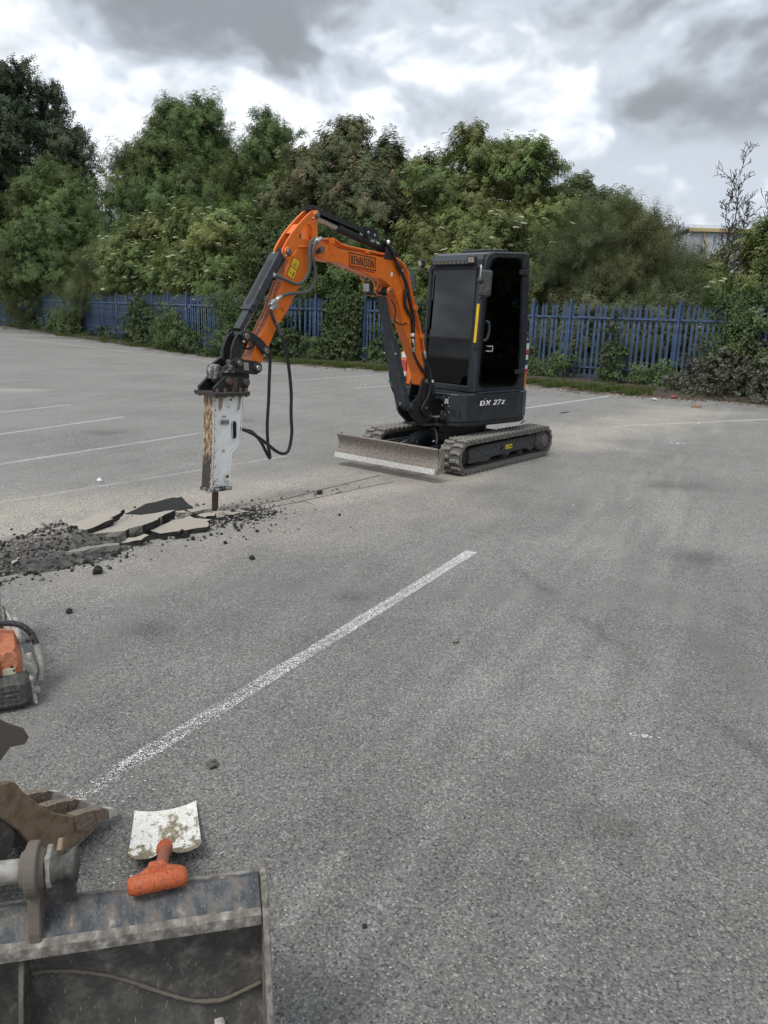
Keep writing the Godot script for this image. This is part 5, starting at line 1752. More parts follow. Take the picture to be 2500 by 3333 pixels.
func make_trees() -> void:
	green_materials()
	plant("tree", "tall dark tree at the far left against the bright sky", "tree", Vector3(-28.4, 0, -63.5), "poplar", "poplar_leaf", crown(1, 39, 11.4, 5.0, 17.8, 7, 1.1, 2.6), 9500, {"trunk": 0.3, "leaf": 1.45})
	plant("tree", "mid green tree below and left of the tall dark tree", "tree", Vector3(-22.8, 0, -56.0), "ash", "ash_leaf", crown(2, 25, 6.7, 2.6, 9.9, 5, 1.0, 2.0), 6500, {"trunk": 0.2, "leaf": 1.25})
	plant("tree", "broad green ash tree with several crowns, second tallest in the belt", "tree", Vector3(-12.2, 0, -49.5), "ash", "ash_leaf", crown(3, 36, 8.8, 3.6, 12.3, 6, 1.0, 2.1), 9500, {"trunk": 0.28, "leaf": 1.3})
	plant("tree", "slim green tree between the ash and the brownish tree", "tree", Vector3(-6.9, 0, -46.0), "ash", "ash_leaf", crown(4, 15, 3.0, 3.8, 11.3, 3, 0.7, 1.3), 2800, {"trunk": 0.16, "leaf": 1.25})
	plant("tree", "brown tinged green tree right behind the top of the boom", "tree", Vector3(-2.2, 0, -37.6), "elder", "thorn_leaf", crown(15, 30, 6.7, 3.0, 9.2, 5, 0.75, 1.7), 7200, {"trunk": 0.2, "brown": 0.22, "leaf": 1.05})
	plant("tree", "open elder tree with sky through its crown above the cab", "tree", Vector3(4.0, 0, -36.0), "elder", "elder_leaf", crown(6, 23, 6.3, 3.6, 8.9, 4.5, 0.7, 1.45), 4600, {"trunk": 0.18, "flowers": 0.012, "brown": 0.05})
	plant("tree", "lower green tree stepping down to the right of the open elder", "tree", Vector3(8.0, 0, -36.5), "elder", "thorn_leaf", crown(7, 16, 5.1, 2.6, 7.2, 4, 0.7, 1.4), 3400, {"trunk": 0.15})
	plant("tree", "green tree filling the dip between the brown tinged tree and the open elder", "tree", Vector3(1.2, 0, -39.5), "elder", "thorn_leaf", crown(25, 16, 5.0, 3.0, 7.6, 4, 0.9, 1.6), 3600, {"trunk": 0.15})
	plant("tree", "green tree low in the belt to the right, behind the feathery willow", "tree", Vector3(9.6, 0, -38.5), "ash", "ash_leaf", crown(26, 15, 4.4, 2.4, 5.9, 4, 0.9, 1.6), 3400, {"trunk": 0.14})
	plant("shrub", "elder bush with bare brown stems showing and white blossom on top", "shrub", Vector3(-13.0, 0, -45.3), "elder", "elder_leaf", crown(8, 16, 4.9, 2.8, 6.0, 3, 0.7, 1.3), 2300, {"trunk": 0.14, "flowers": 0.07, "fork": 0.22})
	plant("shrub", "bright green elder bush with white blossom left of the boom", "shrub", Vector3(-7.9, 0, -38.2), "elder", "elder_leaf", crown(9, 19, 4.6, 1.9, 5.9, 3.2, 0.75, 1.4), 3900, {"trunk": 0.12, "flowers": 0.035, "fork": 0.2})
	plant("shrub", "grey green willow shrub over the fence beside the brown stemmed elder", "shrub", Vector3(-16.2, 0, -47.8), "willow", "willow_leaf", crown(10, 14, 5.3, 1.7, 4.7, 3, 0.7, 1.2), 2600, {"trunk": 0.08, "fork": 0.15})
	plant("shrub", "yellow green thicket over the fence at the left edge", "shrub", Vector3(-25.4, 0, -58.5), "thorn", "elder_leaf", crown(11, 16, 8.4, 1.8, 6.0, 3, 0.8, 1.4), 3200, {"trunk": 0.08, "fork": 0.15, "leaf": 1.3})
	plant("shrub", "feathery olive green willow right of the cab over the fence", "shrub", Vector3(8.2, 0, -30.2), "willow", "willow_leaf", crown(12, 25, 5.6, 1.6, 5.2, 4, 0.75, 1.4), 6400, {"trunk": 0.12, "fork": 0.15})
	plant("shrub", "small elder with upright shoots between the willow and the bare tree", "shrub", Vector3(11.4, 0, -29.4), "elder", "elder_leaf", crown(13, 11, 1.7, 1.2, 3.2, 1.5, 0.4, 0.7), 1500, {"trunk": 0.07, "fork": 0.2, "flowers": 0.012})
	plant("shrub", "dense elder at the right edge with large white flower heads", "shrub", Vector3(12.9, 0, -24.2), "elder", "elder_leaf", crown(14, 21, 4.6, 1.2, 4.6, 3.4, 0.65, 1.1), 4300, {"trunk": 0.1, "fork": 0.15, "flowers": 0.03})
	plant("shrub", "dark elder bush behind the excavator cab with blossom over its roof", "shrub", Vector3(3.4, 0, -31.4), "elder", "elder_leaf", crown(16, 18, 6.0, 1.6, 5.2, 3, 0.75, 1.3), 4200, {"trunk": 0.1, "fork": 0.2, "flowers": 0.035})
	plant("shrub", "dark thicket behind the boom and the breaker hoses", "shrub", Vector3(-2.6, 0, -34.3), "bramble", "bramble_leaf", crown(17, 21, 7.7, 1.1, 4.9, 3, 0.8, 1.4), 4800, {"trunk": 0.08, "fork": 0.2})
	# the low tangle that closes the gap under the trees
	var low := [[-31, -67.5, 7, 3.4, "thorn", "bramble_leaf", "dark tangle behind the farthest stretch of fence on the left"], [-25.4, -60.5, 6, 3.4, "thorn", "bramble_leaf", "dark undergrowth below the tall tree on the left"], [-17.2, -50.2, 5, 2.8, "bramble", "bramble_leaf", "dark undergrowth below the grey green willow shrub"], [-11.2, -43.6, 5, 3.2, "bramble", "bramble_leaf", "dark undergrowth below the brown stemmed elder"], [-5.3, -35.2, 4, 2.8, "bramble", "bramble_leaf", "undergrowth over the fence just left of the arm"], [1.2, -32.4, 4.6, 3.2, "bramble", "bramble_leaf", "undergrowth over the fence between boom and cab"], [6.9, -28.0, 3.6, 2.4, "thorn", "thorn_leaf", "twiggy undergrowth behind the fence next to the cab"], [9.3, -25.9, 3.4, 2.2, "thorn", "thorn_leaf", "twiggy undergrowth behind the clear pales on the right"], [10.7, -22.0, 3.6, 2.4, "bramble", "bramble_leaf", "bramble behind the fence at the right edge"], [-36, -74, 9, 4.0, "thorn", "bramble_leaf", "far hedge beyond the left end of the fence"]]
	plant("tree", "round green tree of the belt beyond the right edge", "tree", Vector3(18.5, 0, -15.5), "elder", "elder_leaf", crown(21, 30, 9.3, 1.0, 8.0, 5, 1.1, 2.1), 8000, {"trunk": 0.16, "leaf": 1.25})
	plant("tree", "last green tree of the belt to the right of the car park", "tree", Vector3(19.5, 0, -7.5), "ash", "ash_leaf", crown(22, 33, 10.4, 1.0, 8.0, 6, 1.1, 2.2), 9000, {"trunk": 0.18, "leaf": 1.3})
	var i := 30
	for l in low:
		i += 1
		plant("undergrowth", l[6], "shrub", Vector3(l[0], 0, l[1]), l[4], l[5], crown(i, 12, l[2], 0.5, l[3] - 0.5, 2.2, 0.7, 1.1), int(650 * l[2]), {"trunk": 0.05, "fork": 0.15, "leaf": 1.25 if l[1] < -40 else 1.0})
	dead_tree(Vector3(13.5, 0, -35.0))

func dead_tree(foot: Vector3) -> void:
	var root := thing("dead_tree", "bare leafless tree against the clouds in front of the grey building", "tree", foot)
	var st := S()
	var r := RandomNumberGenerator.new()
	r.seed = 12
	var todo := []
	for k in 6: todo.append([Vector3(r.randf_range(-0.25, 0.25), 1.0 + k * 0.4, r.randf_range(-0.2, 0.2)), Vector3([-0.75, -0.15, 0.18, 0.5, 0.05, 0.85][k], 1.25, r.randf_range(-0.4, 0.4)).normalized(), [2.9, 4.6, 5.4, 3.6, 4.6, 2.8][k] * 0.68, 0.075, 0])
	while todo.size():
		var b: Array = todo.pop_back()
		var p: Vector3 = b[0]
		var d: Vector3 = b[1]
		var L: float = b[2]
		var pts := PackedVector3Array([p])
		var rad := PackedFloat32Array([b[3]])
		var n := 5
		for k in n:
			d = (d + Vector3(r.randfn(), r.randfn() * 0.4 + 0.12, r.randfn()) * 0.22).normalized()
			p += d * L / n
			pts.append(p)
			rad.append(maxf(0.011, b[3] * (1.0 - 0.62 * (k + 1) / n)))
			if b[4] < 4 and k > 0:
				for q in (2 if b[4] > 0 else 1):
					if r.randf() < (0.8 if b[4] < 3 else 0.3):
						var side := d.cross(Vector3(r.randfn(), r.randfn() * 0.3, r.randfn())).normalized()
						todo.append([p, (d * 0.8 + side * 0.75 + Vector3.UP * 0.2).normalized(), L * r.randf_range(0.30, 0.50), rad[rad.size() - 1] * 0.6, b[4] + 1])
		if b[4] == 0:
			todo.append([p, d, L * 0.7, rad[rad.size() - 1], 1])
		tube(st, pts, rad, 5, false)
	part("branches", st, M["dead_twig"], root)
	var tk := S()
	tube(tk, PackedVector3Array([Vector3(0, -0.2, 0), Vector3(0.05, 1.5, 0), Vector3(0.1, 3.2, 0), Vector3(0.2, 4.2, 0), Vector3(0.22, 4.7, 0)]), PackedFloat32Array([0.30, 0.28, 0.26, 0.24, 0.18]), 10)
	part("trunk", tk, M["bark"], root)

# ivy and brambles on the fence
func make_ivy() -> void:
	var line := poly(FENCE_LINE)
	var total := 0.0
	var cum := [0.0]
	for i in line.size() - 1:
		total += line[i].distance_to(line[i + 1])
		cum.append(total)
	# [from, to in metres along the fence, top, how dense, leaf, label]
	var runs := [
		[0.0, 13.5, 1.0, 0.7, "ivy_leaf", "low ivy along the farthest bays of the left fence"],
		[16.5, 24.5, 1.5, 0.55, "bramble_leaf", "thin ivy climbing the pales near the left edge"],
		[25.5, 31.5, 1.2, 1.5, "bramble_leaf", "bramble mound at the fence foot below the yellow green thicket"],
		[31.5, 39.2, 0.55, 0.9, "ivy_leaf", "low weeds along the clear blue bays of the left fence"],
		[39.4, 44.4, 2.4, 1.35, "ivy_leaf", "ivy column over the fence below the brown stemmed elder"],
		[44.8, 49.2, 1.9, 1.0, "bramble_leaf", "patchy ivy with blue pales between, left of the breaker's hitch"],
		[49.2, 51.2, 1.0, 1.2, "ivy_leaf", "low ivy on the fence behind the bucket cylinder"],
		[51.3, 52.6, 2.3, 1.7, "bramble_leaf", "ivy strand over the fence behind the arm"],
		[52.5, 54.6, 2.2, 2.0, "ivy_leaf", "ivy over the fence between arm and hanging hoses"],
		[54.6, 55.7, 0.75, 1.4, "bramble_leaf", "low ivy below the clear pales right of the hanging hoses"],
		[55.7, 57.3, 2.4, 2.9, "ivy_leaf", "thick ivy wall over the fence under the boom"],
		[57.9, 61.4, 2.3, 2.2, "ivy_leaf", "ivy over the fence behind the boom cylinder"],
		[63.8, 66.2, 1.25, 1.0, "bramble_leaf", "brambles at the foot of the fence right of the cab"],
		[67.1, 67.8, 2.35, 1.9, "ivy_leaf", "strand of ivy climbing the fence in the middle of the right bays"],
		[68.0, 69.6, 0.5, 1.3, "bramble_leaf", "weeds at the foot of the clear pales on the right"],
		[69.9, 73.4, 1.45, 2.4, "ivy_dusty", "dusty greyish ivy heap against the fence at the right edge"],
		[71.2, 75.5, 2.2, 1.0, "bramble_leaf", "green bramble over the top of the fence at the right edge"]]
	for R in runs:
		var mid := fence_point(line, cum, (R[0] + R[1]) * 0.5)
		var root := thing("ivy", R[5], "ivy", Vector3(mid.x, 0, mid.y))
		var r := RandomNumberGenerator.new()
		r.seed = hash(R[5])
		var n := FastNoiseLite.new()
		n.seed = int(R[0] * 7)
		n.frequency = 0.55
		var places := [[], [], []]
		var tints := [PackedColorArray(), PackedColorArray(), PackedColorArray()]
		var kind := "ivy" if R[4] != "bramble_leaf" else "bramble"
		var len: float = R[1] - R[0]
		for k in int(len * R[2] * 105 * R[3]):
			var s: float = R[0] + r.randf() * len
			var y := r.randf() * float(R[2])
			var edge: float = minf(s - R[0], R[1] - s) / (len * 0.5)
			var d: float = n.get_noise_2d(s * 1.6, y * 1.3) * 0.9 + R[3] * 0.30 + minf(edge, 0.5) * 0.9 - 0.62
			d += (1.0 - y / float(R[2])) * 0.7 - 0.25
			if r.randf() > d * 1.6: continue
			var q := fence_point(line, cum, s)
			var fn := fence_normal(line, cum, s)
			var bulge: float = (0.10 + (0.75 if R[4] == "ivy_dusty" else 0.35) * R[3] * maxf(0.0, 1.0 - y / 1.3)) * r.randf()
			var p := Vector3(q.x - mid.x, y + 0.03, q.y - mid.y) + fn * (0.05 + bulge * (1.0 if r.randf() < 0.8 else -0.8))
			var dir := (fn * 0.9 + Vector3(r.randfn() * 0.5, r.randfn() * 0.45 + 0.15, r.randfn() * 0.5)).normalized()
			var v := r.randi() % 3
			places[v].append(aim(p, dir, r.randf() * TAU, r.randf_range(0.7, 1.25) * (1.25 if q.y < -38 else 1.0)))
			var g := r.randf_range(0.75, 1.3) * (1.0 + 0.35 * n.get_noise_2d(s * 3.0, y * 3.0 + 50.0))
			tints[v].append(Color(g, g, g))
		for v in 3: many("foliage", sprays[kind][v], M[R[4]], places[v], tints[v], root)

func fence_point(line: PackedVector2Array, cum: Array, s: float) -> Vector2:
	for i in line.size() - 1:
		if s <= cum[i + 1] or i == line.size() - 2:
			return line[i].lerp(line[i + 1], clampf((s - cum[i]) / (cum[i + 1] - cum[i]), 0.0, 1.0))
	return line[0]

func fence_normal(line: PackedVector2Array, cum: Array, s: float) -> Vector3:
	for i in line.size() - 1:
		if s <= cum[i + 1] or i == line.size() - 2:
			var d := (line[i + 1] - line[i]).normalized()
			return Vector3(-d.y, 0, d.x)
	return Vector3.BACK

# grass, weeds and leaf litter on the strip between asphalt and fence
func make_verge() -> void:
	var soil := S()
	var fl := poly(FENCE_LINE)
	# earth sheet from the edge of the asphalt back beyond the trees
	var st := SurfaceTool.new()
	st.begin(Mesh.PRIMITIVE_TRIANGLES)
	var m := tmat("soil", noise_tex(0.06, [[0.0, lin(0.035, 0.026, 0.018)], [0.5, lin(0.065, 0.050, 0.035)], [1.0, lin(0.13, 0.105, 0.075)]], 512), 0.6, 1.0)
	var n := verge_line.size()
	for i in n:
		var a := verge_line[max(i - 1, 0)]
		var b := verge_line[min(i + 1, n - 1)]
		var d := (b - a).normalized()
		var nn := Vector2(d.y, -d.x)
		for k in [0.0, 0.5, 1.6, 60.0]:
			var p: Vector2 = verge_line[i] + nn * k
			var y: float = 0.004 if k == 0.0 else (0.04 if k < 1.0 else 0.07)
			st.set_normal(Vector3.UP)
			st.add_vertex(Vector3(p.x, y, p.y))
	for i in n - 1:
		for k in 3:
			var v := i * 4 + k
			for x in [v, v + 1, v + 5, v, v + 5, v + 4]: st.add_index(x)
	tag(put("verge_soil", st.commit(), m), "dark soil strip under the fence and trees", "ground", "", "structure")
	# grass tufts
	var gs := S()
	var r := RandomNumberGenerator.new()
	r.seed = 9
	for k in 14:
		var a := r.randf() * TAU
		var o := Vector3(r.randf_range(-0.06, 0.06), 0, r.randf_range(-0.06, 0.06))
		var h := r.randf_range(0.06, 0.17)
		var l := Vector3(cos(a), 0, sin(a)) * h * r.randf_range(0.2, 0.7)
		var s := Vector3(-sin(a), 0, cos(a)) * 0.006
		gs.set_color(Color(r.randf_range(0.8, 1.25), 1.0, 0.9))
		for q in [[o - s, o + s, o + l * 0.5 + Vector3(0, h * 0.7, 0)], [o + s * 0.5 + l * 0.45 + Vector3(0, h * 0.6, 0), o - s * 0.5 + l * 0.45 + Vector3(0, h * 0.6, 0), o + l + Vector3(0, h, 0)]]:
			for x in q: gs.add_vertex(x)
	gs.generate_normals()
	var tuft := gs.commit()
	var patches := [[5.2, 8.2, 1.0, 2600, "green grass strip at the foot of the fence right of the cab"], [0.0, 5.2, 0.8, 4500, "grass and weeds along the fence foot on the left"]]
	for p in patches:
		var places := []
		var tints := PackedColorArray()
		for k in int(p[3]):
			var t: float = lerpf(p[0], p[1], r.randf()) if p[0] > 1 else r.randf_range(0.8, 5.6)
			if p[0] > 1: t = r.randf_range(6.3, 9.2)
			var i := int(t)
			var a := verge_line[i].lerp(verge_line[i + 1], t - i)
			var d := (verge_line[i + 1] - verge_line[i]).normalized()
			var w := absf(r.randfn(0.0, 0.8)) - 0.05 + 0.28 * sin(t * 9.0) + 0.2 * sin(t * 23.0)
			if r.randf() < 0.35 + 0.5 * sin(t * 14.0): continue
			var q := a + Vector2(d.y, -d.x) * w
			places.append(Transform3D(Basis(Vector3.UP, r.randf() * TAU).scaled(Vector3.ONE * r.randf_range(0.4, 1.05)), Vector3(q.x, 0.02, q.y)))
			var g := r.randf_range(0.7, 1.35)
			tints.append(Color(g * r.randf_range(0.85, 1.3), g, g * 0.85))
		var o := many("grass", tuft, M["grass_blade"], places, tints)
		tag(o, p[4], "grass", "", "stuff")
	# dead leaves and crumbs on the edge of the asphalt
	var lf := S()
	leaf(lf, Vector3.ZERO, Vector3.RIGHT, Vector3.BACK, 0.06, 0.035, Color.WHITE)
	lf.generate_normals()
	leaf_mat("dead_leaf", Color(0.16, 0.11, 0.07), 0.1)
	var lp := []
	var lt := PackedColorArray()
	for k in 3600:
		var t := r.randf_range(0.4, 11.6)
		var i := int(t)
		var a := verge_line[i].lerp(verge_line[i + 1], t - i)
		var d := (verge_line[i + 1] - verge_line[i]).normalized()
		var q := a + Vector2(d.y, -d.x) * (r.randfn(0.0, 0.45) - 0.12)
		lp.append(Transform3D(Basis(Vector3.UP, r.randf() * TAU) * Basis(Vector3.RIGHT, r.randf_range(-0.4, 0.4)) * Basis.from_scale(Vector3.ONE * r.randf_range(0.6, 1.5)), Vector3(q.x, 0.012, q.y)))
		var g := r.randf_range(0.5, 1.5)
		lt.append(Color(g, g * 0.95, g * 0.85))
	tag(many("leaf_litter", lf.commit(), M["dead_leaf"], lp, lt), "brown dead leaves strewn along the edge of the asphalt", "leaf litter", "", "stuff")

func make_building() -> void:
	tmat("cladding", noise_tex(0.02, [[0.0, lin(0.36, 0.40, 0.43)], [0.6, lin(0.44, 0.48, 0.51)], [1.0, lin(0.52, 0.55, 0.57)]], 256), 0.25, 0.7)
	mat("eaves_trim", lin(0.50, 0.40, 0.22), 0.7)
	var b := thing("warehouse", "grey clad warehouse wall with tan eaves behind the bare tree", "building", Vector3(21.6, 0, -60), deg_to_rad(-4))
	var w := S()
	box(w, at3(15, 4.1, -6), Vector3(30, 8.2, 12))
	var wall := part("wall", w, M["cladding"], b)
	for k in 30:
		for row in 2:
			var p := S()
			box(p, at3(0.52 + k * 1.0, 2.06 + row * 4.1 , 0.02), Vector3(0.97, 4.06, 0.04), 0.012)
			part("cladding_panel", p, M["cladding"], wall)
	var t := S()
	box(t, at3(15, 8.34, 0.1), Vector3(30.3, 0.28, 0.35), 0.03)
	part("eaves", t, M["eaves_trim"], b)
	var r := S()
	prism(r, PackedVector2Array([Vector2(0.1, 8.48), Vector2(-12.1, 8.48), Vector2(-6, 9.4)]), -0.1, 30.1, BX)
	part("roof", r, M["cladding"], b)
	var d := S()
	tube(d, PackedVector3Array([Vector3(0.9, 8.2, 0.12), Vector3(0.95, 7.8, 0.12), Vector3(1.2, 7.4, 0.12), Vector3(1.2, 0.1, 0.12)]), 0.07, 8)
	part("downpipe", d, M["eaves_trim"], b)

# ---------------------------------------------------------------- rubble of the trench
func slab(n: String, label: String, pts: PackedVector2Array, y: float, slope: Vector2, thick: float, tints: Array, sawn := false) -> void:
	# a broken plate of asphalt: dusty top, dark broken edge
	var c := Vector2.ZERO
	for p in pts: c += p
	c /= pts.size()
	var root := thing(n, label, "asphalt slab", Vector3(c.x, 0, c.y), 0.0, "broken slabs of asphalt along the trench")
	var r := RandomNumberGenerator.new()
	r.seed = hash(label)
	var rim := PackedVector2Array()
	for i in pts.size():
		var a := pts[i] - c
		var b := pts[(i + 1) % pts.size()] - c
		var k := int(max(2, a.distance_to(b) / 0.06))
		for j in k: rim.append(a.lerp(b, float(j) / k) + Vector2(r.randfn(), r.randfn()) * 0.013)
	var top := func(p: Vector2) -> Vector3: return Vector3(p.x, maxf(0.008, y + p.dot(slope)), p.y)
	var st := S()
	var ix := Geometry2D.triangulate_polygon(rim)
	for k in range(0, ix.size(), 3): tri(st, top.call(rim[ix[k]]), top.call(rim[ix[k + 1]]), top.call(rim[ix[k + 2]]), Vector3.UP)
	part("dusty_top", st, M[tints[0]], root)
	var ed := S()
	var cut := S()
	for i in rim.size():
		var a := rim[i]
		var b := rim[(i + 1) % rim.size()]
		var out := Vector3(b.y - a.y, 0, a.x - b.x)
		if Geometry2D.is_polygon_clockwise(rim): out = -out
		var h1 := r.randf_range(-0.012, 0.012)
		var ta: Vector3 = top.call(a)
		var tb: Vector3 = top.call(b)
		var ma := ta + Vector3(a.x, 0, a.y).normalized() * (0.016 * sin(i * 2.1)) - Vector3(0, thick * 0.5, 0)
		var mb := tb + Vector3(b.x, 0, b.y).normalized() * (0.012 * sin((i + 1) * 2.1 if i + 1 < rim.size() else 0.0)) - Vector3(0, thick * 0.5, 0)
		var fa := ta - Vector3(a.x, 0, a.y) * 0.05 - Vector3(0, thick, 0)
		var fb := tb - Vector3(b.x, 0, b.y) * 0.05 - Vector3(0, thick, 0)
		var dest := cut if sawn and out.normalized().z > 0.55 else ed
		quad(dest, ta, tb, mb, ma, out)
		quad(dest, ma, mb, fb, fa, out)
	part("broken_edge", ed, M[tints[1]], root)
	if sawn: part("sawn_edge", cut, M["cut_edge"], root)

func make_rubble() -> void:
	tmat("slab_top", noise_tex(0.10, [[0.0, lin(0.22, 0.20, 0.175)], [0.4, lin(0.37, 0.335, 0.285)], [1.0, lin(0.50, 0.45, 0.385)]], 512), 1.6, 0.95, 0.0, noise_tex(0.14, [[0.0, Color.BLACK], [1.0, Color.WHITE]], 512), 0.6)
	tmat("broken_asphalt", noise_tex(0.12, [[0.0, lin(0.010, 0.010, 0.010)], [0.45, lin(0.028, 0.027, 0.026)], [0.8, lin(0.07, 0.067, 0.062)], [1.0, lin(0.22, 0.205, 0.185)]], 512), 2.6, 0.95, 0.0, noise_tex(0.16, [[0.0, Color.BLACK], [1.0, Color.WHITE]], 512), 1.4)
	tmat("cut_edge", noise_tex(0.08, [[0.0, lin(0.15, 0.14, 0.125)], [0.5, lin(0.25, 0.235, 0.21)], [1.0, lin(0.36, 0.335, 0.30)]], 256), 2.0, 0.95)
	var lumpm := mat("crumb", Color.WHITE, 0.95)
	lumpm.vertex_color_use_as_albedo = true
	slab("asphalt_slab", "widest dusty slab, tilted up at its right edge beside the dark crumb heap", poly("-2.86,-6.10 -2.52,-6.62 -2.30,-6.66 -2.30,-6.35 -2.46,-5.98 -2.62,-5.93"), 0.085, Vector2(0.20, -0.03), 0.06, ["slab_top", "broken_asphalt"])
	slab("asphalt_slab", "middle dusty slab with a straight sawn front and a black broken right end", poly("-2.42,-6.12 -2.20,-6.70 -1.90,-6.80 -1.97,-6.40 -2.12,-6.14"), 0.085, Vector2(0.11, 0.02), 0.085, ["slab_top", "broken_asphalt"], true)
	slab("asphalt_slab", "right hand flat dusty slab nearest the chisel of the rubble slabs", poly("-1.98,-6.36 -1.78,-6.78 -1.55,-6.70 -1.52,-6.46 -1.72,-6.36 -1.86,-6.28"), 0.045, Vector2(0.02, -0.05), 0.06, ["slab_top", "broken_asphalt"])
	slab("asphalt_slab", "dark upturned slab behind the dusty slabs, showing its black underside", poly("-2.40,-6.98 -2.24,-7.16 -2.05,-7.28 -1.92,-7.26 -1.80,-7.08 -1.98,-6.98"), 0.062, Vector2(0.05, -0.30), 0.06, ["broken_asphalt", "broken_asphalt"])
	slab("asphalt_slab", "long narrow sawn strip lying at the foot of the dark crumb heap", poly("-2.46,-5.60 -2.40,-5.68 -2.10,-5.92 -2.08,-5.86 -2.36,-5.58"), 0.065, Vector2(0.0, 0.05), 0.05, ["cut_edge", "cut_edge"])
	slab("asphalt_slab", "pale sawn piece at the left end of the crumb heap", poly("-3.30,-5.75 -2.92,-6.06 -2.82,-5.96 -3.2,-5.64"), 0.06, Vector2(0.05, 0.05), 0.06, ["cut_edge", "broken_asphalt"])
	slab("asphalt_slab", "small grey block just left of the chisel", poly("-1.95,-6.98 -1.70,-7.18 -1.62,-7.08 -1.86,-6.90"), 0.05, Vector2(0.03, 0.02), 0.05, ["slab_top", "cut_edge"])
	slab("asphalt_slab", "thin dusty plate in front of the chisel at the edge of the cut", poly("-1.72,-6.98 -1.40,-7.25 -1.28,-7.16 -1.52,-6.88"), 0.022, Vector2(0.0, 0.02), 0.03, ["slab_top", "broken_asphalt"])
	# chunks broken off the slabs
	var cr := RandomNumberGenerator.new()
	cr.seed = 62
	var chunks := [[-2.30, -5.80, 0.07, "in front of the widest slab, left of the others"], [-2.16, -5.98, 0.055, "between the sawn strip and the middle slab"], [-2.02, -6.08, 0.08, "at the front corner of the middle slab"], [-1.86, -6.22, 0.05, "under the front edge of the right hand slab"], [-1.70, -6.30, 0.06, "in front of the right hand slab"], [-1.62, -6.92, 0.07, "behind the right hand slab"], [-1.78, -6.98, 0.05, "beside the small grey block"], [-3.05, -5.62, 0.07, "at the left end of the heap"], [-2.72, -5.42, 0.06, "at the front foot of the crumb heap"]]
	for q in chunks:
		var pp := PackedVector2Array()
		for k in 7: pp.append(Vector2(q[0], q[1]) + Vector2.from_angle(-TAU * k / 7.0) * Vector2(1.3, 0.8) * float(q[2]) * cr.randf_range(0.7, 1.2))
		slab("asphalt_chunk", "chunk of dusty asphalt %s" % q[3], pp, cr.randf_range(0.025, 0.05), Vector2(cr.randf_range(-0.4, 0.4), cr.randf_range(-0.3, 0.5)), 0.04, ["slab_top" if cr.randf() < 0.6 else "broken_asphalt", "broken_asphalt"])
	# heap of black crumbs and soil
	var hp := SurfaceTool.new()
	hp.begin(Mesh.PRIMITIVE_TRIANGLES)
	hp.set_smooth_group(1)
	var hn := FastNoiseLite.new()
	hn.frequency = 3.0
	hn.fractal_octaves = 4
	hn.seed = 2
	var hh := func(x: float, z: float) -> float:
		var e := pow(x / 0.42, 2.0) + pow(z / 0.30, 2.0)
		return 0.20 * exp(-e * 1.1) + (hn.get_noise_2d(x, z) * 0.05 + hn.get_noise_2d(x * 4, z * 4) * 0.025) * exp(-e * 0.7) - 0.012
	for i in 44:
		for j in 36:
			var p := []
			for c in [[0, 0], [1, 0], [1, 1], [0, 1]]:
				var x: float = -0.75 + (i + c[0]) * 1.5 / 44
				var z: float = -0.6 + (j + c[1]) * 1.2 / 36
				var y: float = hh.call(x, z)
				var t := clampf(0.05 + y * 0.5 + hn.get_noise_2d(x * 7 + 5, z * 7) * 0.12 + smoothstep(0.1, 0.2, y - z * 0.15) * 0.16, 0.02, 0.3)
				p.append([Vector3(x, y, z), Color(t * 1.03, t * 0.97, t * 0.9)])
			for k in [0, 2, 1, 0, 3, 2] if (p[2][0] - p[0][0]).cross(p[1][0] - p[0][0]).y < 0 else [0, 1, 2, 0, 2, 3]:
				hp.set_color(p[k][1])
				hp.add_vertex(p[k][0])
	hp.generate_normals()
	var heap := put("crumb_heap", hp.commit(), lumpm)
	heap.transform = Transform3D(Basis(Vector3.UP, 0.75), Vector3(-2.60, 0, -5.80))
	tag(heap, "dark heap of crushed asphalt and soil at the left of the trench", "rubble heap", "", "stuff")
	# loose lumps: the larger ones one by one, the crumbs as stuff
	var lumps := [lump_mesh(1), lump_mesh(2, 0.55), lump_mesh(3, 0.8), lump_mesh(4, 0.6)]
	mat("lump_dark", lin(0.026, 0.025, 0.024), 0.95)
	mat("lump_grey", lin(0.11, 0.103, 0.093), 0.95)
	mat("lump_dusty", lin(0.24, 0.22, 0.195), 0.95)
	var r := RandomNumberGenerator.new()
	r.seed = 41
	var where := ["left of the crumb heap", "at the left foot of the crumb heap", "on the front of the crumb heap", "at the right foot of the crumb heap", "in front of the widest dusty slab", "in front of the middle dusty slab", "in front of the right hand dusty slab", "beside the chisel of the breaker"]
	var tone := ["black", "sooty black", "grey", "tan dusted"]
	for k in 48:
		var t := (k + 0.5) / 48.0
		var a := Vector2(-3.1, -5.55).lerp(Vector2(-1.45, -7.05), t)
		var q := a + Vector2(r.randfn() * 0.10, r.randfn() * 0.10) + Vector2(0.1, 0.1) * r.randf()
		if t > 0.55: q += Vector2(-0.06, -0.08) * r.randf() * 2.0
		var s := r.randf_range(0.016, 0.045)
		var c := r.randi() % 4
		var o := put("asphalt_lump", lumps[k % 4], M[["lump_dark", "lump_dark", "lump_grey", "lump_dusty"][c]])
		o.transform = Transform3D(Basis.from_euler(Vector3(r.randf() * 0.6, r.randf() * TAU, r.randf() * 0.6)).scaled(Vector3.ONE * s), Vector3(q.x, s * 0.45, q.y))
		tag(o, "%s %s asphalt lump lying %s" % ["larger" if s > 0.03 else "smaller", tone[c], where[int(t * 7.99)]], "rubble", "lumps of asphalt in the rubble")
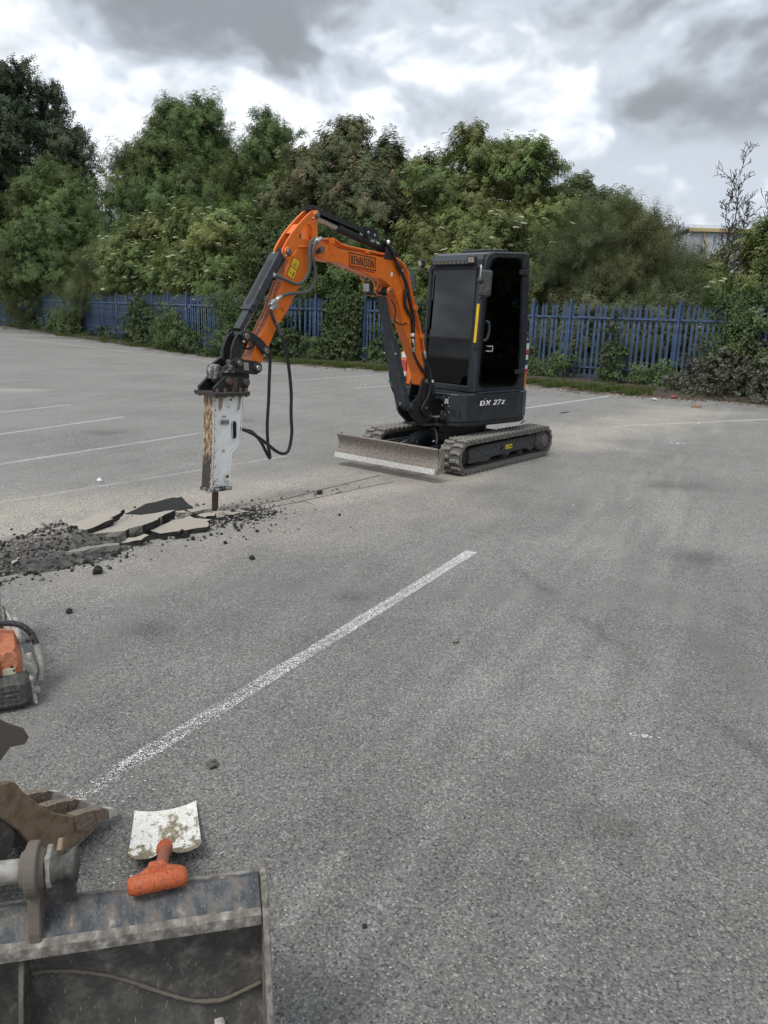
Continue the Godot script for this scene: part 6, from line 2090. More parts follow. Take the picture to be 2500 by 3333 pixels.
	var scat := [[-1.01, -5.77, 0.028, "lump_dark", "lone black lump on clean asphalt left of the bay line's white end"], [-1.956, -4.574, 0.026, "lump_dark", "lone black pebble on the asphalt right of the cut off saw"], [-0.69, -8.06, 0.042, "lump_dark", "black lump on the dust between breaker and dozer blade"], [-2.62, -5.02, 0.030, "lump_dark", "black lump at the left edge below the crumb heap"], [-0.695, -2.935, 0.030, "lump_grey", "grey stone on the asphalt between shovel and bay line"], [-3.113, -8.315, 0.035, "print_white", "pale stone on the asphalt left of the breaker"], [-1.30, -6.62, 0.024, "lump_dark", "small black lump below the chisel on the dust"], [-2.05, -5.33, 0.045, "lump_dark", "largest black lump lying alone in front of the crumb heap"], [-0.02, -2.07, 0.010, "lump_dark", "tiny dark pebble near the wide bucket's corner"]]
	for q in scat:
		var o := put("stone", lumps[taken.get("stone", 0) % 4], M[q[3]])
		o.transform = Transform3D(Basis(Vector3.UP, q[0] * 9.0).scaled(Vector3.ONE * q[2]), Vector3(q[0], q[2] * 0.5, q[1]))
		tag(o, q[4], "stone")
	var places := []
	var tints := PackedColorArray()
	for k in 5200:
		var t := r.randf()
		var a := Vector2(-3.4, -5.42).lerp(Vector2(-1.15, -7.30), t)
		var w := absf(r.randfn(0.0, 0.14))
		var q := a + Vector2(0.64, 0.77) * (w - 0.06) + Vector2(r.randfn(), r.randfn()) * 0.05
		if r.randf() < 0.12: q += Vector2(r.randfn(), r.randfn()) * 0.28
		if t < 0.45 and r.randf() < 0.45: q = Vector2(-2.55, -5.62) + Vector2(r.randfn() * 0.33, r.randfn() * 0.17).rotated(-0.75)
		var s := minf(0.004 + absf(r.randfn(0.0, 0.008)), 0.026)
		places.append(Transform3D(Basis.from_euler(Vector3(r.randf() * TAU, r.randf() * TAU, 0)).scaled(Vector3.ONE * s), Vector3(q.x, s * 0.4, q.y)))
		var g := 0.022 if r.randf() < 0.62 else r.randf_range(0.05, 0.30)
		tints.append(Color(g * 1.03, g * 0.97, g * 0.9))
	for k in 1500:
		# crumbs on the heap
		var x := r.randfn() * 0.26
		var z := r.randfn() * 0.18
		var y: float = hh.call(x, z)
		var s := minf(0.003 + absf(r.randfn(0.0, 0.006)), 0.02)
		places.append(Transform3D(Basis.from_euler(Vector3(r.randf() * TAU, r.randf() * TAU, 0)).scaled(Vector3.ONE * s), heap.transform * Vector3(x, maxf(y, 0.0) + s * 0.3, z)))
		var g := 0.03 if r.randf() < 0.5 else r.randf_range(0.06, 0.28)
		tints.append(Color(g * 1.05, g * 0.95, g * 0.86))
	for k in 100:
		var q := Vector2(-1.5, -7.1).lerp(Vector2(-0.3, -8.7), pow(r.randf(), 1.6)) + Vector2(r.randfn(), r.randfn()) * 0.13
		var s := minf(0.003 + absf(r.randfn(0.0, 0.006)), 0.02)
		places.append(Transform3D(Basis.from_euler(Vector3(r.randf() * TAU, r.randf() * TAU, 0)).scaled(Vector3.ONE * s), Vector3(q.x, s * 0.4, q.y)))
		var g := r.randf_range(0.03, 0.22)
		tints.append(Color(g, g * 0.96, g * 0.9))
	tag(many("crumbs", lumps[0], lumpm, places, tints), "black and grey asphalt crumbs scattered along the broken trench", "rubble", "", "stuff")
	# the black hole the chisel stands in and the saw cuts beyond it
	var ho := S()
	prism(ho, poly("-3.3,-5.62 -3.0,-5.88 -2.6,-6.22 -2.2,-6.52 -1.85,-6.78 -1.60,-7.02 -1.52,-6.92 -1.60,-6.66 -1.80,-6.34 -2.0,-6.10 -2.25,-5.92 -2.4,-5.72 -2.65,-5.52 -2.9,-5.46 -3.2,-5.42"), 0.0005, 0.0045, Transform3D(XZ, Vector3.ZERO))
	prism(ho, poly("-1.75,-7.02 -1.62,-7.16 -1.45,-7.28 -1.32,-7.36 -1.28,-7.30 -1.42,-7.18 -1.55,-7.08 -1.68,-6.96"), 0.001, 0.005, Transform3D(XZ, Vector3.ZERO))
	tag(part("trench_floor", ho, M["broken_asphalt"]), "black broken floor of the trench at the chisel", "trench", "", "structure")
	for q in [["-1.40,-7.10 -1.10,-7.42 -0.72,-7.86 -0.30,-8.36 0.10,-8.80", 0.006, "near saw cut running from the chisel to the dozer blade"], ["-1.30,-7.45 -1.0,-7.80 -0.62,-8.36 -0.30,-8.80 -0.05,-9.15", 0.008, "ragged saw cut just beyond the near one"], ["-0.95,-7.72 -0.88,-7.62 -0.80,-7.70 -0.72,-7.60", 0.005, "short crossing crack between the two saw cuts"]]:
		var pts := poly(q[0])
		var st := S()
		var k := 26
		for i in k:
			var f0 := float(i) / k * (pts.size() - 1)
			var f1 := float(i + 1) / k * (pts.size() - 1)
			var a := pts[int(f0)].lerp(pts[min(int(f0) + 1, pts.size() - 1)], f0 - int(f0))
			var b := pts[min(int(f1), pts.size() - 2)].lerp(pts[min(int(f1), pts.size() - 2) + 1], f1 - min(int(f1), pts.size() - 2))
			var s := (b - a).orthogonal().normalized()
			var w0: float = q[1] * (0.6 + 0.5 * absf(sin(i * 1.9)))
			var w1: float = q[1] * (0.6 + 0.5 * absf(sin((i + 1) * 1.9)))
			quad(st, Vector3(a.x + s.x * w0, 0.004, a.y + s.y * w0), Vector3(a.x - s.x * w0, 0.004, a.y - s.y * w0), Vector3(b.x - s.x * w1, 0.004, b.y - s.y * w1), Vector3(b.x + s.x * w1, 0.004, b.y + s.y * w1), Vector3.UP)
		tag(part("saw_cut", st, M["cut_dust"]), q[2], "saw cut", "", "structure")

# ---------------------------------------------------------------- buckets, shovel, saw in the foreground
func front_materials() -> void:
	tmat("bucket_blue", noise_tex(0.011, [[0.0, lin(0.030, 0.034, 0.042)], [0.38, lin(0.060, 0.067, 0.076)], [0.52, lin(0.115, 0.115, 0.112)], [0.66, lin(0.125, 0.102, 0.086)], [0.8, lin(0.22, 0.205, 0.185)], [1.0, lin(0.42, 0.40, 0.37)]], 1024, FastNoiseLite.TYPE_SIMPLEX_SMOOTH, 6, 2), 1.7, 0.6, 0.15, noise_tex(0.09, [[0.0, Color.BLACK], [1.0, Color.WHITE]], 512), 0.12)
	tmat("bucket_dark", noise_tex(0.008, [[0.0, lin(0.036, 0.035, 0.033)], [0.45, lin(0.068, 0.064, 0.058)], [0.65, lin(0.11, 0.102, 0.09)], [0.85, lin(0.19, 0.172, 0.15)], [1.0, lin(0.30, 0.28, 0.25)]], 1024, FastNoiseLite.TYPE_SIMPLEX_SMOOTH, 6, 7), 1.5, 0.65, 0.1, noise_tex(0.07, [[0.0, Color.BLACK], [1.0, Color.WHITE]], 512), 0.15)
	tmat("bucket_edge", noise_tex(0.02, [[0.0, lin(0.06, 0.052, 0.045)], [0.4, lin(0.13, 0.115, 0.10)], [0.75, lin(0.30, 0.28, 0.25)], [1.0, lin(0.50, 0.48, 0.45)]], 512, FastNoiseLite.TYPE_SIMPLEX_SMOOTH, 5, 3), 2.5, 0.75)
	tmat("rust_brown", noise_tex(0.008, [[0.0, lin(0.07, 0.052, 0.040)], [0.3, lin(0.175, 0.120, 0.076)], [0.6, lin(0.265, 0.185, 0.118)], [0.8, lin(0.23, 0.18, 0.13)], [1.0, lin(0.36, 0.32, 0.27)]], 1024, FastNoiseLite.TYPE_SIMPLEX_SMOOTH, 6, 5), 2.0, 0.85, 0.0, noise_tex(0.08, [[0.0, Color.BLACK], [1.0, Color.WHITE]], 512), 0.15)
	tmat("tooth_steel", noise_tex(0.06, [[0.0, lin(0.085, 0.062, 0.045)], [0.5, lin(0.19, 0.145, 0.105)], [1.0, lin(0.36, 0.31, 0.25)]], 256), 4.0, 0.75)
	tmat("tooth_tip", noise_tex(0.08, [[0.0, lin(0.32, 0.30, 0.25)], [0.5, lin(0.55, 0.53, 0.47)], [1.0, lin(0.70, 0.69, 0.64)]], 256), 5.0, 0.7)
	tmat("pin_bright", noise_tex(0.05, [[0.0, lin(0.19, 0.145, 0.115)], [0.5, lin(0.40, 0.38, 0.35)], [1.0, lin(0.62, 0.61, 0.58)]], 256), 2.0, 0.5, 0.4)
	tmat("grip_orange", noise_tex(0.07, [[0.0, lin(0.06, 0.035, 0.025)], [0.30, lin(0.20, 0.060, 0.028)], [0.45, lin(0.42, 0.090, 0.028)], [0.75, lin(0.52, 0.115, 0.032)], [1.0, lin(0.50, 0.20, 0.09)]], 512, FastNoiseLite.TYPE_SIMPLEX_SMOOTH, 6), 3.0, 0.6)
	tmat("shaft_red", noise_tex(0.06, [[0.0, lin(0.08, 0.05, 0.04)], [0.35, lin(0.28, 0.075, 0.040)], [0.8, lin(0.36, 0.11, 0.06)], [1.0, lin(0.34, 0.22, 0.16)]], 256), 5.0, 0.7)
	tmat("saw_orange", noise_tex(0.03, [[0.0, lin(0.30, 0.14, 0.09)], [0.5, lin(0.52, 0.15, 0.065)], [1.0, lin(0.48, 0.24, 0.16)]], 256), 4.0, 0.65)
	tmat("saw_grey", noise_tex(0.04, [[0.0, lin(0.22, 0.205, 0.18)], [0.5, lin(0.36, 0.34, 0.305)], [1.0, lin(0.50, 0.48, 0.44)]], 256), 4.0, 0.75)
	tmat("saw_dark", noise_tex(0.04, [[0.0, lin(0.035, 0.034, 0.032)], [0.6, lin(0.075, 0.072, 0.066)], [1.0, lin(0.22, 0.21, 0.19)]], 256), 4.0, 0.75)
	tmat("handle_black", noise_tex(0.05, [[0.0, lin(0.02, 0.02, 0.022)], [0.7, lin(0.04, 0.042, 0.045)], [0.85, lin(0.3, 0.29, 0.28)], [1.0, lin(0.4, 0.39, 0.37)]], 256), 4.0, 0.5)

func make_grading_bucket() -> void:
	var G := thing("grading_bucket", "wide blue and rust worn digger bucket lying open in the bottom left corner", "digger bucket", Vector3(-0.275, 0, -1.621), deg_to_rad(13.95))
	var W := 1.25
	# inside sheet, curved from the beam down and forward into the floor
	var prof := PackedVector2Array()
	for t in [[0.030, 0.500], [0.034, 0.42], [0.040, 0.34], [0.052, 0.26], [0.075, 0.19], [0.115, 0.125], [0.175, 0.075], [0.26, 0.042], [0.36, 0.030], [0.50, 0.028], [0.66, 0.030]]: prof.append(Vector2(t[0], t[1]))
	var back := PackedVector2Array()
	for p in prof: back.append(p + Vector2(-0.012, -0.008))
	back.reverse()
	var ring := prof.duplicate()
	ring.append_array(back)
	var sh := S()
	sh.set_smooth_group(1)
	for i in prof.size() - 1:
		quad(sh, v3(-W, prof[i]), v3(0, prof[i]), v3(0, prof[i + 1]), v3(-W, prof[i + 1]), Vector3(0, 1, 1))
	sh.set_smooth_group(2)
	for i in back.size() - 1:
		quad(sh, v3(-W, back[i]), v3(0, back[i]), v3(0, back[i + 1]), v3(-W, back[i + 1]), Vector3(0, -1, -1))
	part("shell", sh, M["bucket_dark"], G)
	# top beam with a folded front lip
	var be := S()
	prism(be, poly("-0.020,0.548 0.006,0.556 0.062,0.528 0.070,0.520 0.072,0.492 0.058,0.486 -0.012,0.500 -0.022,0.52"), -W, -0.001, BX, 0.003)
	part("top_beam", be, M["bucket_blue"], G)
	var lip := S()
	prism(lip, poly("0.0705,0.522 0.086,0.512 0.090,0.488 0.074,0.478 0.066,0.488"), -W, -0.002, BX, 0.002)
	part("beam_lip", lip, M["bucket_edge"], G)
	var wb := S()
	tube(wb, PackedVector3Array([Vector3(-W, 0.549, -0.020), Vector3(-0.002, 0.549, -0.020)]), 0.006, 6)
	part("weld_bead", wb, M["bucket_edge"], G)
	# side plates
	for x in [[0.0, 0.016], [-W - 0.016, -W]]:
		var sp := S()
		prism(sp, poly("-0.03,0.572 0.055,0.575 0.10,0.50 0.17,0.36 0.25,0.24 0.40,0.12 0.70,0.045 0.70,0.015 0.30,0.015 0.12,0.08 0.03,0.22 0.0,0.40 -0.03,0.52"), x[0], x[1], BX, 0.003)
		part("side_plate", sp, M["bucket_edge"], G)
	# long weld bead across the inside, uneven
	var r := RandomNumberGenerator.new()
	r.seed = 5
	var pts := PackedVector3Array()
	var rad := PackedFloat32Array()
	for i in 60:
		var t := i / 59.0
		var x := lerpf(-0.52, -0.002, t)
		var y := 0.405 - 0.135 * smoothstep(0.0, 0.85, t) + 0.018 * sin(t * 7.0) * t - 0.002
		if t > 0.85: y += (t - 0.85) * 0.05
		var z := 0.034 + (0.42 - y) * 0.10 + pow(maxf(0.0, 0.34 - y), 1.5) * 0.35 + 0.001
		pts.append(Vector3(x, y + r.randf_range(-0.0012, 0.0012), z))
		rad.append(0.0048 + r.randf_range(-0.001, 0.0016))
	var bead := S()
	tube(bead, pts, rad, 7)
	part("inner_weld", bead, M["bucket_edge_dark"], G)
	var patch_ := S()
	prism(patch_, poly("-0.52,0.44 -0.30,0.375 -0.12,0.30 -0.02,0.285 -0.02,0.485 -0.52,0.485"), 0.0, 0.003, Transform3D(Basis(Vector3.RIGHT, Vector3(0, 1, -0.07), Vector3.BACK), Vector3(0, 0, 0.062)))
	# stiffening gusset on the left of the opening, with a rounded bright edge
	var gu := S()
	prism(gu, poly("0.035,0.49 0.070,0.485 0.10,0.43 0.15,0.30 0.20,0.16 0.12,0.12 0.045,0.25"), -0.535, -0.523, BX, 0.002)
	part("gusset", gu, M["bucket_dark"], G)
	var rm := S()
	tube(rm, spline(PackedVector3Array([Vector3(-0.66, 0.425, 0.09), Vector3(-0.615, 0.425, 0.09), Vector3(-0.588, 0.405, 0.10), Vector3(-0.578, 0.35, 0.11), Vector3(-0.582, 0.27, 0.13), Vector3(-0.60, 0.18, 0.17)]), 6), 0.007, 8, true, 0.7)
	part("inner_rim", rm, M["bucket_edge"], G)
	# hanger ears, pin and its end stop
	for x in [-0.497, -0.74]:
		var er := S()
		var ep := PackedVector2Array()
		for k in 23: ep.append(Vector2(0.025, 0.668) + Vector2.from_angle(deg_to_rad(-55.0 + 290.0 * k / 22.0)) * 0.060)
		ep.append_array(poly("-0.030,0.59 -0.035,0.55 0.0,0.545 0.050,0.53 0.058,0.508 0.070,0.503 0.078,0.512 0.078,0.54 0.068,0.575"))
		prism(er, ep, x - 0.013, x + 0.013, BX, 0.003)
		pin(er, Vector3(x - 0.026, 0.668, 0.025), Vector3(x + 0.024, 0.668, 0.025), 0.046, 20)
		part("hanger_ear", er, M["bucket_edge_dark"], G)
	var rb := S()
	box(rb, at3(-0.455, 0.585, -0.002), Vector3(0.075, 0.075, 0.02), 0.003)
	part("ear_stiffener", rb, M["bucket_dark"], G)
	var pn := S()
	pin(pn, Vector3(-0.80, 0.668, 0.025), Vector3(-0.515, 0.668, 0.025), 0.026, 18)
	part("bucket_pin", pn, M["pin_bright"], G)
	var st := S()
	prism(st, poly("-0.012,0.636 0.052,0.634 0.058,0.655 0.050,0.690 0.045,0.705 -0.005,0.705 -0.012,0.69"), -0.472, -0.458, BX, 0.003)
	part("stop_plate", st, M["pin_bright"], G)
	var rl := S()
	lathe(rl, Transform3D(Basis(Vector3(0, 0, 1), Vector3(1, 0, 0), Vector3(0, 1, 0)), Vector3(-0.458, 0.665, 0.02)), PackedVector2Array([Vector2(0.001, 0.0), Vector2(0.040, 0.0), Vector2(0.032, 0.014), Vector2(0.029, 0.025), Vector2(0.032, 0.036), Vector2(0.040, 0.05), Vector2(0.001, 0.05)]), 20)
	part("pin_head", rl, M["saw_dark"], G)
	var e2 := S()
	prism(e2, poly("-0.04,0.62 -0.03,0.70 0.0,0.722 0.03,0.712 0.02,0.69 -0.005,0.66"), -0.448, -0.436, BX, 0.003)
	part("pin_hook", e2, M["rust_brown"], G)
	# pebble lying inside the bucket, and dried cement splash
	var stn := put("stone", lump_mesh(6, 0.6), M["stone_pale"])
	stn.transform = Transform3D(Basis(Vector3.UP, 0.4).scaled(Vector3(0.016, 0.014, 0.016)), G.transform * Vector3(-0.105, 0.212, 0.078))
	tag(stn, "pale pebble stuck inside the wide worn bucket", "stone")
	var spl := S()
	r.seed = 17
	for k in 170:
		var x := r.randf_range(-0.52, -0.02)
		var i := r.randi_range(1, 6)
		var t := r.randf()
		var p := prof[i].lerp(prof[i + 1], t)
		var d := (prof[i + 1] - prof[i]).normalized()
		var nrm := Vector3(0, d.x, -d.y)
		if nrm.z < 0: nrm = -nrm
		var up := Vector3(0, -d.y, -d.x)
		var l := r.randf_range(0.002, 0.013) * (2.0 if r.randf() < 0.1 else 1.0)
		var w := r.randf_range(0.0005, 0.0017)
		var c := Vector3(x, p.y, p.x) + nrm * 0.0008
		quad(spl, c + Vector3(w, 0, 0), c + up * l + Vector3(w * 0.5, 0, 0), c + up * l - Vector3(w, 0, 0), c - Vector3(w, 0, 0), nrm)
	for k in 150:
		# the beam's face slopes from its back edge to its lip
		var x := -0.004 - 0.60 * r.randf()
		var t := r.randf()
		var c := Vector3(x, 0.5565, 0.006).lerp(Vector3(x, 0.5285, 0.0622), t) + Vector3(0, 0.0009, 0.0004)
		var dd := Vector3(r.randfn() * 0.35, -0.44, 0.88).normalized()
		var l := r.randf_range(0.001, 0.007)
		var w := r.randf_range(0.0004, 0.0014)
		quad(spl, c + Vector3(w, 0, 0), c + dd * l + Vector3(w, 0, 0), c + dd * l - Vector3(w, 0, 0), c - Vector3(w, 0, 0), Vector3(0, 0.9, 0.4))
	part("scratches", spl, M["bucket_scratch"], G).set_meta("kind", "stuff")

func make_tooth_bucket() -> void:
	var W := Vector3(-0.931, 0, -0.365)
	var A := Vector3(-0.365, 0, 0.931)
	var T := thing("toothed_bucket", "narrow rust brown digger bucket with three teeth lying behind the wide bucket", "digger bucket", Vector3(-0.977, 0.04, -2.565))
	# frame: x along the side plate away from the teeth, y up, depth across the bucket
	var F := Transform3D(Basis(A, Vector3.UP, W), Vector3.ZERO)
	var P := poly("0.10,0.072 0.112,0.012 0.124,-0.004 0.262,-0.012 0.314,0.012 0.378,0.080 0.442,0.210 0.500,0.290 0.540,0.36 0.530,0.42 0.487,0.410 0.458,0.400 0.439,0.386 0.417,0.342 0.355,0.249 0.293,0.179 0.20,0.103 0.156,0.095")
	for w in [[-0.010, 0.008], [0.270, 0.287]]:
		var sp := S()
		prism(sp, P, w[0], w[1], F, 0.003)
		part("side_plate", sp, M["rust_brown"], T)
	var sh := S()
	var q := poly("0.06,0.03 0.124,-0.002 0.262,-0.008 0.310,0.014 0.372,0.080 0.436,0.210 0.494,0.290 0.535,0.36 0.525,0.36 0.484,0.296 0.426,0.216 0.362,0.086 0.303,0.022 0.260,0.0 0.124,0.006 0.06,0.045")
	prism(sh, q, 0.008, 0.270, F)
	part("shell", sh, M["bucket_dark"], T)
	var wr := S()
	prism(wr, poly("0.10,0.008 0.255,-0.013 0.30,0.006 0.29,0.022 0.25,0.004 0.12,0.02"), -0.0125, -0.0102, F)
	part("wear_edge", wr, M["tooth_steel"], T)
	var lp := S()
	prism(lp, poly("0.15,0.050 0.20,0.080 0.22,0.065 0.16,0.030"), 0.008, 0.270, F, 0.002)
	part("cutting_lip", lp, M["rust_brown"], T)
	for k in 3:
		var w := 0.004 + k * 0.128
		var t := S()
		taper(t, poly("0.215,0.118 0.17,0.104 0.125,0.084 0.085,0.062 0.080,0.050 0.092,0.026 0.16,0.022 0.215,0.06"), F, w, 0.08, 0.0165, 0.20, 0.021)
		part("tooth_adapter", t, M["tooth_steel"], T)
		var n := S()
		taper(n, poly("0.118,0.074 0.085,0.066 0.045,0.036 0.018,0.019 0.014,-0.009 0.06,0.002 0.11,0.024"), F, w, 0.0, 0.010, 0.09, 0.0195)
		part("tooth", n, M["tooth_steel"], T)
		var tp := S()
		taper(tp, poly("0.050,0.0415 0.012,0.0165 0.001,0.006 -0.004,-0.003 0.004,-0.012 0.046,-0.004"), F, w, -0.004, 0.0095, 0.05, 0.0172)
		part("tooth_tip", tp, M["tooth_tip"], T)
	# hanger: two ears with pin holes rising behind
	for w in [0.05, 0.20]:
		var er := S()
		prism(er, poly("0.55,0.40 0.50,0.44 0.44,0.45 0.40,0.475 0.345,0.455 0.325,0.47 0.345,0.515 0.40,0.56 0.47,0.63 0.54,0.66 0.62,0.60 0.62,0.40 0.56,0.33"), w - 0.010, w + 0.010, F, 0.003, circle(Vector2(0.50, 0.555), 0.028, 14))
		part("hanger_ear", er, M["bucket_edge_dark"], T)
	var bs := S()
	prism(bs, poly("0.50,0.37 0.62,0.33 0.66,0.20 0.60,0.10 0.50,0.10 0.44,0.20"), 0.0, 0.25, F, 0.01)
	part("bucket_back", bs, M["bucket_dark"], T)

func make_shovel() -> void:
	var Sh := thing("shovel", "shovel with a dirty white blade and an orange T handle resting on the wide bucket", "shovel", Vector3(-0.745, 0, -2.36))
	var o := Vector3(0.745, 0, 2.36)
	# blade: dished sheet; u across, v from the shoulders to the tip
	var n := FastNoiseLite.new()
	n.seed = 6
	n.frequency = 0.8
	n.fractal_octaves = 5
	var L0 := Vector3(-0.832, 0, -2.256)
	var R0 := Vector3(-0.594, 0, -2.334)
	var L1 := Vector3(-0.916, 0, -2.598)
	var R1 := Vector3(-0.699, 0, -2.672)
	for side in [1.0, -1.0]:
		var st := S()
		var pos := func(u: float, v: float) -> Vector3:
			var s := u * 2.0 - 1.0
			var p := L0.lerp(R0, u).lerp(L1.lerp(R1, u), v)
			var rear := 1.0 - smoothstep(0.0, 0.22, v)
			# rounded shoulders, raised sides and rear, tip flat on the ground
			p += (L1 - L0).normalized() * (0.030 * rear * pow(absf(s), 12.0) + 0.022 * rear * exp(-pow(s / 0.30, 2.0)))
			p += (L1 - L0).normalized() * 0.016 * (1.0 - s * s) * -v
			p.y = 0.008 + 0.016 * pow(absf(s), 2.5) * (1.0 - 0.4 * v) + 0.050 * pow(1.0 - v, 2.6) + 0.022 * exp(-pow(s / 0.16, 2.0)) * (1.0 - smoothstep(0.0, 0.45, v))
			return p + o
		var tint := func(u: float, v: float) -> Color:
			var a := n.get_noise_2d(u * 5.0, v * 5.0)
			var b := n.get_noise_2d(u * 16.0 + 20.0, v * 16.0)
			var f := n.get_noise_2d(u * 44.0 + 3.0, v * 44.0)
			var white := Color(0.56, 0.545, 0.485).lerp(Color(0.80, 0.79, 0.75), clampf(0.55 + b + f, 0, 1))
			var dirt := Color(0.115, 0.095, 0.060).lerp(Color(0.30, 0.255, 0.165), clampf(0.5 + b * 1.5 + f, 0, 1))
			var m := 0.50 * exp(-pow((u - 0.62) / 0.26, 2.0) - pow((v - 0.45) / 0.30, 2.0)) + a * 0.6 + b * 0.35 + f * 0.2 - 0.27
			m = maxf(m, 0.30 - v * 1.3 + a * 0.9 + b * 0.3 - 0.08)
			var c := white.lerp(dirt, smoothstep(-0.09, 0.12, m))
			if b + f * 0.4 > 0.30 + 0.25 * v: c = c.lerp(Color(0.07, 0.06, 0.05), 0.8)
			return c
		var shift := Vector3(0, 0.0 if side > 0 else -0.003, 0)
		st.set_smooth_group(2)
		var N := 70
		for i in N:
			for j in N:
				var q := []
				for c in [[0, 0], [1, 0], [1, 1], [0, 1]]:
					var u := float(i + c[0]) / N
					var v := float(j + c[1]) / N
					q.append([pos.call(u, v) + shift, tint.call(u, v)])
				var flip: bool = ((q[2][0] - q[0][0]).cross(q[1][0] - q[0][0])).y * side < 0
				for k in ([0, 2, 1, 0, 3, 2] if flip else [0, 1, 2, 0, 2, 3]):
					st.set_color(q[k][1])
					st.add_vertex(q[k][0])
		part("blade" if side > 0 else "blade_underside", st, M["paint_patch"], Sh)
	var a := Vector3(-0.722, 0.075, -2.33) + o
	var b := Vector3(-0.502, 0.575, -1.560) + o
	var so := S()
	tube(so, PackedVector3Array([a, a.lerp(b, 0.05), a.lerp(b, 0.20), a.lerp(b, 0.215)]), PackedFloat32Array([0.019, 0.025, 0.0235, 0.019]), 14)
	for k in 7: tube(so, PackedVector3Array([a.lerp(b, 0.05 + k * 0.021), a.lerp(b, 0.058 + k * 0.021)]), 0.0262, 14)
	part("socket", so, M["grip_orange"], Sh)
	var sf := S()
	tube(sf, PackedVector3Array([a.lerp(b, 0.15), a.lerp(b, 0.95)]), 0.0175, 14)
	part("shaft", sf, M["shaft_red"], Sh)
	# T grip: a fat bar with a web down to the shaft
	var c := b + Vector3(0.002, 0.012, 0.012)
	var t := Vector3(0.122, 0.0, -0.046).normalized()
	var d := (b - a).normalized()
	var gp := S()
	tube(gp, PackedVector3Array([c - t * 0.069, c - t * 0.066, c - t * 0.055, c, c + t * 0.055, c + t * 0.064, c + t * 0.067]), PackedFloat32Array([0.010, 0.018, 0.0225, 0.0225, 0.0225, 0.0185, 0.011]), 16)
	var nn := t.cross(d).normalized()
	prism(gp, PackedVector2Array([Vector2(-0.062, 0.0), Vector2(0.062, 0.0), Vector2(0.062, -0.045), Vector2(0.040, -0.070), Vector2(0.024, -0.125), Vector2(-0.022, -0.125), Vector2(-0.036, -0.075), Vector2(-0.060, -0.045)]), -0.0165, 0.0165, Transform3D(Basis(t, d, nn), c), 0.006)
	var gx := Transform3D(Basis(t, -nn, d), c)
	prism(gp, PackedVector2Array([Vector2(-0.058, 0.0), Vector2(0.058, 0.0), Vector2(0.056, 0.020), Vector2(0.024, 0.030), Vector2(0.017, 0.042), Vector2(-0.017, 0.042), Vector2(-0.024, 0.030), Vector2(-0.052, 0.018)]), -0.04, 0.002, gx, 0.007)
	part("grip", gp, M["grip_orange"], Sh)
	var hl := S()
	pin(hl, c + nn * 0.0164 - d * 0.035, c + nn * 0.0172 - d * 0.035, 0.005, 8)
	pin(hl, c - nn * 0.0164 - d * 0.035, c - nn * 0.0172 - d * 0.035, 0.005, 8)
	part("rivet_hole", hl, M["dark_hole"], Sh)

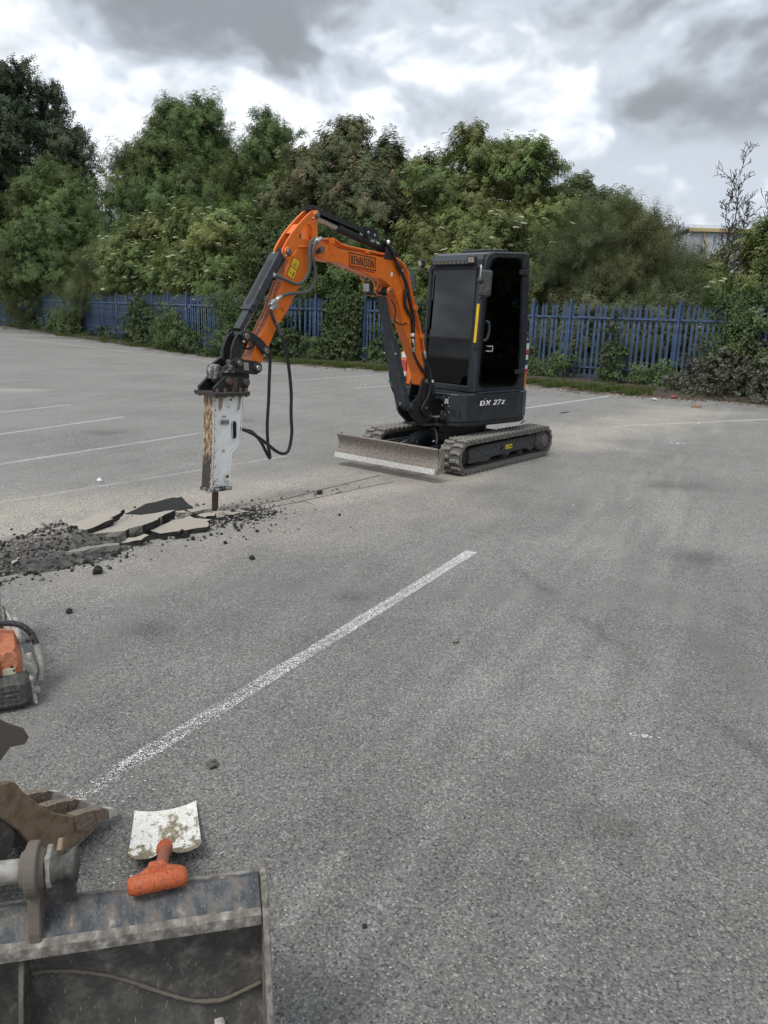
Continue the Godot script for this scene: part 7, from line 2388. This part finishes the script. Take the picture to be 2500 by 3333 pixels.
func make_saw() -> void:
	# petrol cut-off saw, only its right half is inside the photograph
	var C := thing("cut_off_saw", "dusty orange and grey petrol cut off saw at the left edge", "saw", Vector3(-1.765, 0, -3.45), deg_to_rad(27.0))
	var bo := S()
	prism(bo, poly("-0.26,0.06 -0.26,0.24 -0.20,0.30 -0.05,0.305 0.015,0.29 0.038,0.22 0.042,0.10 0.025,0.055"), -0.23, 0.06, Transform3D.IDENTITY, 0.03)
	part("engine_cover", bo, M["saw_orange"], C)
	var dk := S()
	prism(dk, rounded(Vector2(-0.13, 0.085), 0.40, 0.165, 0.05), -0.04, 0.125, Transform3D.IDENTITY, 0.03)
	var dkn := part("rear_housing", dk, M["saw_dark"], C)
	for k in 4:
		var rb := S()
		box(rb, at3(-0.14, 0.04 + k * 0.024, 0.1255), Vector3(0.32, 0.007, 0.006), 0.002)
		part("housing_rib", rb, M["saw_dark"], dkn)
	var hm := S()
	tube(hm, spline(PackedVector3Array([Vector3(-0.09, 0.14, 0.10), Vector3(-0.085, 0.25, 0.07), Vector3(-0.08, 0.325, -0.02), Vector3(-0.08, 0.33, -0.12)]), 5), 0.020, 10)
	part("rear_handle", hm, M["saw_dark"], C)
	var rc := S()
	prism(rc, rounded(Vector2(-0.015, 0.235), 0.075, 0.10, 0.035), 0.052, 0.063, Transform3D.IDENTITY, 0.003)
	part("cover_recess", rc, M["orange_worn"], C)
	for q in [[-0.005, 0.205], [0.026, 0.150]]:
		var h := S()
		pin(h, Vector3(q[0], q[1], 0.062), Vector3(q[0], q[1], 0.066), 0.006, 8)
		part("screw_hole", h, M["dark_hole"], C)
	var lb := S()
	box(lb, at3(-0.02, 0.165, 0.0645), Vector3(0.055, 0.07, 0.003))
	var lbn := part("warning_label", lb, M["label_cream"], C)
	var lp := S()
	for k in 3:
		prism(lp, PackedVector2Array([Vector2(0.006, 0.196 - k * 0.024), Vector2(-0.006, 0.186 - k * 0.024), Vector2(0.006, 0.177 - k * 0.024)]), 0.0652, 0.0662, Transform3D.IDENTITY)
		prism(lp, circle(Vector2(-0.032, 0.187 - k * 0.022), 0.007, 12), 0.0652, 0.0662, Transform3D.IDENTITY, 0.0, circle(Vector2(-0.032, 0.187 - k * 0.022), 0.005, 12))
	part("label_print", lp, M["print_black"], lbn)
	# front handle: a wide tube arch over the body
	var ar := spline(PackedVector3Array([Vector3(-0.34, 0.33, -0.15), Vector3(-0.10, 0.352, -0.15), Vector3(0.0, 0.345, -0.15), Vector3(0.060, 0.320, -0.145), Vector3(0.100, 0.265, -0.14), Vector3(0.116, 0.20, -0.12), Vector3(0.124, 0.12, -0.09), Vector3(0.112, 0.055, -0.07)]), 6)
	var fh := S()
	tube(fh, ar.slice(0, 29), 0.0155, 12)
	part("front_handle", fh, M["handle_black"], C)
	var fh2 := S()
	tube(fh2, ar.slice(28), 0.0157, 12)
	part("handle_leg", fh2, M["saw_grey"], C)
	var sp := S()
	for k in 9: tube(sp, PackedVector3Array([Vector3(0.022 + k * 0.0055, 0.252, -0.12), Vector3(0.0245 + k * 0.0055, 0.252, -0.12)]), 0.014, 10)
	pin(sp, Vector3(0.07, 0.253, -0.125), Vector3(0.105, 0.255, -0.135), 0.014, 10)
	part("damper_spring", sp, M["saw_dark"], C)
	var fn := S()
	for k in 9: box(fn, at3(-0.115, 0.10 + k * 0.022, -0.40), Vector3(0.06, 0.008, 0.20), 0.002)
	part("cylinder_fins", fn, M["saw_dark"], C)
	var ex := S()
	box(ex, at3(-0.16, 0.27, -0.62), Vector3(0.10, 0.14, 0.14), 0.02)
	part("muffler_cover", ex, M["saw_orange"], C)
	var vg := S()
	for k in 4: box(vg, at3(0.034, 0.10 + k * 0.02, -0.02 - k * 0.004), Vector3(0.012, 0.006, 0.07), 0.001)
	part("vent_slot", vg, M["dark_hole"], C)
	# starter side: pump housing, cap, nipples
	var sd := S()
	prism(sd, poly("0.02,0.05 0.02,0.19 0.045,0.205 0.085,0.185 0.105,0.13 0.085,0.075 0.05,0.05"), -0.10, 0.01, Transform3D.IDENTITY, 0.012)
	pin(sd, Vector3(0.072, 0.18, -0.01), Vector3(0.074, 0.228, -0.02), 0.013, 10)
	part("starter_housing", sd, M["saw_grey"], C)
	var cp := S()
	lathe(cp, Transform3D(Basis.IDENTITY, Vector3(0.052, 0.10, 0.06)), PackedVector2Array([Vector2(0.001, 0.040), Vector2(0.028, 0.038), Vector2(0.032, 0.031), Vector2(0.030, 0.016), Vector2(0.024, 0.012), Vector2(0.028, 0.0), Vector2(0.026, -0.05), Vector2(0.001, -0.05)]), 20)
	part("filler_cap", cp, M["saw_grey"], C)
	var kb := S()
	box(kb, at3(0.052, 0.142, 0.06), Vector3(0.012, 0.012, 0.05), 0.003)
	part("cap_bar", kb, M["saw_dark"], C)
	var nz := S()
	pin(nz, Vector3(0.075, 0.045, 0.06), Vector3(0.083, 0.022, 0.090), 0.012, 10)
	box(nz, at3(0.090, 0.05, 0.03), Vector3(0.035, 0.022, 0.045), 0.005)
	pin(nz, Vector3(0.083, 0.024, 0.088), Vector3(0.086, 0.012, 0.10), 0.008, 10)
	part("water_nipple", nz, M["saw_grey"], C)
	# blade arm with its guard, running away from the camera
	var gd := S()
	prism(gd, circle(Vector2(0.0, 0.26), 0.20, 28), -0.030, 0.030, Transform3D(ZY, Vector3(-0.062, 0, -0.68)), 0.018)
	part("blade_guard", gd, M["saw_grey"], C)
	var am := S()
	bar(am, Vector3(-0.005, 0.19, -0.66), Vector3(0.0, 0.19, -0.15), 0.035, 0.09, 0.012)
	bar(am, Vector3(0.028, 0.19, -0.48), Vector3(0.028, 0.16, -0.10), 0.04, 0.13, 0.010)
	part("blade_arm", am, M["saw_grey"], C)
	var wt := S()
	tube(wt, spline(PackedVector3Array([Vector3(-0.02, 0.27, -0.60), Vector3(0.0, 0.265, -0.46), Vector3(0.03, 0.23, -0.28), Vector3(0.045, 0.21, -0.08), Vector3(0.042, 0.15, 0.035)]), 5), 0.008, 8)
	part("water_hose", wt, M["saw_grey"], C)
	var lp2 := S()
	tube(lp2, PackedVector3Array([Vector3(-0.095, 0.43, -0.72), Vector3(-0.092, 0.515, -0.73), Vector3(-0.042, 0.52, -0.73), Vector3(-0.036, 0.43, -0.72)]), 0.014, 8)
	part("guard_lever", lp2, M["saw_grey"], C)

func make_litter() -> void:
	var r := RandomNumberGenerator.new()
	r.seed = 23
	# brick by the verge, drinks can, paper, sticks
	var bk := S()
	box(bk, at3(0, 0.035, 0), Vector3(0.215, 0.065, 0.10), 0.006)
	var b := part("brick", bk, M["brick_red"])
	b.transform = Transform3D(Basis(Vector3.UP, -0.3), Vector3(7.05, 0, -17.9))
	tag(b, "single pinkish brick at the edge of the asphalt on the right", "brick")
	var cn := S()
	lathe(cn, Transform3D(Basis(Vector3(0, 0, 1), Vector3(1, 0, 0), Vector3(0, 1, 0)), Vector3(-0.06, 0.035, 0)), PackedVector2Array([Vector2(0.001, 0), Vector2(0.026, 0), Vector2(0.034, 0.012), Vector2(0.034, 0.112), Vector2(0.028, 0.122), Vector2(0.001, 0.120)]), 16)
	var can := part("drinks_can", cn, M["can_red"])
	can.transform = Transform3D(Basis(Vector3.UP, 0.35).scaled(Vector3.ONE * 1.3), Vector3(7.0, 0.05, -19.25))
	tag(can, "dull red drinks can lying in the weeds below the fence", "can")
	for q in [[6.55, -19.3, 0.14, "crumpled white paper in the weeds left of the red can"], [0.2, -21.3, 0.10, "white scrap of litter on the asphalt behind the boom"], [-0.6, -20.9, 0.05, "tiny white scrap beside the larger scrap behind the boom"], [6.0, -15.0, 0.06, "white scrap near the brick at the right"], [1.97, -7.9, 0.03, "white fleck on the asphalt right of the tracks"]]:
		var st := S()
		var m := lump_mesh(int(q[2] * 1000), 0.5)
		var o := put("paper_scrap", m, M["paper_white"])
		o.transform = Transform3D(Basis(Vector3.UP, q[0]).scaled(Vector3(q[2], q[2] * 0.6, q[2]) * 0.6), Vector3(q[0], q[2] * 0.2, q[1]))
		tag(o, q[3], "litter")
	for q in [[3.65, -16.1, 0.9, 0.35, "forked dead stick on the dust, nearer the fence"], [2.5, -14.4, 1.3, 0.45, "dead stick on the dust, nearer the excavator"], [0.45, -4.3, 0.7, 0.05, "short dark twig on the asphalt right of the bay line"]]:
		var st := S()
		var d: Vector3 = Vector3(cos(q[2]), 0, -sin(q[2])) * q[3] * 0.5
		tube(st, PackedVector3Array([-d + Vector3(0, 0.01, 0), Vector3(0, 0.012, 0.02), d + Vector3(0, 0.006, 0)]), 0.004 if q[3] < 0.1 else 0.009, 6)
		if q[3] > 0.1: tube(st, PackedVector3Array([Vector3(0, 0.012, 0.02), d * 0.7 + Vector3(0.03, 0.02, 0.08)]), 0.006, 6)
		var o := part("stick", st, M["dead_twig"])
		o.position = Vector3(q[0], 0, q[1])
		tag(o, q[4], "stick")
	# flecks of old paint and lime on the asphalt
	var fl := S()
	for k in 5:
		var a := TAU * k / 5.0
		tri(fl, Vector3.ZERO, Vector3(cos(a), 0, sin(a)) * (0.7 + 0.3 * sin(k * 3.0)), Vector3(cos(a + 1.26), 0, sin(a + 1.26)) * (0.7 + 0.3 * sin((k + 1) * 3.0)), Vector3.UP)
	fl.generate_normals()
	var fm := fl.commit()
	var places := []
	var add := func(c: Vector2, sp: Vector2, n: int, s0: float) -> void:
		for k in n:
			var q := c + Vector2(r.randfn() * sp.x, r.randfn() * sp.y)
			var s := s0 * r.randf_range(0.4, 1.3)
			places.append(Transform3D(Basis(Vector3.UP, r.randf() * TAU).scaled(Vector3(s, 1, s * 0.7)), Vector3(q.x, 0.0042, q.y)))
	add.call(Vector2(1.24, -3.29), Vector2(0.035, 0.008), 26, 0.009)
	add.call(Vector2(4.69, -12.43), Vector2(0.10, 0.03), 14, 0.05)
	add.call(Vector2(-0.37, -3.79), Vector2(0.06, 0.25), 10, 0.006)
	add.call(Vector2(-0.85, -2.25), Vector2(0.16, 0.12), 26, 0.006)
	add.call(Vector2(-0.95, -2.75), Vector2(0.05, 0.1), 14, 0.006)
	add.call(Vector2(-0.2, -2.2), Vector2(0.3, 0.3), 10, 0.004)
	add.call(Vector2(2.1, -7.9), Vector2(0.5, 0.9), 20, 0.010)
	add.call(Vector2(0.6, -3.5), Vector2(1.2, 1.6), 60, 0.0045)
	add.call(Vector2(-0.5, -7.3), Vector2(0.4, 0.4), 8, 0.012)
	tag(many("paint_flecks", fm, M["paper_white"], places, PackedColorArray()), "white flecks of old paint and lime scattered over the asphalt", "paint flecks", "", "structure")

func _ready() -> void:
	var cam := Camera3D.new()
	cam.name = "camera"
	cam.fov = 66.54
	cam.near = 0.05
	cam.far = 1200.0
	cam.transform = Transform3D(Basis(Vector3(0.99949, 0.03094, -0.00792), Vector3(-0.03193, 0.96827, -0.24788), Vector3(0.0, 0.24801, 0.96876)).orthonormalized(), Vector3(0, 1.89, 0))
	add_child(cam)
	cam.current = true
	var env := Environment.new()
	env.background_mode = Environment.BG_SKY
	env.sky = Sky.new()
	env.sky.sky_material = make_sky()
	env.background_energy_multiplier = 1.0
	env.tonemap_mode = Environment.TONE_MAPPER_LINEAR
	env.tonemap_exposure = 1.36
	env.sdfgi_enabled = true
	env.ssao_enabled = true
	env.ssil_enabled = true
	var we := WorldEnvironment.new()
	we.name = "environment"
	we.environment = env
	add_child(we)
	var sun := DirectionalLight3D.new()
	sun.name = "sun"
	sun.light_color = Color(1.0, 0.985, 0.96)
	sun.light_energy = 0.5
	sun.light_angular_distance = 22.0
	sun.shadow_enabled = true
	sun.rotation = Vector3(deg_to_rad(-58), deg_to_rad(-40), 0)
	add_child(sun)
	rng.seed = 1
	make_ground()
	make_lines()
	mat("scraped_steel_dark", lin(0.06, 0.05, 0.042), 0.75)
	mat("stain_tan", lin(0.30, 0.25, 0.18), 0.8)
	mat("chisel_steel", lin(0.075, 0.05, 0.036), 0.55, 0.3)
	mat("green_tag", lin(0.05, 0.32, 0.24), 0.5)
	mat("cut_dust", lin(0.13, 0.118, 0.10), 0.95)
	mat("stone_pale", lin(0.42, 0.41, 0.37), 0.9)
	mat("bucket_scratch", lin(0.19, 0.18, 0.165), 0.8)
	mat("bucket_edge_dark", lin(0.13, 0.112, 0.09), 0.85)
	mat("label_cream", lin(0.62, 0.58, 0.40), 0.7)
	mat("brick_red", lin(0.33, 0.20, 0.15), 0.95)
	mat("can_red", lin(0.28, 0.06, 0.06), 0.5)
	mat("paper_white", lin(0.68, 0.68, 0.66), 0.9)
	make_verge_and_trees()
	make_building()
	make_excavator()
	make_rubble()
	front_materials()
	make_grading_bucket()
	make_tooth_bucket()
	make_shovel()
	make_saw()
	make_litter()

func make_verge_and_trees() -> void:
	make_fence()
	make_trees()
	make_ivy()
	make_verge()
